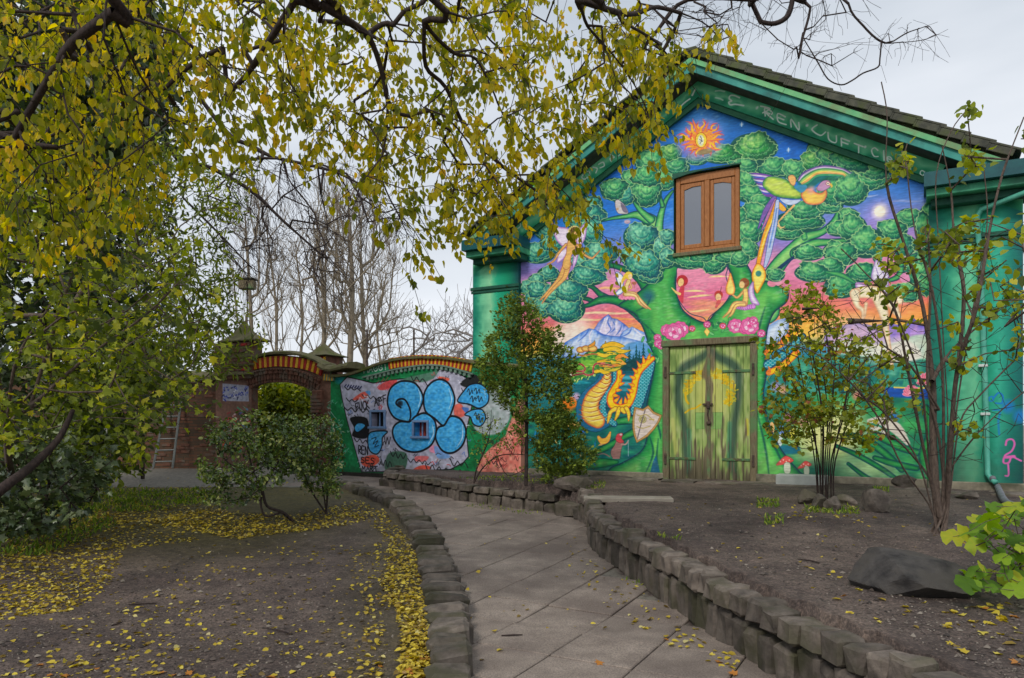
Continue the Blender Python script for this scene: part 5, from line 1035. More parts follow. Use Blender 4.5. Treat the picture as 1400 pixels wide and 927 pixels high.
coping(Cq([(990, 452), (1040, 476), (1090, 484), (1160, 470), (1240, 452)]), -.16, .5, 'coping', m_moss, gate, .16)
soldier(Cq([(410, 480), (440, 462), (520, 448), (620, 440), (720, 444), (820, 458), (900, 480), (990, 518)]), .0, .245, 27, gate, [m_red, m_yel], -.04)
soldier(Cq([(1010, 555), (1050, 560), (1100, 562)]), .0, .14, 8, gate, [m_yel, m_greyb], -.04)
def ring(L__, n, sz, y, name='brick', mat=None):
    q = catmull(Cq(L__), False, 6); LL = np.r_[0, np.cumsum(np.hypot(*np.diff(q, axis=0).T))]
    for i in range(n):
        t = LL[-1] * (i + .5) / n; a, z = np.interp(t, LL, q[:, 0]), np.interp(t, LL, q[:, 1]); a2, z2 = np.interp(t + .01, LL, q[:, 0]), np.interp(t + .01, LL, q[:, 1])
        w_ = LL[-1] / n * .42; o = MB().bbox(-w_, w_, -y, .02, -sz, sz, .008).obj(name, mat or m_brick, gate); o.location = (a, 0, z); o.rotation_euler = (0, -math.atan2(z2 - z, a2 - a), 0)
ring([(340, 515), (430, 488), (520, 470), (620, 462), (720, 466), (820, 482), (900, 512), (990, 560)], 30, .025, .10)
ring([(350, 545), (430, 512), (520, 492), (620, 484), (720, 488), (820, 506), (900, 538), (980, 585)], 15, .045, .08, 'dentil')
ring([(360, 580), (430, 552), (520, 528), (620, 518), (720, 524), (820, 545), (900, 575), (975, 618)], 24, .075, .05)
ring([(385, 615), (430, 582), (520, 560), (620, 552), (720, 556), (800, 576), (880, 608), (940, 645)], 22, .06, .03)
# tower, ledges, caps
def cap(cx, w_, zb, zt, y0, y1, mat, parent, name='tower_cap'):
    m = MB(); yc = (y0 + y1) / 2; hd = (y1 - y0) / 2; V = []; n = 6
    prof = [(1.12, -.05), (1.16, .0), (.8, .16), (.5, .38), (.25, .7), (.06, .97)]
    for (r, t) in prof:
        for (sx, sy) in ((-1, -1), (0, -1.03), (1, -1), (1.03, 0), (1, 1), (0, 1.03), (-1, 1), (-1.03, 0)): V.append((cx + sx * w_ * r, yc + sy * hd * r, zb + (zt - zb) * t))
    Fc = [(i * 8 + j, i * 8 + (j + 1) % 8, (i + 1) * 8 + (j + 1) % 8, (i + 1) * 8 + j) for i in range(5) for j in range(8)] + [tuple(range(7, -1, -1)), tuple(range(40, 48))]
    m.add(V, Fc).obj(name, mat, parent)
(t0, zt0), (t1, zt1) = Cq([(118, 520)])[0], Cq([(420, 230)])[0]
MB().bbox(t0, t1, -.12, .26, zt0 - .1, zt1, .015).obj('tower', m_brick, gate)
rr = random.Random(6); zz = zt0 + .02; row = 0
while zz < zt1 - .05:
    nb = 6; bw_ = (t1 - t0) / nb
    for i in range(nb + (row % 2)):
        a = t0 + (i - .5 * (row % 2)) * bw_; b = a + bw_ - .012; a, b = max(a, t0 - .005), min(b, t1 + .005)
        if b - a > .03: MB().bbox(a, b, -.135 - rr.uniform(0, .012) - (.04 if row % 4 == 3 else 0), -.10, zz, zz + .062, .006).obj('brick', rr.choice([m_brick, m_brick, m_brick, m_moss, m_red if i == nb - 1 else m_brick]), gate)
    zz += .075; row += 1
for (y_, x0_, x1_, d) in ((515, 100, 440, .2), (440, 110, 430, .17), (370, 115, 425, .15)):
    (a, z), (b, _) = Cq([(x0_, y_)])[0], Cq([(x1_, y_)])[0]; MB().bbox(a, b, -d, .3, z - .03, z + .03, .01).obj('ledge', m_moss, gate)
ca_ = Cq([(335, 215), (335, 50)]); cap(ca_[0][0] - .1, (t1 - t0) / 2 * .92, ca_[0][1] - .02, ca_[1][1], -.14, .3, m_moss, gate)
(a, z), (b, z2) = Cq([(830, 352)], -.6)[0], Cq([(1040, 352)], -.6)[0]
MB().bbox(a + .05, b - .05, .6, 1.2, z - .6, z + .02, .01).obj('tower', m_brick, gate); cap((a + b) / 2, (b - a) / 2 - .02, z, Cq([(930, 232)], -.6)[0][1], .55, 1.25, m_moss, gate)
for i in range(9): MB().bbox(a + .06 + i * (b - a - .1) / 9, a + .05 + (i + .85) * (b - a - .1) / 9, .56, .6, z - .16, z - .04, .005).obj('brick', (m_yel, m_red)[i % 2], gate)
# right pier with corbels, iron post behind the arch
(p0, _), (p1, _) = Cq([(925, 700)])[0], Cq([(1010, 700)])[0]
MB().bbox(p0, p1, -.1, .2, .2, Cq([(960, 640)])[0][1], .02).obj('pier', m_brick, gate)
zz = .5
for i in range(22):
    MB().bbox(p0 - .01, p1 + .01, -.125 - (.05 if i % 7 == 3 else 0), -.08, zz, zz + .066, .007).obj('brick', m_brick, gate); zz += .08
(a, _) = Cq([(800, 700)])[0]
# brick wall that carries on to the left
bw = empty('brick_boundary_wall', (0, 0, 0), label='dark brick wall with a mossy saddle coping left of the gateway', cat='wall')
m_bwall = surf('sooty brick wall', srgb((78, 66, 54)), srgb((112, 88, 68)), 5, .95, .4, c3=srgb((66, 58, 48)), s3=1)
n_ = m_bwall.node_tree; b_ = [q for q in n_.nodes if q.type == 'BSDF_PRINCIPLED'][0]
k_ = n_.nodes.new('ShaderNodeTexBrick'); k_.inputs['Scale'].default_value = 1; k_.inputs['Brick Width'].default_value = .24; k_.inputs['Row Height'].default_value = .077; k_.inputs['Mortar Size'].default_value = .01
k_.inputs['Color1'].default_value = (*srgb((122, 78, 58)), 1); k_.inputs['Color2'].default_value = (*srgb((84, 66, 52)), 1); k_.inputs['Mortar'].default_value = (*srgb((72, 66, 56)), 1)
t_ = n_.nodes.new('ShaderNodeTexCoord'); mp_ = n_.nodes.new('ShaderNodeMapping'); mp_.inputs['Rotation'].default_value = (math.pi / 2, 0, 0); n_.links.new(t_.outputs['Object'], mp_.inputs[0]); n_.links.new(mp_.outputs[0], k_.inputs['Vector'])
old_ = b_.inputs['Base Color'].links[0].from_socket; n_.links.new(mixc(n_, old_, k_.outputs[0], .6), b_.inputs['Base Color'])
yb = _ey + .05; xr = _ex + .1
MB().box(-16, xr, yb, yb + .35, .2, 2.72).obj('wall_face', m_bwall, bw)
rr = random.Random(12)
for row in range(26):          # bricks standing a little proud across the part in view
    x = xr - .05 - (row % 2) * .12
    while x > xr - 3.2:
        if rr.random() < .28: MB().bbox(x - .225, x, yb - rr.uniform(.008, .02), yb + .02, .55 + row * .082, .55 + row * .082 + .066, .005).obj('brick', m_brick, bw)
        x -= .24
V_ = MB(); V_.add([(x, y, z) for x in np.linspace(-16, xr, 60) for (y, z) in ((yb - .12, 2.70 + .02 * math.sin(x * 3)), (yb - .1, 2.80), (yb + .17, 2.95 + .02 * math.sin(x * 2)), (yb + .47, 2.75))], [(i * 4 + j, (i + 1) * 4 + j, (i + 1) * 4 + j + 1, i * 4 + j + 1) for i in range(59) for j in range(3)])
V_.obj('coping', m_moss, bw)
# ladder against it
m_alu = surf('dull pale metal', srgb((96, 100, 98)), srgb((124, 128, 124)), 8, .5, .1, .002)
A0, A1 = at(209, 641, yb - .55), at(229, 545, yb - .06); B0, B1 = at(236, 640, yb - .55), at(248, 545, yb - .06)
ld = empty('ladder', (A0.x, A0.y, A0.z), label='pale metal ladder leaning against the dark brick wall behind the shrubs', cat='ladder')
for q0, q1 in ((A0, A1), (B0, B1)): MB().tube([q0 - A0, q1 - A0], .03, 5).obj('rail', m_alu, ld)
for k in range(6):
    t = (k + .6) / 6.2; MB().tube([A0.lerp(A1, t) - A0, B0.lerp(B1, t) - A0], .018, 5).obj('rung', m_alu, ld)
# things seen through the arch
g1 = at(410, 640, 22.); MB().tube([(g1.x, 22, .3), (g1.x, 22, 3.2)], .075, 8).obj('pale_post', m_alu, None, label='pale upright post seen through the arch of the gateway', cat='post')
bh = empty('brick_outhouse', (at(420, 560, 24.).x, 24, .5), label='low red brick building glimpsed through the right side of the arch', cat='building')
MB().box(.0, 2.4, 0, 3, -.2, 2.0).obj('wall', surf('red brick', srgb((150, 80, 66)), srgb((178, 104, 86)), 5, .9, .3), bh)
MB().prism([(-.15, 1.98), (2.6, 1.98), (2.6, 2.1), (1.2, 2.7), (-.15, 2.1)], -.15, 3.1).obj('roof', m_tile, bh)
MB().bbox(.25, .95, -.05, .02, .0, 1.6).obj('door', m_redsheet, bh)
# ---------------------------------------------------------------- ground, path, stone edgings
Vx = lambda p: (p[0], p[1])
def gx(L_, zf=pathz): return [Vx(gp(x, y, zf)) for x, y in L_]
LEFT_IN = [(-.30, -1.5), (-.30, 2.5)] + gx([(590, 912), (588, 870), (583, 835), (577, 805), (571, 770), (562, 741), (553, 722), (541, 708), (526, 696), (508, 686), (488, 678), (468, 669)])
LEFT_OUT = [(-.02, -1.5), (-.06, 2.5)] + gx([(644, 927), (640, 860), (634, 830), (628, 800), (613, 768), (600, 742), (585, 720), (568, 703), (545, 690), (522, 682), (500, 676), (474, 665)])
RIGHT = [(2.6, -1.5), (2.35, 1.2), (1.96, 3.2)] + gx([(1049, 921), (1005, 891), (967, 868), (929, 838), (879, 803), (848, 780), (820, 763), (806, 748), (803, 733), (803, 720), (790, 711), (757, 702), (703, 695), (632, 685), (576, 672), (523, 665)])
BEDBACK = gx([(528, 657), (548, 653), (585, 650), (640, 644)])
def inside(P, X, Y):
    c = np.zeros(np.shape(X), bool); n = len(P)
    for i in range(n):
        (ax, ay), (bx, by) = P[i], P[(i + 1) % n]
        if ay == by: continue
        c ^= ((ay > Y) != (by > Y)) & (X < (bx - ax) * (Y - ay) / (by - ay) + ax)
    return c
def dist_line(P, X, Y):
    d = np.full(np.shape(X), 1e9)
    for (ax, ay), (bx, by) in zip(P[:-1], P[1:]):
        vx, vy = bx - ax, by - ay; L = vx * vx + vy * vy + 1e-9; t = np.clip(((X - ax) * vx + (Y - ay) * vy) / L, 0, 1)
        d = np.minimum(d, np.hypot(X - ax - t * vx, Y - ay - t * vy))
    return d
RAISED = RIGHT + BEDBACK + [(-.6, 15.2), (.3, 15.2), (60, 15.2), (60, -1.5)]
RAISED2 = RIGHT + BEDBACK + [(-1.0, 16.5), (0, 40), (60, 40), (60, -1.5)]
PATHPOLY = [((a[0] + b[0]) / 2, (a[1] + b[1]) / 2) for a, b in zip(LEFT_IN, LEFT_OUT)] + [(-4.4, 14.6), (-6.2, 15.0), (-7, 18.2), (-1., 16.5)] + BEDBACK[::-1] + RIGHT[::-1]
LEFTSOIL = [((a[0] + b[0]) / 2 - .05, (a[1] + b[1]) / 2) for a, b in zip(LEFT_IN, LEFT_OUT)] + [(-4.4, 14.3), (-7, 14.4), (-60, 14.4), (-60, -1.5)]
npz = lambda y: np.interp(y, [0, 6, 17, 40], [0, 0, .48, .55])
nrz = lambda y: np.interp(y, [2, 6, 10.5, 60], [.40, .47, .63, .65])
def ground_z(X, Y, fine=True):
    X, Y = np.asarray(X, float), np.asarray(Y, float)
    z = npz(Y)
    ip = inside(PATHPOLY, X, Y); il = inside(LEFTSOIL, X, Y); ir = inside(RAISED2, X, Y) & (dist_line(RIGHT + BEDBACK[:3], X, Y) > .19)
    ip |= inside(RAISED2, X, Y) & ~ir
    n = (vnoise(X, Y, .9, 1) - .5) * .045 + (vnoise(X, Y, .31, 2) - .5) * .03 + (vnoise(X, Y, .15, 3) - .5) * .018
    n2 = (vnoise(X, Y, 2.7, 9) - .5) * .07
    nf = np.clip((Y - 6) * .0 + 1, 0, 1)
    z = np.where(il, z + np.interp(Y, [0, 10, 13.5, 14.4], [.07, .07, .05, .0]) + n + n2 * .6, z)
    z = np.where(ir, nrz(Y) + n * .8 + n2 * .4, z)
    z = np.where(ip, npz(Y) - .02, z)
    return z
def axis_(a, b, st, ends):
    c = list(np.arange(a, b, st)); lo = [e for e in ends if e < a]; hi = [e for e in ends if e > b]; return np.array(lo + c + [b] + hi)
ax_ = axis_(-9.5, 8.5, .075, [-500, -200, -90, -50, -30, -20, -14, -11.5, 10, 12, 15, 20, 30, 50, 90, 200, 500])
ay_ = axis_(-1., 19., .075, [-300, -100, -40, -15, -6, -3, -1.5, 21, 24, 28, 34, 42, 60, 90, 150, 300, 900])
GX, GY = np.meshgrid(ax_, ay_); Z_ = ground_z(GX, GY)
nx_, ny_ = len(ax_), len(ay_)
idx = np.arange(nx_ * ny_).reshape(ny_, nx_)
Fq = np.stack([idx[:-1, :-1], idx[:-1, 1:], idx[1:, 1:], idx[1:, :-1]], -1).reshape(-1, 4)
# tint: r = path-side grit, g = how much leaf mould and moss, b = raised bed
il = inside(LEFTSOIL, GX, GY); ir = inside(RAISED2, GX, GY)
mould = np.clip(1 - dist_line([((a[0]) - .1, a[1]) for a in LEFT_IN], GX, GY) / .8, 0, 1) * .6 * il
mould = np.maximum(mould, np.clip((GY - 7.2) / 2.5, 0, 1) * np.clip((-GX - 1.8) / 1.5, 0, 1) * il)
tint = np.stack([np.zeros_like(GX) + (~il & ~ir) * 1., mould, ir * 1.], -1).reshape(-1, 3)
m_soil, n_, b_ = new_mat('trodden earth')
z1 = noise_node(n_, 1.1, 8, .62); z2 = noise_node(n_, 14, 8, .7); z3 = noise_node(n_, 48, 6, .7); z4 = noise_node(n_, 4.2, 9, .72)
c_ = ramp_node(n_, z1.outputs['Fac'], [(.34, srgb((70, 59, 56))), (.5, srgb((92, 80, 75))), (.68, srgb((116, 102, 94)))]).outputs[0]
c_ = mixc(n_, c_, ramp_node(n_, z2.outputs['Fac'], [(.3, (.55, .54, .53)), (.7, (1.3, 1.28, 1.25))]).outputs[0], .8, 'MULTIPLY')
c_ = mixc(n_, c_, ramp_node(n_, z3.outputs['Fac'], [(.40, (.5, .5, .5)), (.52, (1, 1, 1)), (.64, (1.9, 1.85, 1.75))]).outputs[0], .75, 'MULTIPLY')
c_ = mixc(n_, c_, ramp_node(n_, z4.outputs['Fac'], [(.36, (.62, .6, .6)), (.5, (1, 1, 1)), (.66, (1.18, 1.16, 1.12))]).outputs[0], .85, 'MULTIPLY')
at_ = n_.nodes.new('ShaderNodeAttribute'); at_.attribute_name = 'tint'; sp_ = n_.nodes.new('ShaderNodeSeparateColor'); n_.links.new(at_.outputs['Color'], sp_.inputs[0])
c_ = mixc(n_, c_, ramp_node(n_, z2.outputs['Fac'], [(.35, srgb((54, 50, 28))), (.65, srgb((96, 88, 44)))]).outputs[0], sp_.outputs[1])
c_ = mixc(n_, c_, ramp_node(n_, z2.outputs['Fac'], [(.35, srgb((100, 96, 88))), (.65, srgb((140, 134, 122)))]).outputs[0], sp_.outputs[0])
n_.links.new(c_, b_.inputs['Base Color']); b_.inputs['Roughness'].default_value = .8; b_.inputs['Specular IOR Level'].default_value = .35
bump(n_, b_, mixc(n_, mixc(n_, z2.outputs['Fac'], z3.outputs['Fac'], .35), z4.outputs['Fac'], .5), 1., .045)
link('ground', fill_mesh('ground', np.c_[GX.ravel(), GY.ravel(), Z_.ravel()], Fq, m_soil, True, tint=tint), kind='structure')

# paving slabs, each its own slab with a sunk joint
m_slab = surf('worn concrete paving slab', srgb((118, 107, 99)), srgb((146, 134, 124)), 4, .8, .5, .005, 8, c3=srgb((110, 99, 92)), s3=.9, rnd=.08)
n_ = m_slab.node_tree; b_ = [q for q in n_.nodes if q.type == 'BSDF_PRINCIPLED'][0]; old_ = b_.inputs['Base Color'].links[0].from_socket
zz_ = noise_node(n_, 90, 3, .6, 'Position'); n_.links.new(mixc(n_, old_, ramp_node(n_, zz_.outputs['Fac'], [(.38, (.62, .62, .62)), (.5, (1, 1, 1)), (.66, (1.35, 1.33, 1.3))]).outputs[0], .8, 'MULTIPLY'), b_.inputs['Base Color'])
th_s = math.radians(-28.9); ux_, uy_ = (math.cos(th_s), math.sin(th_s)), (-math.sin(th_s), math.cos(th_s))
o0 = (-.27, 5.36); S_ = .6
pathroot = link('path', MB().box(-.4, .4, 4, 5, -.08, -.06).obj('tmp', m_mortar).data, kind='structure'); bpy.data.objects.remove(bpy.data.objects['tmp'])
vs_ = []
for v in range(5):
    r = random.Random(v + 40); q = MB().bbox(-S_ / 2 + .005, S_ / 2 - .005, -S_ / 2 + .005, S_ / 2 - .005, -.06, 0, .007)
    vs_.append(fill_mesh('paving_slab', q.v, q.f, m_slab))
bm_fix = bmesh.new()
r = random.Random(77)
for i in range(-14, 22):
    for j in range(-12, 24):
        cx = o0[0] + (i + .5) * S_ * ux_[0] + (j + .5) * S_ * uy_[0]; cy = o0[1] + (i + .5) * S_ * ux_[1] + (j + .5) * S_ * uy_[1]
        if cy < 3.2 or cy > 17.2: continue
        if not bool(inside(PATHPOLY, cx, cy)) and dist_line(PATHPOLY + PATHPOLY[:1], np.array(cx), np.array(cy)) > .13: continue
        o = link('paving_slab', vs_[r.randrange(5)], pathroot); sl = (pathz(cy + .3) - pathz(cy - .3)) / .6
        o.location = (cx, cy, pathz(cy) + r.uniform(-.0035, .0035)); 
        o.rotation_euler = (Matrix.Rotation(math.atan(sl), 4, 'X') @ Matrix.Rotation(th_s + r.uniform(-.004, .004) + math.pi / 2 * r.randrange(4), 4, 'Z') @ Matrix.Rotation(r.uniform(-.004, .004), 4, 'X')).to_euler()
# stones
m_stone = surf('rough grey granite', srgb((74, 67, 62)), srgb((124, 114, 105)), 9, .9, .9, .014, 9, c3=srgb((84, 80, 66)), s3=2.5, rnd=.34)
m_stone2 = surf('dark mossy granite', srgb((70, 64, 59)), srgb((114, 105, 97)), 9, .9, .9, .014, 9, c3=srgb((68, 66, 50)), s3=2.2, rnd=.34)
def stone_mesh(seed, mat, rough=.2):
    r = random.Random(seed); m = MB().bbox(-.5, .5, -.5, .5, -.5, .5, .14)
    m.v = [tuple(c * (1 + r.uniform(-rough, rough * .4)) + r.uniform(-.02, .02) for c in v) for v in m.v]
    me = fill_mesh('stone', m.v, m.f, mat)
    bm = bmesh.new(); bm.from_mesh(me); bmesh.ops.triangulate(bm, faces=bm.faces); bmesh.ops.recalc_face_normals(bm, faces=bm.faces); bm.to_mesh(me); bm.free(); return me
ST = [stone_mesh(k, m_stone) for k in range(8)]; ST2 = [stone_mesh(k + 20, m_stone2) for k in range(8)]
def put_stone(parent, p, sx, sy, sz, ang, r, lib=ST, name='stone', tilt=.05):
    o = link(name, lib[r.randrange(len(lib))], parent); o.location = p; o.scale = (sx, sy, sz)
    o.rotation_euler = (r.uniform(-tilt, tilt), r.uniform(-tilt, tilt), ang + r.uniform(-.06, .06) + math.pi * r.randrange(2)); return o
def walk(P, n=None, step=None):
    Q = np.array(P); L_ = np.r_[0, np.cumsum(np.hypot(*np.diff(Q, axis=0).T))]
    return Q, L_
def course(parent, P, z0f, hgt, thick, wmin, wmax, side, r, lib, s_from=0, s_to=None, proud=.0, hj=.1):
    """stones side by side along P, standing on z0f(y); thick goes to the 'side' (+1 = left of travel)"""
    Q, L_ = walk(P); s = s_from; end = s_to or L_[-1]
    while s < end - wmin * .5:
        w_ = r.uniform(wmin, wmax); t = min(s + w_ / 2, L_[-1] - .001); a = np.array([np.interp(t, L_, Q[:, 0]), np.interp(t, L_, Q[:, 1])]); b = np.array([np.interp(t + .04, L_, Q[:, 0]), np.interp(t + .04, L_, Q[:, 1])]); c = np.array([np.interp(t - .04, L_, Q[:, 0]), np.interp(t - .04, L_, Q[:, 1])])
        d = (b - c) / (np.linalg.norm(b - c) + 1e-9); n = np.array([-d[1], d[0]]) * side
        h_ = hgt * r.uniform(1 - hj, 1 + hj * .7); th = thick * r.uniform(.78, 1.1); p = a + n * (th / 2 - proud + r.uniform(-.018, .018))
        put_stone(parent, (p[0], p[1], z0f(a[1]) + h_ / 2), w_ * .97, th, h_, math.atan2(d[1], d[0]), r, lib, tilt=.04)
        s += w_
rs = random.Random(31)
# left edging: broad stones laid across the border
P0 = (LEFT_IN[4][0], LEFT_IN[4][1])
edg = empty('stone_path_edging', (P0[0], P0[1], 0), label='low row of rough grey stones between the path and the yellow leaf litter', cat='edging')
Qa, La = walk(LEFT_IN[1:]); Qb, Lb = walk(LEFT_OUT[1:]); t = 0.; nn_ = 0
while t < 1.:
    a = np.array([np.interp(t * La[-1], La, Qa[:, k]) for k in (0, 1)]); b = np.array([np.interp(t * Lb[-1], Lb, Qb[:, k]) for k in (0, 1)])
    d = b - a; w_ = rs.uniform(.14, .25) * (1 if a[1] < 8 else 1.15); ln = float(np.linalg.norm(d)); ln = min(max(ln, .2), .34)
    a2 = np.array([np.interp(min(1, t + .01) * La[-1], La, Qa[:, k]) for k in (0, 1)]); tg = a2 - a; ang = math.atan2(tg[1], tg[0])
    m_ = (a + b) / 2; zt = .125 + rs.uniform(-.035, .04) + float(np.interp(m_[1], [3, 7, 12], [0, .02, .06]))
    o = put_stone(edg, (m_[0] - P0[0] + rs.uniform(-.02, .02), m_[1] - P0[1], pathz(m_[1]) + zt / 2 - .04), w_, ln * 1.12, zt + .1, ang, rs, ST2, tilt=.09)
    t += w_ * 1.05 / La[-1]
# right retaining wall: tall stones below, thick caps above
rw = empty('stone_retaining_wall', (RIGHT[8][0], RIGHT[8][1], 0), label='long curved dry stone retaining wall along the right side of the path', cat='stone wall')
off_ = lambda P: [(x - RIGHT[8][0], y - RIGHT[8][1]) for x, y in P]
RW = RIGHT[:14]
R8 = RIGHT[8][1]
course(rw, off_(RW), lambda y: pathz(y + R8) - .06, .33, .24, .14, .24, -1, rs, ST2, s_from=1.)
course(rw, off_(RW), lambda y: pathz(y + R8) + .26, .19, .25, .13, .27, -1, rs, ST, s_from=1., proud=.02, hj=.2)
Qm = off_(RW); mm = MB()
mm.add([(x, y, z) for (x, y) in Qm for z in (pathz(y + R8) - .1, pathz(y + R8) + .36)], [(2 * i, 2 * i + 2, 2 * i + 3, 2 * i + 1) for i in range(len(Qm) - 1)])
for i in range(len(mm.v)):
    k = i // 2; a = np.array(Qm[max(k - 1, 0)]); b = np.array(Qm[min(k + 1, len(Qm) - 1)]); d = (b - a) / np.linalg.norm(b - a); x, y, z = mm.v[i]; mm.v[i] = (x + d[1] * .10, y - d[0] * .10, z)
mm.obj('mortar', m_mortar, rw)
# gap stones and the wall of the planting bed
bw2 = empty('planting_bed_wall', (RIGHT[16][0], RIGHT[16][1], 0), label='low stone wall round the planting bed with the small conifer', cat='stone wall')
B8 = RIGHT[16]; offb = lambda P: [(x - B8[0], y - B8[1]) for x, y in P]
BWP = RIGHT[14:]
course(bw2, offb(BWP), lambda y: pathz(y + B8[1]) - .05, .22, .2, .18, .3, -1, rs, ST2)
course(bw2, offb(BWP), lambda y: pathz(y + B8[1]) + .165, .12, .28, .22, .4, -1, rs, ST, proud=.02)
course(bw2, offb([BWP[-1]] + BEDBACK), lambda y: pathz(y + B8[1]) - .05, .24, .2, .2, .34, -1, rs, ST2)
course(bw2, offb([BWP[-1]] + BEDBACK), lambda y: pathz(y + B8[1]) + .18, .10, .3, .3, .5, -1, rs, ST)
for (x, y, s1, h_) in ((772, 706, .42, .24), (791, 711, .3, .2)):
    p = gp(x, y); put_stone(bw2, (p.x - B8[0] + .1, p.y - B8[1] + .12, p.z + h_ / 2 - .02), s1, .34, h_, -.6, rs, ST2)
# loose rocks
def rock(seed, sx, sy, sz, mat, sub=2, amp=.22, flat=None):
    bm = bmesh.new(); bmesh.ops.create_icosphere(bm, subdivisions=sub, radius=1)
    r = np.random.RandomState(seed); dirs = r.randn(14, 3); dirs /= np.linalg.norm(dirs, axis=1)[:, None]; lim = r.uniform(.5, .85, 14)
    for v in bm.verts:
        p = np.array(v.co); k = 1.
        for d, l in zip(dirs, lim):
            q = p @ d
            if q * k > l: k = l / q
        p = p * k; p *= 1 + (vnoise(np.array(p[0] * 3 + 9), np.array(p[1] * 3 + p[2] * 2 + 9), 1., seed) - .5) * amp
        v.co = Vector((p[0] * sx, p[1] * sy, p[2] * sz))
    me = bpy.data.meshes.new('rock'); bm.to_mesh(me); bm.free(); me.materials.append(mat); return me
m_rock = surf('dark smooth boulder', srgb((44, 42, 42)), srgb((86, 82, 79)), 7, .85, .8, .02, 10, c3=srgb((72, 68, 64)), s3=3)
p = gp(1262, 822, raisedz)
o = link('boulder', rock(8, .50, .40, .18, m_rock, 5, .14), label='large dark flat-topped boulder in front of the bright green leafy plant', cat='boulder'); o.location = (p.x + .1, p.y + .3, p.z + .075); o.rotation_euler = (.12, .14, -.35)
for (x, y, s1, s2, s3, lb, sd) in ((1206, 701, .2, .16, .17, 'squarish brown stone standing alone right of the leafy bush', 3), (1163, 692, .19, .13, .1, 'dark wedge-shaped stone leaning by the foot of the leafy bush', 9), (1147, 700, .15, .12, .12, 'small rounded stone in front of the dark wedge-shaped one', 14),
                           (1127, 697, .2, .15, .12, 'pale broad stone lying before the stems of the leafy bush', 17), (1108, 690, .14, .14, .15, 'brown stone at the left foot of the leafy bush', 21), (788, 668, .36, .2, .13, 'mossy block under the low evergreen beside the conifer', 25), (1243, 667, .25, .13, .13, 'grey stone at the foot of the hall wall behind the bare stems', 28), (1328, 683, .22, .1, .07, 'flat pale stone near the wall by the drainpipe hose', 30)):
    p = gp(x, y, raisedz); o = link('rock', rock(sd, s1, s2, s3, m_stone if sd % 2 else m_stone2, 3, .2), label=lb, cat='rock'); o.location = (p.x, p.y + s2, p.z + s3 * .55); o.rotation_euler = (.1, -.1, sd)
p = gp(860, 685, raisedz)
o = MB().bbox(-.58, .58, -.16, .16, -.03, .035, .01).obj('stone_slab', surf('pale flagstone', srgb((134, 126, 114)), srgb((160, 152, 138)), 5, .85, .4), label='long pale flat slab lying on the earth in front of the painted hall', cat='slab'); o.location = (p.x, p.y + .1, p.z + .01); o.rotation_euler.z = -.1
p = BF.w(6.42, -.32, GZ)
o = MB().bbox(-.38, .38, -.16, .16, -.03, .16, .01).obj('pale_block', surf('pale board', srgb((150, 156, 150)), srgb((176, 180, 174)), 5, .8, .2), label='pale oblong block lying against the hall plinth right of the door', cat='block'); o.location = p; o.rotation_euler.z = -TH
# irregular flagstones along the foot of the hall
fl = empty('flagstone_strip', BF.w(0, -.3, GZ), -TH, label='strip of broken flagstones along the foot of the painted hall', cat='paving')
x = .5; k = 0
while x < 9.2:
    w_ = rs.uniform(.3, .65); 
    for rwv in range(2):
        put_stone(fl, (x + w_ / 2 + rs.uniform(-.1, .1), .02 - rwv * .33, -.03 + rs.uniform(-.008, .012)), w_ * .98, .33, .09, 0, rs, ST, 'flagstone', .015)
    x += w_
# hose
hz = hp(1356, 656, .2)
q = [BF.w(hp(1357, 655, .22)[0], -.24, GZ + .19), gp(1366, 668, raisedz) + Vector((0, .1, .12)), gp(1371, 680, raisedz) + Vector((0, .05, .06)), gp(1376, 692, raisedz) + Vector((0, 0, .05)), gp(1388, 700, raisedz) + Vector((.1, 0, .045))]
MB().tube([Vector(c) for c in catmull([tuple(v) for v in q], False, 6)], .042, 8).obj('drain_hose', surf('grey ribbed hose', srgb((92, 94, 100)), srgb((124, 126, 132)), 6, .6, .2), smooth=True, label='grey flexible hose leading from the drainpipe across the earth', cat='hose')
# pebbles and crumbs of earth
m_grit, n_, b_ = new_mat('mixed grit'); a_ = n_.nodes.new('ShaderNodeAttribute'); a_.attribute_name = 'tint'; b_.inputs['Roughness'].default_value = .9
n_.links.new(ramp_node(n_, a_.outputs['Fac'], [(0, srgb((44, 38, 34))), (.45, srgb((84, 74, 68))), (.85, srgb((112, 102, 93))), (1, srgb((146, 136, 124)))]).outputs[0], b_.inputs['Base Color'])
rn = np.random.RandomState(3); Np = 15000
px = rn.uniform(0, 1400, Np * 2); py = 600 + 327 * rn.rand(Np * 2) ** .8
Xp, Yp = [], []
for x_, y_ in zip(px, py):
    zf = raisedz if x_ > 800 and y_ > 668 else soilz
    y__ = 8.
    for _ in range(8): y__ = (CZ - zf(y__)) * F / (y_ - H0)
    Xp.append((x_ - 700) / F * y__); Yp.append(y__)
Xp, Yp = np.array(Xp), np.array(Yp); k = (Yp < 15) & ~inside(PATHPOLY, Xp, Yp) & (dist_line(RIGHT, Xp, Yp) > .36) & (dist_line(LEFT_IN, Xp, Yp) > .15)
Xp, Yp = Xp[k][:Np], Yp[k][:Np]; Zp = ground_z(Xp, Yp); sz = rn.uniform(.003, .010, len(Xp)) * (1 + (rn.rand(len(Xp)) < .05) * 1.6)
oc = np.array([(1, 0, 0), (0, 1, 0), (-1, 0, 0), (0, -1, 0), (0, 0, .7), (0, 0, -.7)]); of = np.array([(0, 1, 4), (1, 2, 4), (2, 3, 4), (3, 0, 4)])
Vp = (oc[None] * sz[:, None, None] * rn.uniform(.6, 1.3, (len(Xp), 6, 1))) + np.stack([Xp, Yp, Zp + sz * .2], -1)[:, None]
Fp = of[None] + (np.arange(len(Xp)) * 6)[:, None, None]
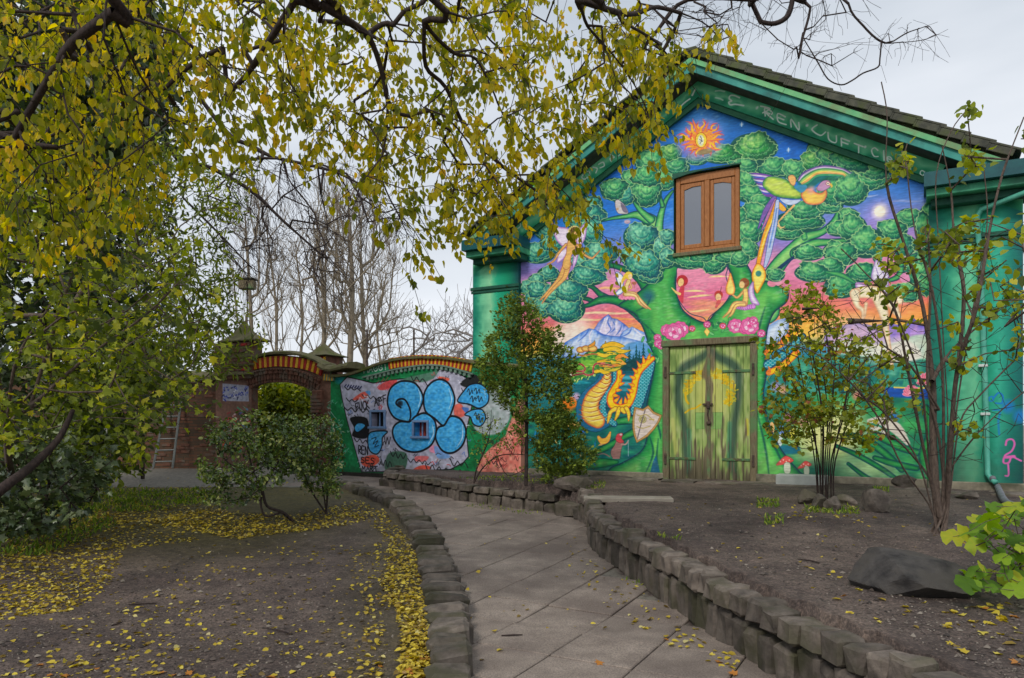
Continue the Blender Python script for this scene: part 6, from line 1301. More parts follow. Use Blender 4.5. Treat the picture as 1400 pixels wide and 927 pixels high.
link('pebbles', fill_mesh('pebbles', Vp.reshape(-1, 3), Fp.reshape(-1, 3), m_grit, tint=np.repeat(rn.rand(len(Xp))[:, None] * np.ones(3), 6, 0)), kind='stuff', label='small pebbles and crumbs scattered over the bare earth', cat='pebbles')
# ---------------------------------------------------------------- trees, shrubs, leaves
def grow(guides, attr, up=(0, 0, 1), k_dir=.5, k_path=.02, step=.35, jit=.05, sag=0., rs=0):
    """guides: list of polylines (first point of the first one is the foot); every attractor is joined to the nearest, best-aimed node"""
    r = np.random.RandomState(rs); pos, par, dist = [], [], []
    for g in guides:
        g = np.asarray(g, float)
        if len(pos):
            j = int(np.argmin(np.linalg.norm(np.array(pos) - g[0], axis=1))); dj = np.linalg.norm(np.array(pos[j]) - g[0])
            if dj > .015 and abs(g[0][2] - pos[0][2]) < .03: pos.append(g[0]); par.append(-1); dist.append(0.); j = len(pos) - 1     # a stem with its own foot
            elif dj > .015: pos.append(g[0]); par.append(j); dist.append(dist[j] + dj); j = len(pos) - 1
        else: pos.append(g[0]); par.append(-1); dist.append(0.); j = 0
        q = catmull(g, False, 4)
        for p in q[1:]:
            pos.append(p); par.append(j); dist.append(dist[j] + np.linalg.norm(p - np.array(pos[j]))); j = len(pos) - 1
    ng = len(pos); P = np.zeros((ng + len(attr) * 12, 3)); P[:ng] = pos; D = np.zeros(len(P)); D[:ng] = dist; par = list(par); n = ng
    attr = np.asarray(attr, float)
    d0 = np.array([np.min(np.linalg.norm(P[:ng] - a, axis=1)) for a in attr]) if len(attr) else []
    up = np.asarray(up, float); tips = []
    for a in attr[np.argsort(d0)] if len(attr) else []:
        v = a - P[:n]; L = np.linalg.norm(v, axis=1) + 1e-6
        u = up if up.ndim == 1 else up
        cost = L * (1 + k_dir * (1 - (v @ u) / L)) + k_path * D[:n]
        j = int(np.argmin(cost)); m = min(11, max(1, int(L[j] / step))); p0 = P[j].copy(); base = j
        for i in range(1, m + 1):
            t = i / m; p = p0 + (a - p0) * t + (r.randn(3) * jit * L[base] * .35 * (4 * t * (1 - t)) if i < m else 0) - np.array([0, 0, 1]) * sag * L[base] * 4 * t * (1 - t)
            P[n] = p; par.append(j); D[n] = D[j] + np.linalg.norm(p - P[j]); j = n; n += 1
        tips.append(j)
    return P[:n], np.array(par), np.array(tips), ng
def limbs(P, par, r_tip, p_exp, r_max, guide_r=None, k=5):
    """tapered limbs for every joint"""
    n = len(P); cnt = np.zeros(n)
    ch = np.zeros(n, int)
    for i in range(n - 1, 0, -1):
        if par[i] >= 0:
            ch[par[i]] += 1
    cnt[ch == 0] = 1.
    for i in range(n - 1, 0, -1):
        cnt[par[i]] += cnt[i]
    R = np.minimum(r_tip * cnt ** p_exp, r_max)
    e = np.arange(1, n); e = e[par[e] >= 0]
    a, b = P[par[e]], P[e]; ra = np.minimum(R[par[e]], R[e] * 1.35); rb = R[e]
    d = b - a; L = np.linalg.norm(d, axis=1, keepdims=True) + 1e-9; d = d / L
    ref = np.where(np.abs(d[:, 2:3]) > .9, np.array([[1., 0, 0]]), np.array([[0, 0, 1.]])); u = np.cross(d, ref); u /= np.linalg.norm(u, axis=1, keepdims=True); v = np.cross(d, u)
    kk = np.where(rb > .02, 1, 0)
    an = np.arange(k) * 2 * math.pi / k; c, s = np.cos(an), np.sin(an)
    ringA = (a - d * ra[:, None] * .3)[:, None] + (u[:, None] * c[None, :, None] + v[:, None] * s[None, :, None]) * ra[:, None, None]
    ringB = (b + d * rb[:, None] * .2)[:, None] + (u[:, None] * c[None, :, None] + v[:, None] * s[None, :, None]) * rb[:, None, None]
    V = np.concatenate([ringA, ringB], 1).reshape(-1, 3); m = len(e); o = (np.arange(m) * 2 * k)[:, None]
    j = np.arange(k); j2 = (j + 1) % k
    Fc = np.stack([o + j, o + j2, o + j2 + k, o + j + k], -1).reshape(-1, 4)
    return V, Fc, R
LS = {'oval': ([(0, 0), (-.3, .25), (-.29, .62), (0, 1), (.29, .62), (.3, .25)], [(0, 5, 4, 3), (0, 3, 2, 1)]),
      'narrow': ([(0, 0), (-.15, .3), (-.12, .7), (0, 1), (.12, .7), (.15, .3)], [(0, 5, 4, 3), (0, 3, 2, 1)]),
      'round': ([(0, 0), (-.46, .22), (-.42, .68), (0, 1), (.42, .68), (.46, .22)], [(0, 5, 4, 3), (0, 3, 2, 1)]),
      'lobed': ([(0, 0), (-.5, .2), (-.28, .38), (-.46, .72), (-.16, .66), (0, 1), (.16, .66), (.46, .72), (.28, .38), (.5, .2)], [(0, 9, 8, 5), (0, 5, 2, 1), (8, 7, 6, 5), (5, 4, 3, 2)]),
      'needle': ([(0, 0), (-.09, .3), (0, 1), (.09, .3)], [(0, 3, 2, 1)])}
def leaves(B, Dr, size, r, shape='oval', fold=.25, droop=.15, tint=None, nrm=None, curl=.0):
    """B base points, Dr directions; returns verts, faces, tint"""
    n = len(B); Dr = Dr / (np.linalg.norm(Dr, axis=1, keepdims=True) + 1e-9)
    N_ = r.randn(n, 3) * .6 + (np.array([0, 0, 1.]) if nrm is None else nrm)
    X_ = np.cross(Dr, N_); X_ /= np.linalg.norm(X_, axis=1, keepdims=True) + 1e-9; Z = np.cross(X_, Dr)
    prof, fc = LS[shape]; pf = np.array(prof); size = np.broadcast_to(size, (n,))
    x, y = pf[:, 0], pf[:, 1]; z = np.abs(x) * fold
    cu = curl * r.uniform(.3, 1.2, n)
    V = B[:, None] + (X_[:, None] * x[None, :, None] + Dr[:, None] * y[None, :, None] + Z[:, None] * (z[None, :, None] - (y ** 2)[None, :, None] * (droop + cu[:, None, None]))) * size[:, None, None]
    m = len(pf); Fs = []
    for f in fc: Fs.append(np.array(f)[None] + (np.arange(n) * m)[:, None])
    Fc = np.concatenate(Fs, 0)
    t = r.rand(n) if tint is None else tint
    T_ = np.repeat(np.stack([t, t, t], -1), m, 0)
    return V.reshape(-1, 3), Fc, T_
def twig_leaves(P, par, ids, r, per, size, shape, spread=.8, down=0., along=None, jitter=.02, **k):
    """leaves set alternately along the last joint of each twig in ids"""
    ids = np.repeat(ids, per); a, b = P[par[ids]], P[ids]; t = r.rand(len(ids))[:, None] if along is None else r.uniform(along[0], along[1], (len(ids), 1))
    B = a + (b - a) * t + r.randn(len(ids), 3) * jitter
    d = (b - a); d /= np.linalg.norm(d, axis=1, keepdims=True) + 1e-9
    D = d * .5 + r.randn(len(ids), 3) * spread + np.array([0, 0, -down])
    return leaves(B, D, size * r.uniform(.6, 1.15, len(ids)), r, shape, **k)
def px_fill(r, poly, n, y0, y1, zmin=None):
    """points spread through a crown whose outline is seen at 'poly' between depths y0 and y1"""
    poly = np.array(poly, float); out = []
    x0, x1_, a0, a1 = poly[:, 0].min(), poly[:, 0].max(), poly[:, 1].min(), poly[:, 1].max()
    while len(out) < n:
        x = r.uniform(x0, x1_, n); y = r.uniform(a0, a1, n); k = inside([tuple(q) for q in poly], x, y)
        for X_, Y_ in zip(x[k], y[k]):
            d = r.uniform(y0, y1); out.append(at(X_, Y_, d))
    return np.array([tuple(q) for q in out[:n]])
m_bark_d = surf('dark wet bark', srgb((40, 33, 32)), srgb((70, 58, 54)), 18, .9, .6, .01, stretch=(3, 3, 1))
m_bark_g = surf('grey brown bark', srgb((72, 60, 54)), srgb((112, 98, 88)), 16, .9, .5, .008, stretch=(3, 3, 1))
m_bark_p = surf('pale poplar bark', srgb((116, 104, 88)), srgb((156, 144, 124)), 6, .9, .4, .02, stretch=(2, 2, 1))
m_bark_f = surf('grey far twigs', srgb((110, 104, 100)), srgb((140, 132, 126)), 2, .95, 0)
L_yel = leaf_mat('autumn yellow leaves', [(0, srgb((76, 88, 20))), (.3, srgb((116, 118, 24))), (.6, srgb((152, 142, 24))), (.86, srgb((180, 160, 28))), (1, srgb((190, 154, 34)))], trans=.6)
L_lime = leaf_mat('lime green leaves', [(0, srgb((54, 66, 26))), (.45, srgb((96, 108, 32))), (.8, srgb((138, 146, 42))), (1, srgb((172, 164, 50)))], trans=.4)
L_hol = leaf_mat('glossy holly-green leaves', [(0, srgb((36, 54, 20))), (.5, srgb((62, 84, 30))), (.85, srgb((104, 122, 44))), (1, srgb((156, 160, 90)))], trans=.15, rough=.35, gloss=.7)
L_dark = leaf_mat('dark evergreen leaves', [(0, srgb((34, 48, 26))), (.5, srgb((56, 72, 38))), (.85, srgb((84, 98, 56))), (1, srgb((128, 136, 104)))], trans=.12, rough=.38, gloss=.6)
L_con = leaf_mat('olive conifer sprays', [(0, srgb((56, 72, 26))), (.5, srgb((94, 112, 38))), (.9, srgb((130, 144, 50))), (1, srgb((150, 150, 60)))], trans=.15, rough=.7)
L_oliv = leaf_mat('olive bush leaves', [(0, srgb((74, 84, 26))), (.5, srgb((112, 122, 34))), (.78, srgb((156, 160, 40))), (.92, srgb((150, 96, 52))), (1, srgb((120, 66, 46)))], trans=.35)
L_fall = leaf_mat('fallen leaves', [(0, srgb((70, 56, 34))), (.22, srgb((112, 92, 36))), (.5, srgb((160, 138, 36))), (.78, srgb((186, 168, 56))), (.93, srgb((170, 162, 118))), (1, srgb((160, 104, 38)))], trans=.15, rough=.6)
L_big = leaf_mat('bright green big leaves', [(0, srgb((58, 88, 22))), (.5, srgb((92, 126, 28))), (.85, srgb((126, 152, 36))), (1, srgb((156, 156, 40)))], trans=.4, rough=.6)
def join(parts):
    V, Fs, Ts, o = [], [], [], 0
    for v, f, t in parts: V.append(v); Fs.append(f + o); Ts.append(t); o += len(v)
    return np.concatenate(V), np.concatenate(Fs), np.concatenate(Ts)
def plant(name, foot, P, par, bark, lf, lmat, r_tip, p_exp, r_max, label, cat, group=None, k=5, trunk='trunk', crown='crown', foot_z=None):
    root = empty(name, foot, label=label, cat=cat, group=group); f = np.array(foot)
    V, Fc, R = limbs(P, par, r_tip, p_exp, r_max, k=k)
    link(trunk, fill_mesh(trunk, V - f, Fc, bark, True), root)
    if lf is not None:
        V, Fc, T_ = lf if isinstance(lf, tuple) else join(lf)
        link(crown, fill_mesh(crown, V - f, Fc, lmat, False, tint=T_), root)
    return root
def G(L_, y): return [tuple(at(a, b, y if np.isscalar(y) else y[i])) for i, (a, b) in enumerate(L_)]

# --- the yellow-leaved tree hanging in from the upper left
r = np.random.RandomState(11)
trunk = [(-4.6, .6, -.1), (-4.4, .8, 2.0), (-3.9, 1.2, 3.9), (-3.1, 2.2, 5.0)]
gs = [trunk, [(-3.1, 2.2, 5.0)] + G([(395, -30), (402, 0), (385, 30), (352, 82), (336, 105)], [4.2, 4.3, 4.4, 4.6, 4.7]),
      [(-3.1, 2.2, 5.0)] + G([(425, -25), (440, 6), (475, 28), (505, 52), (520, 90), (527, 120), (530, 150), (527, 190), (520, 232), (530, 265), (543, 290)], [4.2, 4.3, 4.4, 4.5, 4.6, 4.65, 4.7, 4.75, 4.8, 4.9, 4.95]),
      G([(527, 130), (540, 152), (560, 158), (590, 152), (618, 168), (648, 205), (680, 250)], 4.8), G([(505, 45), (530, 32), (560, 50), (572, 66)], 4.6), G([(525, 232), (560, 215), (590, 200)], 4.9),
      [(-3.1, 2.2, 5.0)] + G([(560, -30), (580, 30), (620, 72), (650, 80), (672, 120), (680, 140)], [4.0, 4.3, 4.5, 4.6, 4.7, 4.8]), G([(620, 72), (616, 110), (596, 134)], 4.6), G([(580, 30), (582, 90), (610, 120), (640, 180), (690, 230), (740, 265)], [4.3, 4.5, 4.7, 4.9, 5.1, 5.3]),
      [(-3.1, 2.2, 5.0)] + G([(760, -40), (790, 0), (803, 35), (828, 66)], [3.9, 4.2, 4.5, 4.7]), G([(790, 0), (860, 20), (900, 10), (960, 30), (985, 55)], [4.3, 4.7, 5, 5.2, 5.4]), G([(803, 35), (850, 90), (880, 140), (900, 200)], [4.6, 4.9, 5.1, 5.3]), G([(850, 30), (900, 60), (935, 110)], [4.6, 5.0, 5.3]),
      [(-3.1, 2.2, 5.0)] + G([(140, -20), (155, 18), (185, 12), (200, -10)], [4, 4.1, 4.2, 4.2]), G([(155, 18), (100, 60), (60, 120), (20, 190)], [4.1, 4.2, 4.3, 4.4]), G([(155, 18), (190, 100), (230, 160)], [4.1, 4.4, 4.6]), G([(336, 105), (300, 150), (320, 210), (345, 232)], [4.7, 4.9, 5.1, 5.2])]
dens = [([(-60, -40), (420, -40), (420, 140), (330, 200), (240, 190), (150, 240), (70, 230), (-60, 260)], 400, 3.8, 6.6), ([(400, -40), (720, -40), (720, 250), (650, 280), (540, 262), (430, 215), (400, 150)], 270, 4.2, 6.6), ([(700, -40), (860, -40), (900, 60), (905, 180), (850, 190), (800, 140), (800, 230), (780, 290), (720, 290), (690, 300), (690, 200)], 150, 4.3, 6.4),
        ([(840, 20), (1000, 35), (1000, 60), (950, 80), (915, 110), (890, 120), (870, 90), (840, 60)], 30, 4.4, 6.0), ([(600, 230), (700, 240), (820, 240), (845, 260), (800, 285), (860, 300), (880, 320), (820, 345), (790, 310), (690, 300), (640, 330), (600, 300)], 30, 4.6, 6.2), ([(540, 290), (600, 300), (640, 320), (570, 345), (560, 375), (545, 350), (520, 300)], 10, 4.6, 6), ([(-60, 190), (200, 190), (230, 260), (100, 340), (-60, 330)], 60, 3.8, 5.6), ([(850, 130), (900, 140), (895, 180), (870, 190)], 7, 5, 6)]
att = np.concatenate([px_fill(r, p, n, a, b) for p, n, a, b in dens])
P, par, tips, ng = grow(gs, att, up=(.35, .3, -.55), k_dir=.35, k_path=.03, step=.16, jit=.22, sag=-.03, rs=4)
# short leafy shoots at every twig end
ids = tips
sh = []; 
a = P[ids]; dn = (P[ids] - P[par[ids]]); dn /= np.linalg.norm(dn, axis=1, keepdims=True) + 1e-9
sdir = dn * .6 + r.randn(len(ids), 3) * .35 + np.array([.1, 0, -.75]); sdir /= np.linalg.norm(sdir, axis=1, keepdims=True); sl = r.uniform(.14, .38, len(ids))
ends = a + sdir * sl[:, None]
P2 = np.concatenate([P, ends]); par2 = np.concatenate([par, ids]); eid = np.arange(len(P), len(P2))
tv = np.clip(r.beta(2.2, 2.6, len(eid)) * 1.0, 0, 1)
per = 13
tintv = np.clip(np.repeat(tv, per) + r.randn(len(eid) * per) * .17, 0, 1)
LV = [twig_leaves(P2, par2, eid, r, per, .058, 'oval', .42, .75, jitter=.022, fold=.3, curl=.25, tint=tintv)]
ids3 = r.choice(np.arange(ng, len(P)), 1500); LV.append(twig_leaves(P, par, ids3, r, 1, .052, 'oval', .5, .7, jitter=.02, fold=.3, curl=.2, tint=np.clip(r.beta(2.2, 2.6, 1500), 0, 1)))
tree = plant('overhanging_tree', (-4.6, .6, 0), P2, par2, m_bark_d, LV, L_yel, .0019, .5, .05, 'yellow-leaved tree whose dark branches hang in over the path from the upper left', 'tree', k=5, trunk='branches', crown='foliage')
[o for o in tree.children if o.name.startswith('foliage')][0]['kind'] = 'stuff'
# the nearest leaves one by one
lm = []
for k in range(8):
    V, Fc, T_ = leaves(np.zeros((1, 3)), np.array([[0, 0, -1.]]), 1., r, 'oval', .3, .15, tint=np.array([.1 + k * .11]), nrm=np.array([0, -2., .3]), curl=.25); lm.append(fill_mesh('leaf', V, Fc, L_yel, tint=T_))
near = P2[eid]; o_ = np.argsort(near[:, 1])[:330]; pick = r.choice(o_, 300, replace=False)
for i in pick:
    o = link('leaf', lm[r.randint(8)], tree); o.location = tuple(near[i] - np.array([-4.6, .6, 0])); s_ = r.uniform(.045, .064); o.scale = (s_,) * 3; o.rotation_euler = (r.randn() * .5, r.randn() * .5, r.uniform(-1.2, 1.2))

# --- bare hanging twigs: a weeping tree left of centre and one over the roof
def bare(name, foot, gs, att, up, rs_, label, r_tip=.0022, r_max=.12, sag=.02, k_dir=.5, mat=None, step=.3, p_exp=.5, jit=.12, cat='tree', group=None, extra=0, sub=.3, k=4):
    P, par, tips, ng = grow(gs, att, up=up, k_dir=k_dir, k_path=.03, step=step, jit=jit, sag=sag, rs=rs_)
    rr_ = np.random.RandomState(rs_ + 1)
    if extra:     # fine side shoots
        ids = rr_.choice(np.arange(ng, len(P)), extra); u = np.asarray(up, float); d = (P[ids] - P[par[ids]]); d /= np.linalg.norm(d, axis=1, keepdims=True) + 1e-9
        dd = (d * .7 + rr_.randn(extra, 3) * .45 + u * .4) * (sub * rr_.uniform(.2, 1.0, extra))[:, None] / 3
        for q_ in range(3):
            e = P[ids] + dd + rr_.randn(extra, 3) * sub * .05; dd = dd + u * sub * .05; n0 = len(P)
            P = np.concatenate([P, e]); par = np.concatenate([par, ids]); ids = np.arange(n0, len(P))
    return plant(name, foot, P, par, mat or m_bark_g, None, None, r_tip, p_exp, r_max, label, cat, group, k=k)
r = np.random.RandomState(21)
gsw = [[(-7.4, 12, .2), (-7.2, 12, 3), (-6.6, 11.6, 6.0), (-5.4, 11, 7.6)], [(-5.4, 11, 7.6)] + G([(230, 200), (290, 230), (345, 262), (385, 300), (430, 340), (470, 375)], 11), G([(250, 270), (310, 330), (350, 370), (400, 390), (440, 420)], 11), G([(290, 330), (345, 380), (390, 410), (405, 450)], 10.6), [(-5.4, 11, 7.6)] + G([(300, 170), (345, 200), (375, 215), (420, 225), (460, 235)], 10.6)]
attw = px_fill(r, [(280, 230), (330, 210), (460, 225), (560, 290), (545, 330), (480, 300), (470, 400), (440, 430), (400, 330), (330, 400), (290, 330)], 230, 9.4, 11.8)
bare('weeping_tree', (-7.4, 12, .2), gsw, attw, (.25, 0, -.9), 5, 'bare weeping tree with dark twigs hanging above the gateway', .0026, .05, -.03, .9, m_bark_d, .25, .44, extra=700, sub=.55)
r = np.random.RandomState(31)
gsr = [[(6.4, 2.0, -.1), (6.3, 2.2, 3), (5.4, 3.2, 5.6), (4.6, 4.6, 6.4)], [(4.6, 4.6, 6.4)] + G([(1160, -60), (1160, 5), (1180, 35), (1205, 57), (1230, 58), (1260, 55), (1280, 48), (1296, 40)], 6.4), G([(1205, 57), (1203, 80), (1200, 92), (1180, 100), (1165, 110), (1150, 116), (1132, 108), (1118, 85), (1100, 55)], 6.3), [(4.6, 4.6, 6.4)] + G([(1110, -50), (1108, 10), (1098, 50), (1090, 82), (1085, 110)], 6.2), G([(1098, 45), (1092, 80), (1076, 115), (1060, 145), (1038, 182)], 6.), G([(1098, 0), (1099, 30), (1099, 50)], 6.2), G([(1099, 52), (1120, 57), (1160, 60), (1200, 62)], 6.4), G([(1085, -10), (1078, 20), (1060, 32), (1040, 30)], 6.2), G([(1026, 0), (1020, 40), (1005, 75), (998, 90)], 6.2), G([(1033, 0), (1028, 40), (1018, 70), (1002, 85)], 6.1), G([(1190, 48), (1185, 75), (1172, 105)], 6.4), G([(1230, 58), (1232, 75), (1228, 90)], 6.4), G([(1205, 90), (1212, 113)], 6.3), G([(1258, 55), (1270, 65), (1284, 78)], 6.4), G([(1222, 56), (1240, 45), (1260, 38), (1282, 30)], 6.3), G([(940, 0), (900, 40), (860, 95), (840, 130)], 6.2), G([(900, -10), (940, 25), (1000, 20)], 6.2)]
gsr[-2] = [gsr[-8][0]] + gsr[-2]; gsr[-1] = [gsr[-9][0]] + gsr[-1]
attr_ = np.concatenate([px_fill(r, [(960, -30), (1180, -30), (1190, 60), (1120, 100), (1060, 60), (990, 80), (940, 40)], 90, 5.6, 7.), px_fill(r, [(820, 0), (1000, 0), (980, 60), (900, 160), (860, 180), (810, 80)], 60, 5.2, 6.6), px_fill(r, [(1180, 40), (1290, 30), (1280, 60), (1210, 80)], 14, 6.2, 6.6)])
bare('bare_overhanging_tree', (6.4, 2.0, 0), gsr, attr_, (0, .1, -.7), 7, 'bare dark branches hanging in front of the roof from the upper right', .0014, .03, .0, .4, m_bark_d, .1, .5, .3, extra=420, sub=.2)

# --- bare poplars behind the wall
spots = [(342, 505, 30, 268, 60, 30), (374, 505, 34, 285, 44, 22), (437, 505, 31, 262, 84, 36), (474, 505, 27, 250, 110, 36), (497, 505, 29, 290, 96, 46), (522, 500, 38, 340, 36, 28), (406, 500, 38, 310, 44, 26)]
for i, (x, yb_, d, yt, n, w_) in enumerate(spots):
    r = np.random.RandomState(50 + i); base = np.array([(x - 700) / F * d, d, .5]); topz = CZ + (H0 - yt) / F * d; hh2 = topz - .5
    tr = [tuple(base), tuple(base + [.1, 0, hh2 * .3]), tuple(base + [r.uniform(-.3, .3), 0, hh2 * .6]), tuple(base + [r.uniform(-.4, .4), 0, hh2 * .93])]
    n = int(n * 1.0); n = int(n * .62) + 8; t = r.uniform(.42, 1.0, n); wid = w_ * d / F * (np.sin(np.clip(t, 0, 1) * math.pi * .8 + .2)) * 1.25; ang = r.uniform(0, 6.28, n); q = r.rand(n) ** .5
    A_ = np.stack([base[0] + np.cos(ang) * wid * q * 1.05 + .2 * t, d + np.sin(ang) * wid * q, .5 + hh2 * t], -1)
    lbl = ['slender bare tree just right of the left gate tower', 'thin bare tree between the gate tower and the next poplar', 'tall many-branched bare poplar behind the small gate turret', 'thickest bare poplar, rising behind the dip in the wall coping', 'broad bare poplar leaning right beside the thickest one', 'faint bare tree furthest right of the poplar row', 'faint bare tree in the back of the poplar row above the arch'][i]
    bare('bare_poplar', tuple(base), [tr], A_, (0, 0, 1.), 60 + i, lbl, .0075, .12 if n < 50 else .17, -.03, 2.8, m_bark_p, .8, .44, .03, group='bare poplars behind the gateway', extra=int(n * 7), sub=1.1)
for i, (x, d, yt, n, lb) in enumerate([(625, 60, 420, 110, 'far bare tree close to the left corner of the painted hall'), (650, 72, 432, 90, 'farthest bare tree seen just past the hall corner'), (560, 70, 425, 90, 'small far bare tree between the poplars and the hall'), (600, 80, 450, 60, 'tiny distant bare tree above the curved wall')]):
    r = np.random.RandomState(90 + i); base = np.array([(x - 700) / F * d, d, .5]); hh2 = CZ + (H0 - yt) / F * d - .5
    t = r.uniform(.3, 1, n * 2); wid = hh2 * .3 * np.sin(t * 2.6 + .3); ang = r.uniform(0, 6.28, n * 2)
    A_ = np.stack([base[0] + np.cos(ang) * wid, d + np.sin(ang) * wid, .5 + hh2 * t], -1)
    bare('distant_bare_tree', tuple(base), [[tuple(base), tuple(base + [0, 0, hh2 * .4]), tuple(base + [.2, 0, hh2 * .7])]], A_, (0, 0, 1.), 95 + i, lb, .014, .25, 0, 1.6, m_bark_f, 1.2, .42, .06, group='distant bare trees beyond the wall', extra=n * 3, sub=1.4)
# thin fence posts with wires beyond the wall
for k, (x, lb) in enumerate(((502, 'thin dark fence post beyond the wall, left one'), (566, 'thin dark fence post beyond the wall, right one'))):
    q = at(x, 486, 24.); MB().tube([(q.x, 24, .4), (q.x, 24, q.z + .85)], .035, 5).obj('fence_post', m_iron, label=lb + ' above the coping', cat='post', group='fence posts beyond the wall')
# nest box on a pole above the left tower
q = at(338, 389, 21.); nb = empty('nest_box', (q.x, 21, .5), label='small dark box on a thin pole above the left gate tower', cat='nest box')
MB().tube([(0, 0, -.1), (0, 0, q.z - .5)], .02, 5).obj('pole', m_bark_g, nb); MB().bbox(-.22, .22, -.14, .14, q.z - .64, q.z - .38, .02).obj('box', m_oldwood, nb); MB().bbox(-.26, .26, -.18, .18, q.z - .37, q.z - .33, .01).obj('lid', m_tile, nb)

# --- hedge seen through the arch, dark mass of trees on the left
def leafcloud(name, foot, polys, lmat, size, shape, per, label, cat, bark=m_bark_d, rs_=0, guides=None, up=(0, 0, 1), k_dir=.4, r_tip=.004, r_max=.08, tint=(2, 2), down=.1, spread=.8, step=.25, sag=0, jit=.15, group=None, kind=None, p_exp=.48, tr=None, jitter=.05, fold=.25):
    r = np.random.RandomState(rs_); A_ = np.concatenate([px_fill(r, p, n, a, b) for p, n, a, b in polys]); zmin = foot[2] + .06; A_ = A_[A_[:, 2] > zmin]
    g = guides or [[foot, tuple(np.array(foot) + [0, 0, (A_[:, 2].mean() - foot[2]) * .6])]]
    P, par, tips, ng = grow(g, A_, up=up, k_dir=k_dir, k_path=.04, step=step, jit=jit, sag=sag, rs=rs_)
    t0 = np.repeat(r.beta(*tint, len(tips)), per); t0 = np.clip(t0 + r.randn(len(t0)) * .14, 0, 1)
    lf = twig_leaves(P, par, tips, r, per, size, shape, spread, down, jitter=jitter, tint=t0, fold=fold, curl=.15)
    o = plant(name, foot, P, par, bark, lf, lmat, r_tip, p_exp, r_max, label, cat, group)
    return o, P, par, tips
leafcloud('evergreen_hedge', (at(390, 600, 21).x, 21, .5), [([(330, 515), (445, 515), (445, 640), (330, 640)], 560, 20, 22)], L_lime, .17, 'oval', 18, 'dense dark green hedge seen through the opening of the gateway arch', 'hedge', rs_=3, tint=(2.4, 1.8), jitter=.12)
leafcloud('dark_tree', (at(60, 640, 12.5).x, 12.5, .4), [([(-80, 60), (110, 70), (165, 200), (190, 330), (200, 520), (150, 640), (-80, 660)], 620, 10.5, 14), ([(-80, -60), (150, -60), (230, 60), (240, 200), (120, 240), (-80, 200)], 420, 9.5, 13)], L_dark, .19, 'oval', 14, 'dark evergreen tree filling the left edge behind the light green shrubs', 'tree', rs_=13, r_max=.2, tint=(1.6, 2.6), jitter=.16, spread=1.)
leafcloud('tall_dark_conifer', (at(195, 640, 15.5).x, 15.5, .45), [([(140, -20), (220, -20), (240, 120), (235, 260), (260, 420), (240, 560), (110, 560), (120, 200)], 420, 14.6, 16.4)], L_dark, .17, 'narrow', 15, 'tall dark conifer standing behind the yellow leaves near the brick wall', 'tree', rs_=17, r_max=.22, tint=(1.5, 3), jitter=.16, down=.4)

# --- light green shrubs on the left
bf = tuple(gp(30, 700, soilz))
leafcloud('light_green_shrub', bf, [([(-60, 230), (60, 200), (160, 230), (230, 300), (290, 380), (320, 470), (290, 560), (240, 600), (150, 560), (60, 600), (-60, 640)], 430, 5.8, 8.6)], L_lime, .08, 'lobed', 8, 'tall light green broad-leaved shrub with pale arching stems at the left edge', 'shrub', bark=m_bark_g, rs_=23,
          guides=[[bf, tuple(at(10, 600, 7)), tuple(at(60, 540, 7)), tuple(at(130, 480, 7.2)), tuple(at(200, 430, 7.4)), tuple(at(250, 380, 7.5))], [tuple(at(10, 600, 7)), tuple(at(20, 500, 6.6)), tuple(at(60, 430, 6.6)), tuple(at(100, 380, 6.8))], [tuple(at(40, 560, 7)), tuple(at(90, 400, 6.8)), tuple(at(120, 330, 6.8)), tuple(at(150, 280, 6.8))], [tuple(at(10, 600, 7)), tuple(at(-10, 420, 6.4)), tuple(at(20, 300, 6.4)), tuple(at(70, 220, 6.4))]], up=(.4, 0, .35), r_tip=.0035, r_max=.045, tint=(1.2, 1.4), down=.45, sag=-.05, jitter=.05)
lf2 = tuple(gp(150, 660, soilz)); lf2 = (lf2[0], 9.2, lf2[2])
leafcloud('narrow_leaved_shrub', lf2, [([(190, 160), (250, 190), (300, 240), (320, 330), (330, 430), (300, 520), (220, 560), (180, 420), (170, 260)], 300, 8.4, 10.2), ([(290, 230), (345, 220), (335, 290), (300, 300)], 20, 8.8, 9.6), ([(285, 440), (355, 435), (362, 480), (340, 515), (290, 520)], 26, 9., 10)], L_lime, .10, 'narrow', 11, 'green shrub with narrow pointed leaves reaching up left of the gateway', 'shrub', bark=m_bark_g, rs_=29, up=(.3, 0, .5), r_tip=.0035, r_max=.04, tint=(2, 3), down=.35, jitter=.07)
lf4 = tuple(gp(150, 652, soilz)); lf4 = (lf4[0], 11.2, lf4[2])
leafcloud('olive_shrub', lf4, [([(60, 440), (200, 430), (262, 470), (262, 540), (215, 560), (200, 648), (60, 655)], 380, 9.6, 12)], L_lime, .11, 'oval', 12, 'dense olive shrub filling the gap between the left shrubs and the brick wall', 'shrub', bark=m_bark_g, rs_=31, up=(0, 0, .5), r_tip=.004, r_max=.04, tint=(1.6, 3), down=.3, jitter=.1)
lf3 = tuple(gp(95, 720, soilz))
leafcloud('low_undergrowth', lf3, [([(-60, 560), (60, 580), (130, 600), (170, 640), (120, 700), (60, 730), (-60, 740)], 240, 7.6, 9.4)], L_dark, .10, 'lobed', 8, 'low dark green undergrowth at the foot of the left shrubs', 'shrub', rs_=33, tint=(2.6, 2.2), r_max=.02, jitter=.06)
# leaning trunk at the left edge
a0 = gp(-70, 740, soilz)
MB().tube([Vector(v) for v in catmull([(a0.x, a0.y, .0), tuple(at(-20, 690, 6.2)), tuple(at(40, 640, 6.3)), tuple(at(80, 600, 6.5)), tuple(at(100, 560, 6.6))], False, 4)], list(np.linspace(.055, .02, 17)), 8).obj('leaning_stem', m_bark_d, smooth=True, label='thick dark bare stem leaning in from the lower left edge', cat='stem')

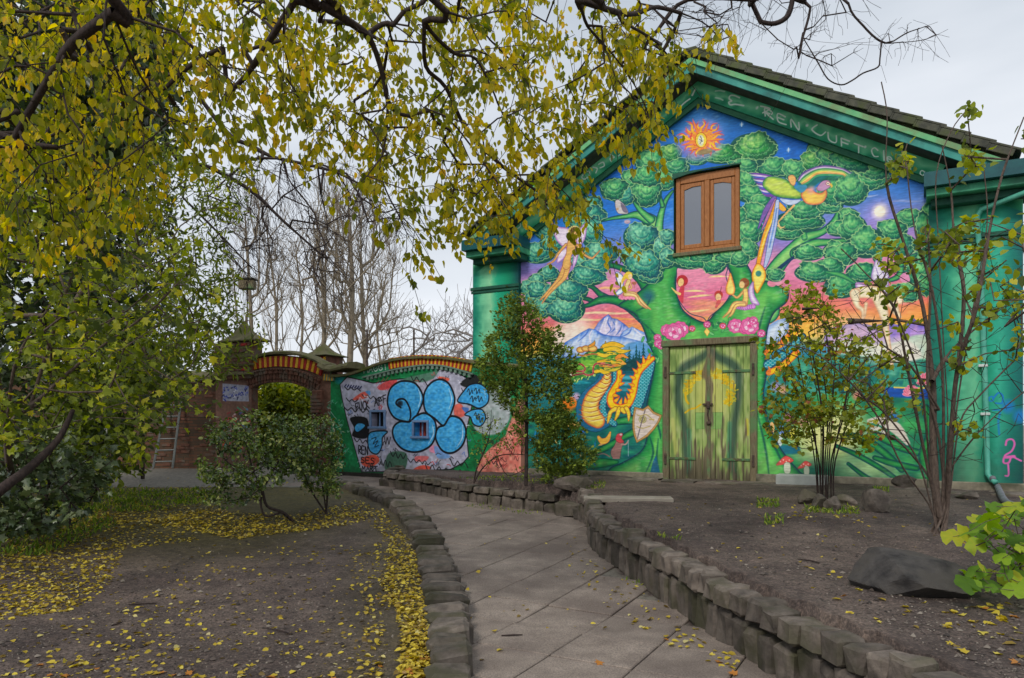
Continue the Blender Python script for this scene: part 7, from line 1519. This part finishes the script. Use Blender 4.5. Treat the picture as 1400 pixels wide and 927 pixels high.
# --- holly-like bush in front of the gateway
hf = tuple(gp(400, 712, soilz)); hy = hf[1]
hg = [[hf, tuple(at(385, 700, hy)), tuple(at(365, 692, hy)), tuple(at(358, 670, hy)), tuple(at(345, 640, hy)), tuple(at(335, 600, hy))], [tuple(at(385, 700, hy)), tuple(at(362, 705, hy - .05)), tuple(at(358, 675, hy)), tuple(at(385, 620, hy)), tuple(at(395, 560, hy))], [tuple(at(358, 670, hy)), tuple(at(320, 640, hy)), tuple(at(300, 620, hy))]]
leafcloud('holly_bush', hf, [([(350, 562), (420, 566), (440, 600), (420, 640), (380, 660), (330, 690), (285, 690), (270, 650), (275, 600), (290, 572), (330, 562)], 290, hy - .9, hy + .9)], L_hol, .062, 'oval', 12, 'glossy dark evergreen bush with a crooked low stem in front of the gateway', 'bush', rs_=37, guides=hg, up=(0, 0, .6), r_tip=.0028, r_max=.06, tint=(2, 1.6), jitter=.045, spread=1.)
hf2 = tuple(gp(446, 702, soilz)); hy2 = hf2[1]
leafcloud('small_holly_bush', hf2, [([(430, 560), (465, 580), (470, 640), (462, 680), (420, 670), (395, 640), (400, 590)], 200, hy2 - .5, hy2 + .5)], L_hol, .06, 'oval', 12, 'second smaller glossy evergreen bush with thin upright stems beside the path edging', 'bush', rs_=41,
          guides=[[hf2, tuple(at(440, 660, hy2)), tuple(at(430, 620, hy2))], [hf2, tuple(at(450, 650, hy2)), tuple(at(460, 600, hy2))], [hf2, tuple(at(425, 670, hy2)), tuple(at(410, 630, hy2))]], up=(0, 0, .8), r_tip=.003, r_max=.035, tint=(2, 1.6), jitter=.045, spread=1.)

# --- conifer and its neighbours in the planting bed
cf = gp(719, 664, raisedz); cy = cf.y; cf = tuple(cf)
def sprays(name, foot, polys, n_per, size, label, rs_, guides, bark=m_bark_d, cat='tree', down=.0):
    r = np.random.RandomState(rs_); A_ = np.concatenate([px_fill(r, p, n, a, b) for p, n, a, b in polys]); A_ = A_[A_[:, 2] > foot[2] + .08]
    P, par, tips, ng = grow(guides, A_, up=(0, 0, .3), k_dir=.3, k_path=.1, step=.12, jit=.08, rs=rs_, sag=.03)
    ax = np.array([np.interp(P[tips][:, 2], [foot[2], foot[2] + 5], [foot[0], foot[0]]), np.full(len(tips), foot[1])]).T
    outw = P[tips].copy(); outw[:, :2] -= ax; outw[:, 2] = .12; outw /= np.linalg.norm(outw, axis=1, keepdims=True) + 1e-9
    B, D, S_, T__ = [], [], [], []
    for q in range(n_per):
        off = r.randn(len(tips), 3) * .045; B.append(P[tips] + off); D.append(outw * .9 + r.randn(len(tips), 3) * .55 + np.array([0, 0, .25])); S_.append(r.uniform(.6, 1.3, len(tips)) * size); T__.append(np.clip(r.beta(2, 2.2, len(tips)) , 0, 1))
    lf = leaves(np.concatenate(B), np.concatenate(D), np.concatenate(S_), r, 'oval', .4, .2, tint=np.clip(np.concatenate(T__) , 0, 1))
    lf2_ = leaves(np.concatenate(B) + r.randn(len(np.concatenate(B)), 3) * .03, np.concatenate(D) + r.randn(len(np.concatenate(B)), 3) * .5, np.concatenate(S_) * .8, r, 'narrow', .4, .2, tint=np.clip(np.concatenate(T__) - .1, 0, 1))
    return plant(name, foot, P, par, bark, [lf, lf2_], L_con, .0025, .5, .04, label, cat)
sprays('small_conifer', cf, [([(708, 402), (728, 418), (742, 440), (752, 452), (764, 448), (772, 462), (762, 470), (780, 480), (788, 496), (776, 520), (782, 545), (770, 575), (758, 600), (738, 600), (724, 560), (708, 600), (696, 565), (680, 545), (664, 520), (648, 500), (650, 488), (672, 484), (664, 468), (672, 448), (678, 430), (692, 412)], 420, cy - .45, cy + .45)], 15, .06,
       'small olive green conifer with a bare lower trunk standing in the planting bed', 43, [[cf, tuple(at(720, 600, cy)), tuple(at(719, 520, cy)), tuple(at(712, 410, cy))]])
lf_ = gp(778, 662, raisedz)
sprays('low_conifer', tuple(lf_), [([(770, 560), (790, 580), (800, 600), (815, 612), (808, 640), (795, 655), (750, 655), (735, 630), (725, 605), (745, 580)], 170, lf_.y - .35, lf_.y + .35)], 15, .06, 'low bushy olive conifer right beside the small conifer', 47, [[tuple(lf_), tuple(at(772, 600, lf_.y))]], cat='bush')
af = gp(648, 660, lambda y: raisedz(y) - .0)
leafcloud('arching_shrub', tuple(af), [([(640, 570), (680, 560), (700, 590), (690, 620), (660, 640), (640, 620)], 46, af.y - .3, af.y + .4), ([(690, 585), (740, 600), (760, 640), (700, 650)], 16, af.y - .2, af.y + .3)], L_con, .05, 'oval', 6, 'low arching half-bare shrub in the planting bed in front of the pink graffiti', 'shrub', rs_=51,
          guides=[[tuple(af), tuple(at(660, 640, af.y)), tuple(at(680, 624, af.y)), tuple(at(705, 621, af.y)), tuple(at(735, 624, af.y))], [tuple(af), tuple(at(652, 640, af.y)), tuple(at(668, 600, af.y)), tuple(at(672, 560, af.y))], [tuple(at(680, 624, af.y)), tuple(at(694, 650, af.y)), tuple(at(720, 640, af.y))]], r_tip=.0035, r_max=.03, tint=(2, 2), jitter=.04)
# --- leafy bush before the hall
bf_ = gp(1128, 684, raisedz); by = bf_.y; b0 = tuple(bf_)
stems = []
r = np.random.RandomState(61)
for k in range(11):
    a = (k - 5) / 5; x1_, x2_, x3_ = 1128 + a * 14, 1128 + a * 34 + r.uniform(-8, 8), 1128 + a * 62 + r.uniform(-12, 12); d = by + r.uniform(-.4, .4)
    stems.append([(bf_.x + a * .1, by + r.uniform(-.08, .08), bf_.z), tuple(at(x1_, 630, (by + d) / 2)), tuple(at(x2_, 560, d)), tuple(at(x3_, 470 - 20 * (1 - abs(a)), d))])
leafcloud('leafy_bush', b0, [([(1110, 400), (1150, 420), (1185, 450), (1215, 500), (1225, 560), (1190, 620), (1150, 600), (1120, 600), (1090, 620), (1050, 600), (1035, 560), (1050, 500), (1070, 460), (1070, 420)], 340, by - .8, by + .8), ([(1060, 390), (1120, 380), (1150, 410), (1060, 450)], 30, by - .7, by + .3), ([(1010, 468), (1060, 460), (1060, 500)], 8, by - .5, by), ([(1095, 550), (1140, 545), (1150, 570), (1110, 580)], 30, by - .9, by - .5)], L_oliv, .07, 'round', 6,
          'many-stemmed leafy bush turning yellow and brown in front of the mural', 'bush', rs_=62, guides=stems, up=(0, 0, .7), r_tip=.0028, r_max=.026, tint=(2, 2.4), down=.3, jitter=.04, p_exp=.45)
# --- tall bare-stemmed shrub on the right
sf = gp(1284, 730, raisedz); sy = sf.y; s0 = tuple(sf)
ST_ = [[(1270, 690), (1235, 640), (1200, 570), (1160, 520), (1110, 480), (1060, 470)], [(1280, 690), (1262, 610), (1240, 500), (1222, 420), (1180, 370), (1150, 340)], [(1282, 690), (1276, 600), (1275, 520), (1262, 420), (1235, 330), (1212, 250), (1213, 160), (1205, 112)], [(1288, 690), (1290, 600), (1288, 500), (1275, 400), (1250, 310), (1240, 230)], [(1295, 690), (1300, 600), (1310, 500), (1335, 420), (1352, 320), (1370, 240), (1400, 160)],
       [(1290, 680), (1296, 580), (1290, 470), (1283, 330), (1280, 240), (1300, 180), (1322, 150)], [(1298, 680), (1312, 580), (1340, 540), (1400, 480)], [(1300, 640), (1330, 600), (1370, 560), (1420, 520)], [(1262, 640), (1225, 600), (1190, 590)], [(1284, 560), (1245, 500), (1205, 470), (1180, 440)], [(1275, 520), (1300, 480), (1345, 440), (1400, 400)], [(1310, 500), (1318, 400), (1305, 330), (1300, 260), (1288, 200)], [(1277, 690), (1268, 600), (1258, 520), (1230, 440)], [(1291, 690), (1284, 600), (1268, 520), (1272, 400), (1268, 300)], [(1293, 695), (1308, 560), (1322, 470), (1338, 380), (1350, 300), (1345, 230)], [(1273, 690), (1250, 620), (1205, 560), (1170, 540)]]
gd = []; r = np.random.RandomState(71)
for i, s_ in enumerate(ST_):
    d1 = sy + r.uniform(-.9, .6)
    pts = [tuple(at(x, y, sy + (d1 - sy) * min(1, k / 3))) for k, (x, y) in enumerate(s_)]
    gd.append(([(sf.x + r.uniform(-.09, .09), sf.y + r.uniform(-.07, .07), sf.z)] if s_[0][1] >= 680 else []) + pts)
gd[0][0] = s0
o_, P_, par_, tips_ = leafcloud('bare_stemmed_shrub', s0, [([(1180, 330), (1260, 330), (1260, 420), (1180, 420)], 24, sy - .8, sy + .5), ([(1220, 200), (1260, 190), (1250, 230), (1215, 240)], 13, sy - .6, sy + .4), ([(1255, 310), (1330, 300), (1360, 330), (1330, 370), (1270, 350)], 36, sy - .7, sy + .4), ([(1310, 180), (1345, 190), (1345, 250), (1320, 250)], 12, sy - .5, sy + .3), ([(1300, 420), (1400, 330), (1400, 480), (1300, 500)], 24, sy - .8, sy + .5), ([(1315, 145), (1335, 140), (1335, 160)], 5, sy - .3, sy), ([(1300, 560), (1340, 590), (1320, 610)], 5, sy - .5, sy), ([(1150, 430), (1250, 430), (1260, 560), (1160, 560)], 26, sy - .8, sy + .5)], L_lime, .07, 'round', 6,
          'tall many-stemmed shrub with few yellow-green leaves in front of the right pilaster', 'shrub', bark=m_bark_g, rs_=72, guides=gd, up=(0, 0, .5), r_tip=.006, r_max=.036, tint=(3, 2), down=.4, jitter=.035, p_exp=.5)
tw = px_fill(r, [(1060, 440), (1180, 380), (1300, 300), (1420, 300), (1420, 560), (1340, 640), (1240, 640), (1150, 540)], 520, sy - .9, sy + .7)
Pb, pb, tb, _ = grow(gd, tw, up=(0, 0, .3), k_dir=.3, k_path=.03, step=.14, jit=.1, sag=.03, rs=73)
V, Fc, R_ = limbs(Pb, pb, .0022, .38, .018, k=4); link('side_twigs', fill_mesh('side_twigs', V - np.array(s0), Fc, m_bark_d, True), o_)
# --- leafy twigs at the right edge, from a shrub standing outside the picture
rf = (4.6, 5.2, .45)
leafcloud('right_edge_shrub', rf, [([(1370, 200), (1440, 150), (1440, 330), (1380, 300)], 14, 5., 6), ([(1340, 300), (1440, 300), (1440, 520), (1350, 430)], 14, 5, 6)], L_lime, .08, 'oval', 5, 'thin twigs with a few green leaves reaching in from the right edge', 'shrub', bark=m_bark_g, rs_=75, r_tip=.004, r_max=.03, down=.3)

# --- bright big-leaved plant at the lower right: every leaf a part
pf = gp(1395, 812, raisedz); r = np.random.RandomState(81); rootb = empty('leafy_garden_plant', tuple(pf), label='bright green plant with big round leaves at the lower right behind the boulder', cat='plant')
bl_ = []
def big_leaf(seed, t):
    rr_ = np.random.RandomState(seed); n = 16; V = [(0, 0, 0)]
    for ring_, f in ((1, .5), (2, 1.)):
        for k in range(n):
            a = -math.pi / 2 + 2 * math.pi * k / n; q = 1 + .10 * math.sin(a * 5 + seed) + rr_.uniform(-.05, .05); notch = .35 if k == 0 else 1; rad = .5 * q * f * notch
            x, y = math.cos(a) * rad * .95, .5 + math.sin(a) * rad * 1.05; V.append((x, y - .5, -.25 * (x * x + (y - .5) ** 2) * f + .03 * math.sin(a * 5) * f + rr_.uniform(-.012, .012)))
    Fc = [(0, 1 + k, 1 + (k + 1) % n) for k in range(n)] + [(1 + k, 1 + n + k, 1 + n + (k + 1) % n, 1 + (k + 1) % n) for k in range(n)]
    tt = np.full(len(V), t) + rr_.uniform(-.06, .06, len(V)); return fill_mesh('leaf', V, Fc, L_big, True, tint=np.clip(np.stack([tt] * 3, -1), 0, 1))
bl_ = [big_leaf(k, [.15, .3, .45, .6, .75, .9, .98][k % 7]) for k in range(14)]
polyb = [(1300, 735), (1330, 715), (1365, 690), (1400, 680), (1440, 675), (1460, 850), (1400, 840), (1350, 815), (1320, 800), (1350, 760)]
A_ = px_fill(r, polyb, 170, pf.y - .55, pf.y + .5); A_ = A_[A_[:, 2] > pf.z + .06]
Pq, pq, tq, _ = grow([[tuple(pf), (pf.x, pf.y, pf.z + .25)]], A_, up=(0, 0, .4), k_dir=.3, step=.1, jit=.15, rs=82)
V, Fc, R_ = limbs(Pq, pq, .002, .4, .012, k=4); link('stems', fill_mesh('stems', V - np.array(pf), Fc, m_bark_g, True), rootb)
for i in tq:
    o = link('leaf', bl_[r.randint(14)], rootb); o.location = tuple(Pq[i] - np.array(pf)); s_ = r.uniform(.07, .17); o.scale = (s_, s_, s_); o.rotation_euler = (r.uniform(.1, 1.0), r.randn() * .35, r.randn() * .9)

# --- fallen leaves
r = np.random.RandomState(91)
FS = []
for k in range(10):
    V, Fc, T_ = leaves(np.zeros((1, 3)), np.array([[0, 1., .12]]), 1., r, ['oval', 'lobed', 'oval', 'round', 'lobed'][k % 5], .25, .1, tint=np.array([[.25, .5, .62, .72, .8, .9, .55, .4, .66, 1.][k]]), nrm=np.array([0, 0, 3.]), curl=.2); FS.append(fill_mesh('fallen_leaf', V, Fc, L_fall, tint=T_))
def scatter(poly, n, zf, cond=None):
    out_ = []; poly = np.array(poly, float)
    while len(out_) < n:
        x = r.uniform(poly[:, 0].min(), poly[:, 0].max(), n); y = r.uniform(poly[:, 1].min(), poly[:, 1].max(), n); k = inside([tuple(q) for q in poly], x, y)
        for a, b in zip(x[k], y[k]):
            p = gp_fast(a, b, zf)
            if p[1] < 24 and (cond is None or cond(p)): out_.append(p)
    return np.array(out_[:n])
def gp_fast(px_, py_, zf):
    y = 8.
    for _ in range(14): y = .5 * y + .5 * (CZ - zf(y)) * F / (py_ - H0)
    return ((px_ - 700) / F * y, y, 0)
strip = [(590, 927), (588, 870), (583, 835), (577, 805), (571, 770), (560, 741), (545, 720), (525, 700), (490, 686), (470, 690), (480, 706), (500, 712), (515, 720), (530, 740), (528, 775), (520, 800), (540, 835), (548, 870), (545, 927)]
clusters = [(strip, 2100, soilz), ([(480, 750), (530, 735), (540, 780), (520, 930), (470, 930), (500, 850)], 220, soilz), ([(280, 700), (400, 705), (470, 690), (500, 710), (440, 722), (330, 735), (240, 725), (200, 715)], 2300, soilz), ([(0, 730), (100, 700), (200, 690), (280, 700), (270, 740), (170, 752), (150, 800), (90, 835), (0, 850)], 3200, soilz), ([(0, 660), (280, 665), (300, 700), (0, 740)], 2200, soilz),
            ([(0, 840), (100, 800), (300, 740), (520, 740), (520, 927), (0, 927)], 620, soilz), ([(0, 930), (150, 830), (300, 760), (520, 735), (520, 760), (300, 800), (200, 930)], 200, soilz), ([(480, 665), (640, 650), (790, 720), (820, 760), (1040, 927), (640, 927), (600, 740)], 60, pathz), ([(780, 735), (820, 765), (900, 820), (1040, 925), (1000, 925), (850, 850), (760, 760)], 110, pathz), ([(830, 690), (1400, 680), (1400, 927), (1330, 900), (1050, 800)], 170, raisedz), ([(830, 720), (920, 740), (900, 760), (850, 745)], 60, raisedz), ([(1080, 685), (1180, 690), (1180, 720), (1080, 715)], 50, raisedz), ([(1300, 820), (1400, 840), (1400, 870), (1290, 860)], 26, raisedz), ([(600, 660), (760, 655), (760, 668), (620, 664)], 50, raisedz), ([(200, 655), (300, 650), (480, 655), (470, 668), (290, 672)], 60, pathz)]
pts, who = [], []
for i, (pl, n, zf) in enumerate(clusters):
    q = scatter(pl, n, zf); pts.append(q); who += [0 if zf is soilz else (1 if zf is pathz else 2)] * len(q)
pts = np.concatenate(pts); who = np.array(who)
gz = ground_z(pts[:, 0], pts[:, 1]); gz = np.where(who == 1, npz(pts[:, 1]) + .003, gz); pile = np.zeros(len(pts)); pile[:4000] = r.rand(4000) * .028; pts[:, 2] = gz + .006 + pile
ok = ~((who != 1) & inside(PATHPOLY, pts[:, 0], pts[:, 1])); ok &= ~((who == 2) & (dist_line(RIGHT, pts[:, 0], pts[:, 1]) < .38))
pts, who = pts[ok], who[ok]
score = np.where(who == 0, pts[:, 1] + 1.2, pts[:, 1]) + r.rand(len(pts)) * .8
order = np.argsort(score); big = order[:295]; rest = order[295:]
def leaf_words(p, w):
    if w == 1: return ('yellow fallen leaf on the path slabs close to the foot of the retaining wall', 'fallen leaves along the wall foot') if dist_line(RIGHT, p[0], p[1]) < .55 else ('yellow fallen leaf lying out on the middle of the grey paving slabs', 'fallen leaves on the open path')
    if w == 0:
        if dist_line(LEFT_IN, p[0], p[1]) < .45: return 'yellow fallen leaf in the deep litter strip against the stone edging', 'fallen leaves in the litter strip'
        return ('fallen leaf on the bare dark earth nearest the lower left corner', 'fallen leaves at the lower left') if p[0] < -1.8 else ('fallen leaf on the bare dark earth between the corner and the edging', 'fallen leaves on the left earth')
    if p[1] < 5.2: return 'yellow fallen leaf on the raised earth in front of the boulder and leafy plant', 'fallen leaves before the boulder'
    return ('fallen leaf on the raised earth between the boulder and the leafy bush', 'fallen leaves by the bush') if p[0] > 2.6 else ('fallen leaf on the raised earth behind the caps of the retaining wall', 'fallen leaves behind the wall')
for i in big:
    lw = leaf_words(pts[i], who[i]); o = link('fallen_leaf', FS[r.randint(10)], None, label=lw[0], cat='leaf', group=lw[1]); o.location = tuple(pts[i]); s_ = r.uniform(.035, .068); o.scale = (s_, s_, s_); o.rotation_euler = (r.randn() * .16, r.randn() * .16, r.uniform(0, 6.28))
q = pts[rest]; D = np.c_[r.randn(len(q), 2), r.randn(len(q)) * .14]
V, Fc, T_ = leaves(q, D, r.uniform(.02, .058, len(q)), r, 'oval', .25, .05, tint=np.clip(r.beta(2.0, 2.0, len(q)), 0, 1), nrm=np.array([0, 0, 1.6]), curl=.2)
link('leaf_litter', fill_mesh('leaf_litter', V, Fc, L_fall, tint=T_), kind='stuff', label='litter of small yellow fallen leaves over the earth and along the edging', cat='leaf litter')
# --- fallen twigs
for (x, y, l, a, lb) in ((195, 822, .22, .2, 'dark short twig lying on the bare earth at the lower left'), (160, 852, .1, 1.2, 'tiny dark bark scrap on the bare earth near the lower left corner'), (380, 860, .3, 2.6, 'thin crooked twig lying among sparse leaves left of the edging'), (700, 870, .16, .1, 'thin brown twig lying on the path slabs'), (975, 800, .14, .5, 'small dark twig on the raised earth behind the wall caps'), (1105, 765, .2, 2.2, 'thin twig on the raised earth left of the boulder')):
    zf = pathz if 600 < x < 800 else (soilz if x < 600 else raisedz); p = gp(x, y, zf); z_ = float(ground_z(p.x, p.y)) if zf is not pathz else p.z
    MB().tube([(-l / 2 * math.cos(a), -l / 2 * math.sin(a), 0), (.02, -.01, .006), (l / 2 * math.cos(a), l / 2 * math.sin(a), .002)], [.006, .007, .004], 5).obj('fallen_twig', m_bark_d, label=lb, cat='twig').location = (p.x, p.y, z_ + .008)
# --- grass and weeds
L_gr = leaf_mat('grass blades', [(0, srgb((60, 84, 24))), (.6, srgb((104, 128, 36))), (1, srgb((150, 150, 60)))], trans=.3)
gpts = np.concatenate([scatter([(100, 672), (270, 668), (300, 690), (200, 700), (60, 700)], 1500, soilz), scatter([(0, 690), (120, 680), (160, 720), (60, 760), (0, 760)], 900, soilz)])
wd_ = np.concatenate([scatter([(1035, 683), (1065, 683), (1065, 697), (1035, 696)], 170, raisedz), scatter([(1100, 694), (1175, 694), (1175, 706), (1100, 704)], 300, raisedz), scatter([(1195, 668), (1215, 668), (1215, 675), (1195, 675)], 90, raisedz), scatter([(1045, 708), (1072, 708), (1072, 718), (1045, 718)], 80, raisedz), scatter([(800, 660), (830, 660), (826, 668), (800, 668)], 90, raisedz), scatter([(850, 725), (930, 735), (930, 742), (860, 735)], 60, raisedz), scatter([(620, 654), (700, 652), (760, 660), (740, 668), (640, 662)], 420, raisedz)])
g_ = np.concatenate([gpts, wd_]); g_[:, 2] = ground_z(g_[:, 0], g_[:, 1]); sz_ = np.r_[r.uniform(.03, .09, len(gpts)), r.uniform(.02, .06, len(wd_))]
V, Fc, T_ = leaves(g_, np.c_[r.randn(len(g_), 2) * .45, np.full(len(g_), 1.)], sz_, r, 'narrow', .3, .5, nrm=r.randn(len(g_), 3))
link('grass', fill_mesh('grass', V, Fc, L_gr, tint=T_), kind='stuff', label='patches of short green grass and weeds in the earth', cat='grass')
print('script', round(time.time() - _t0, 1), 's')
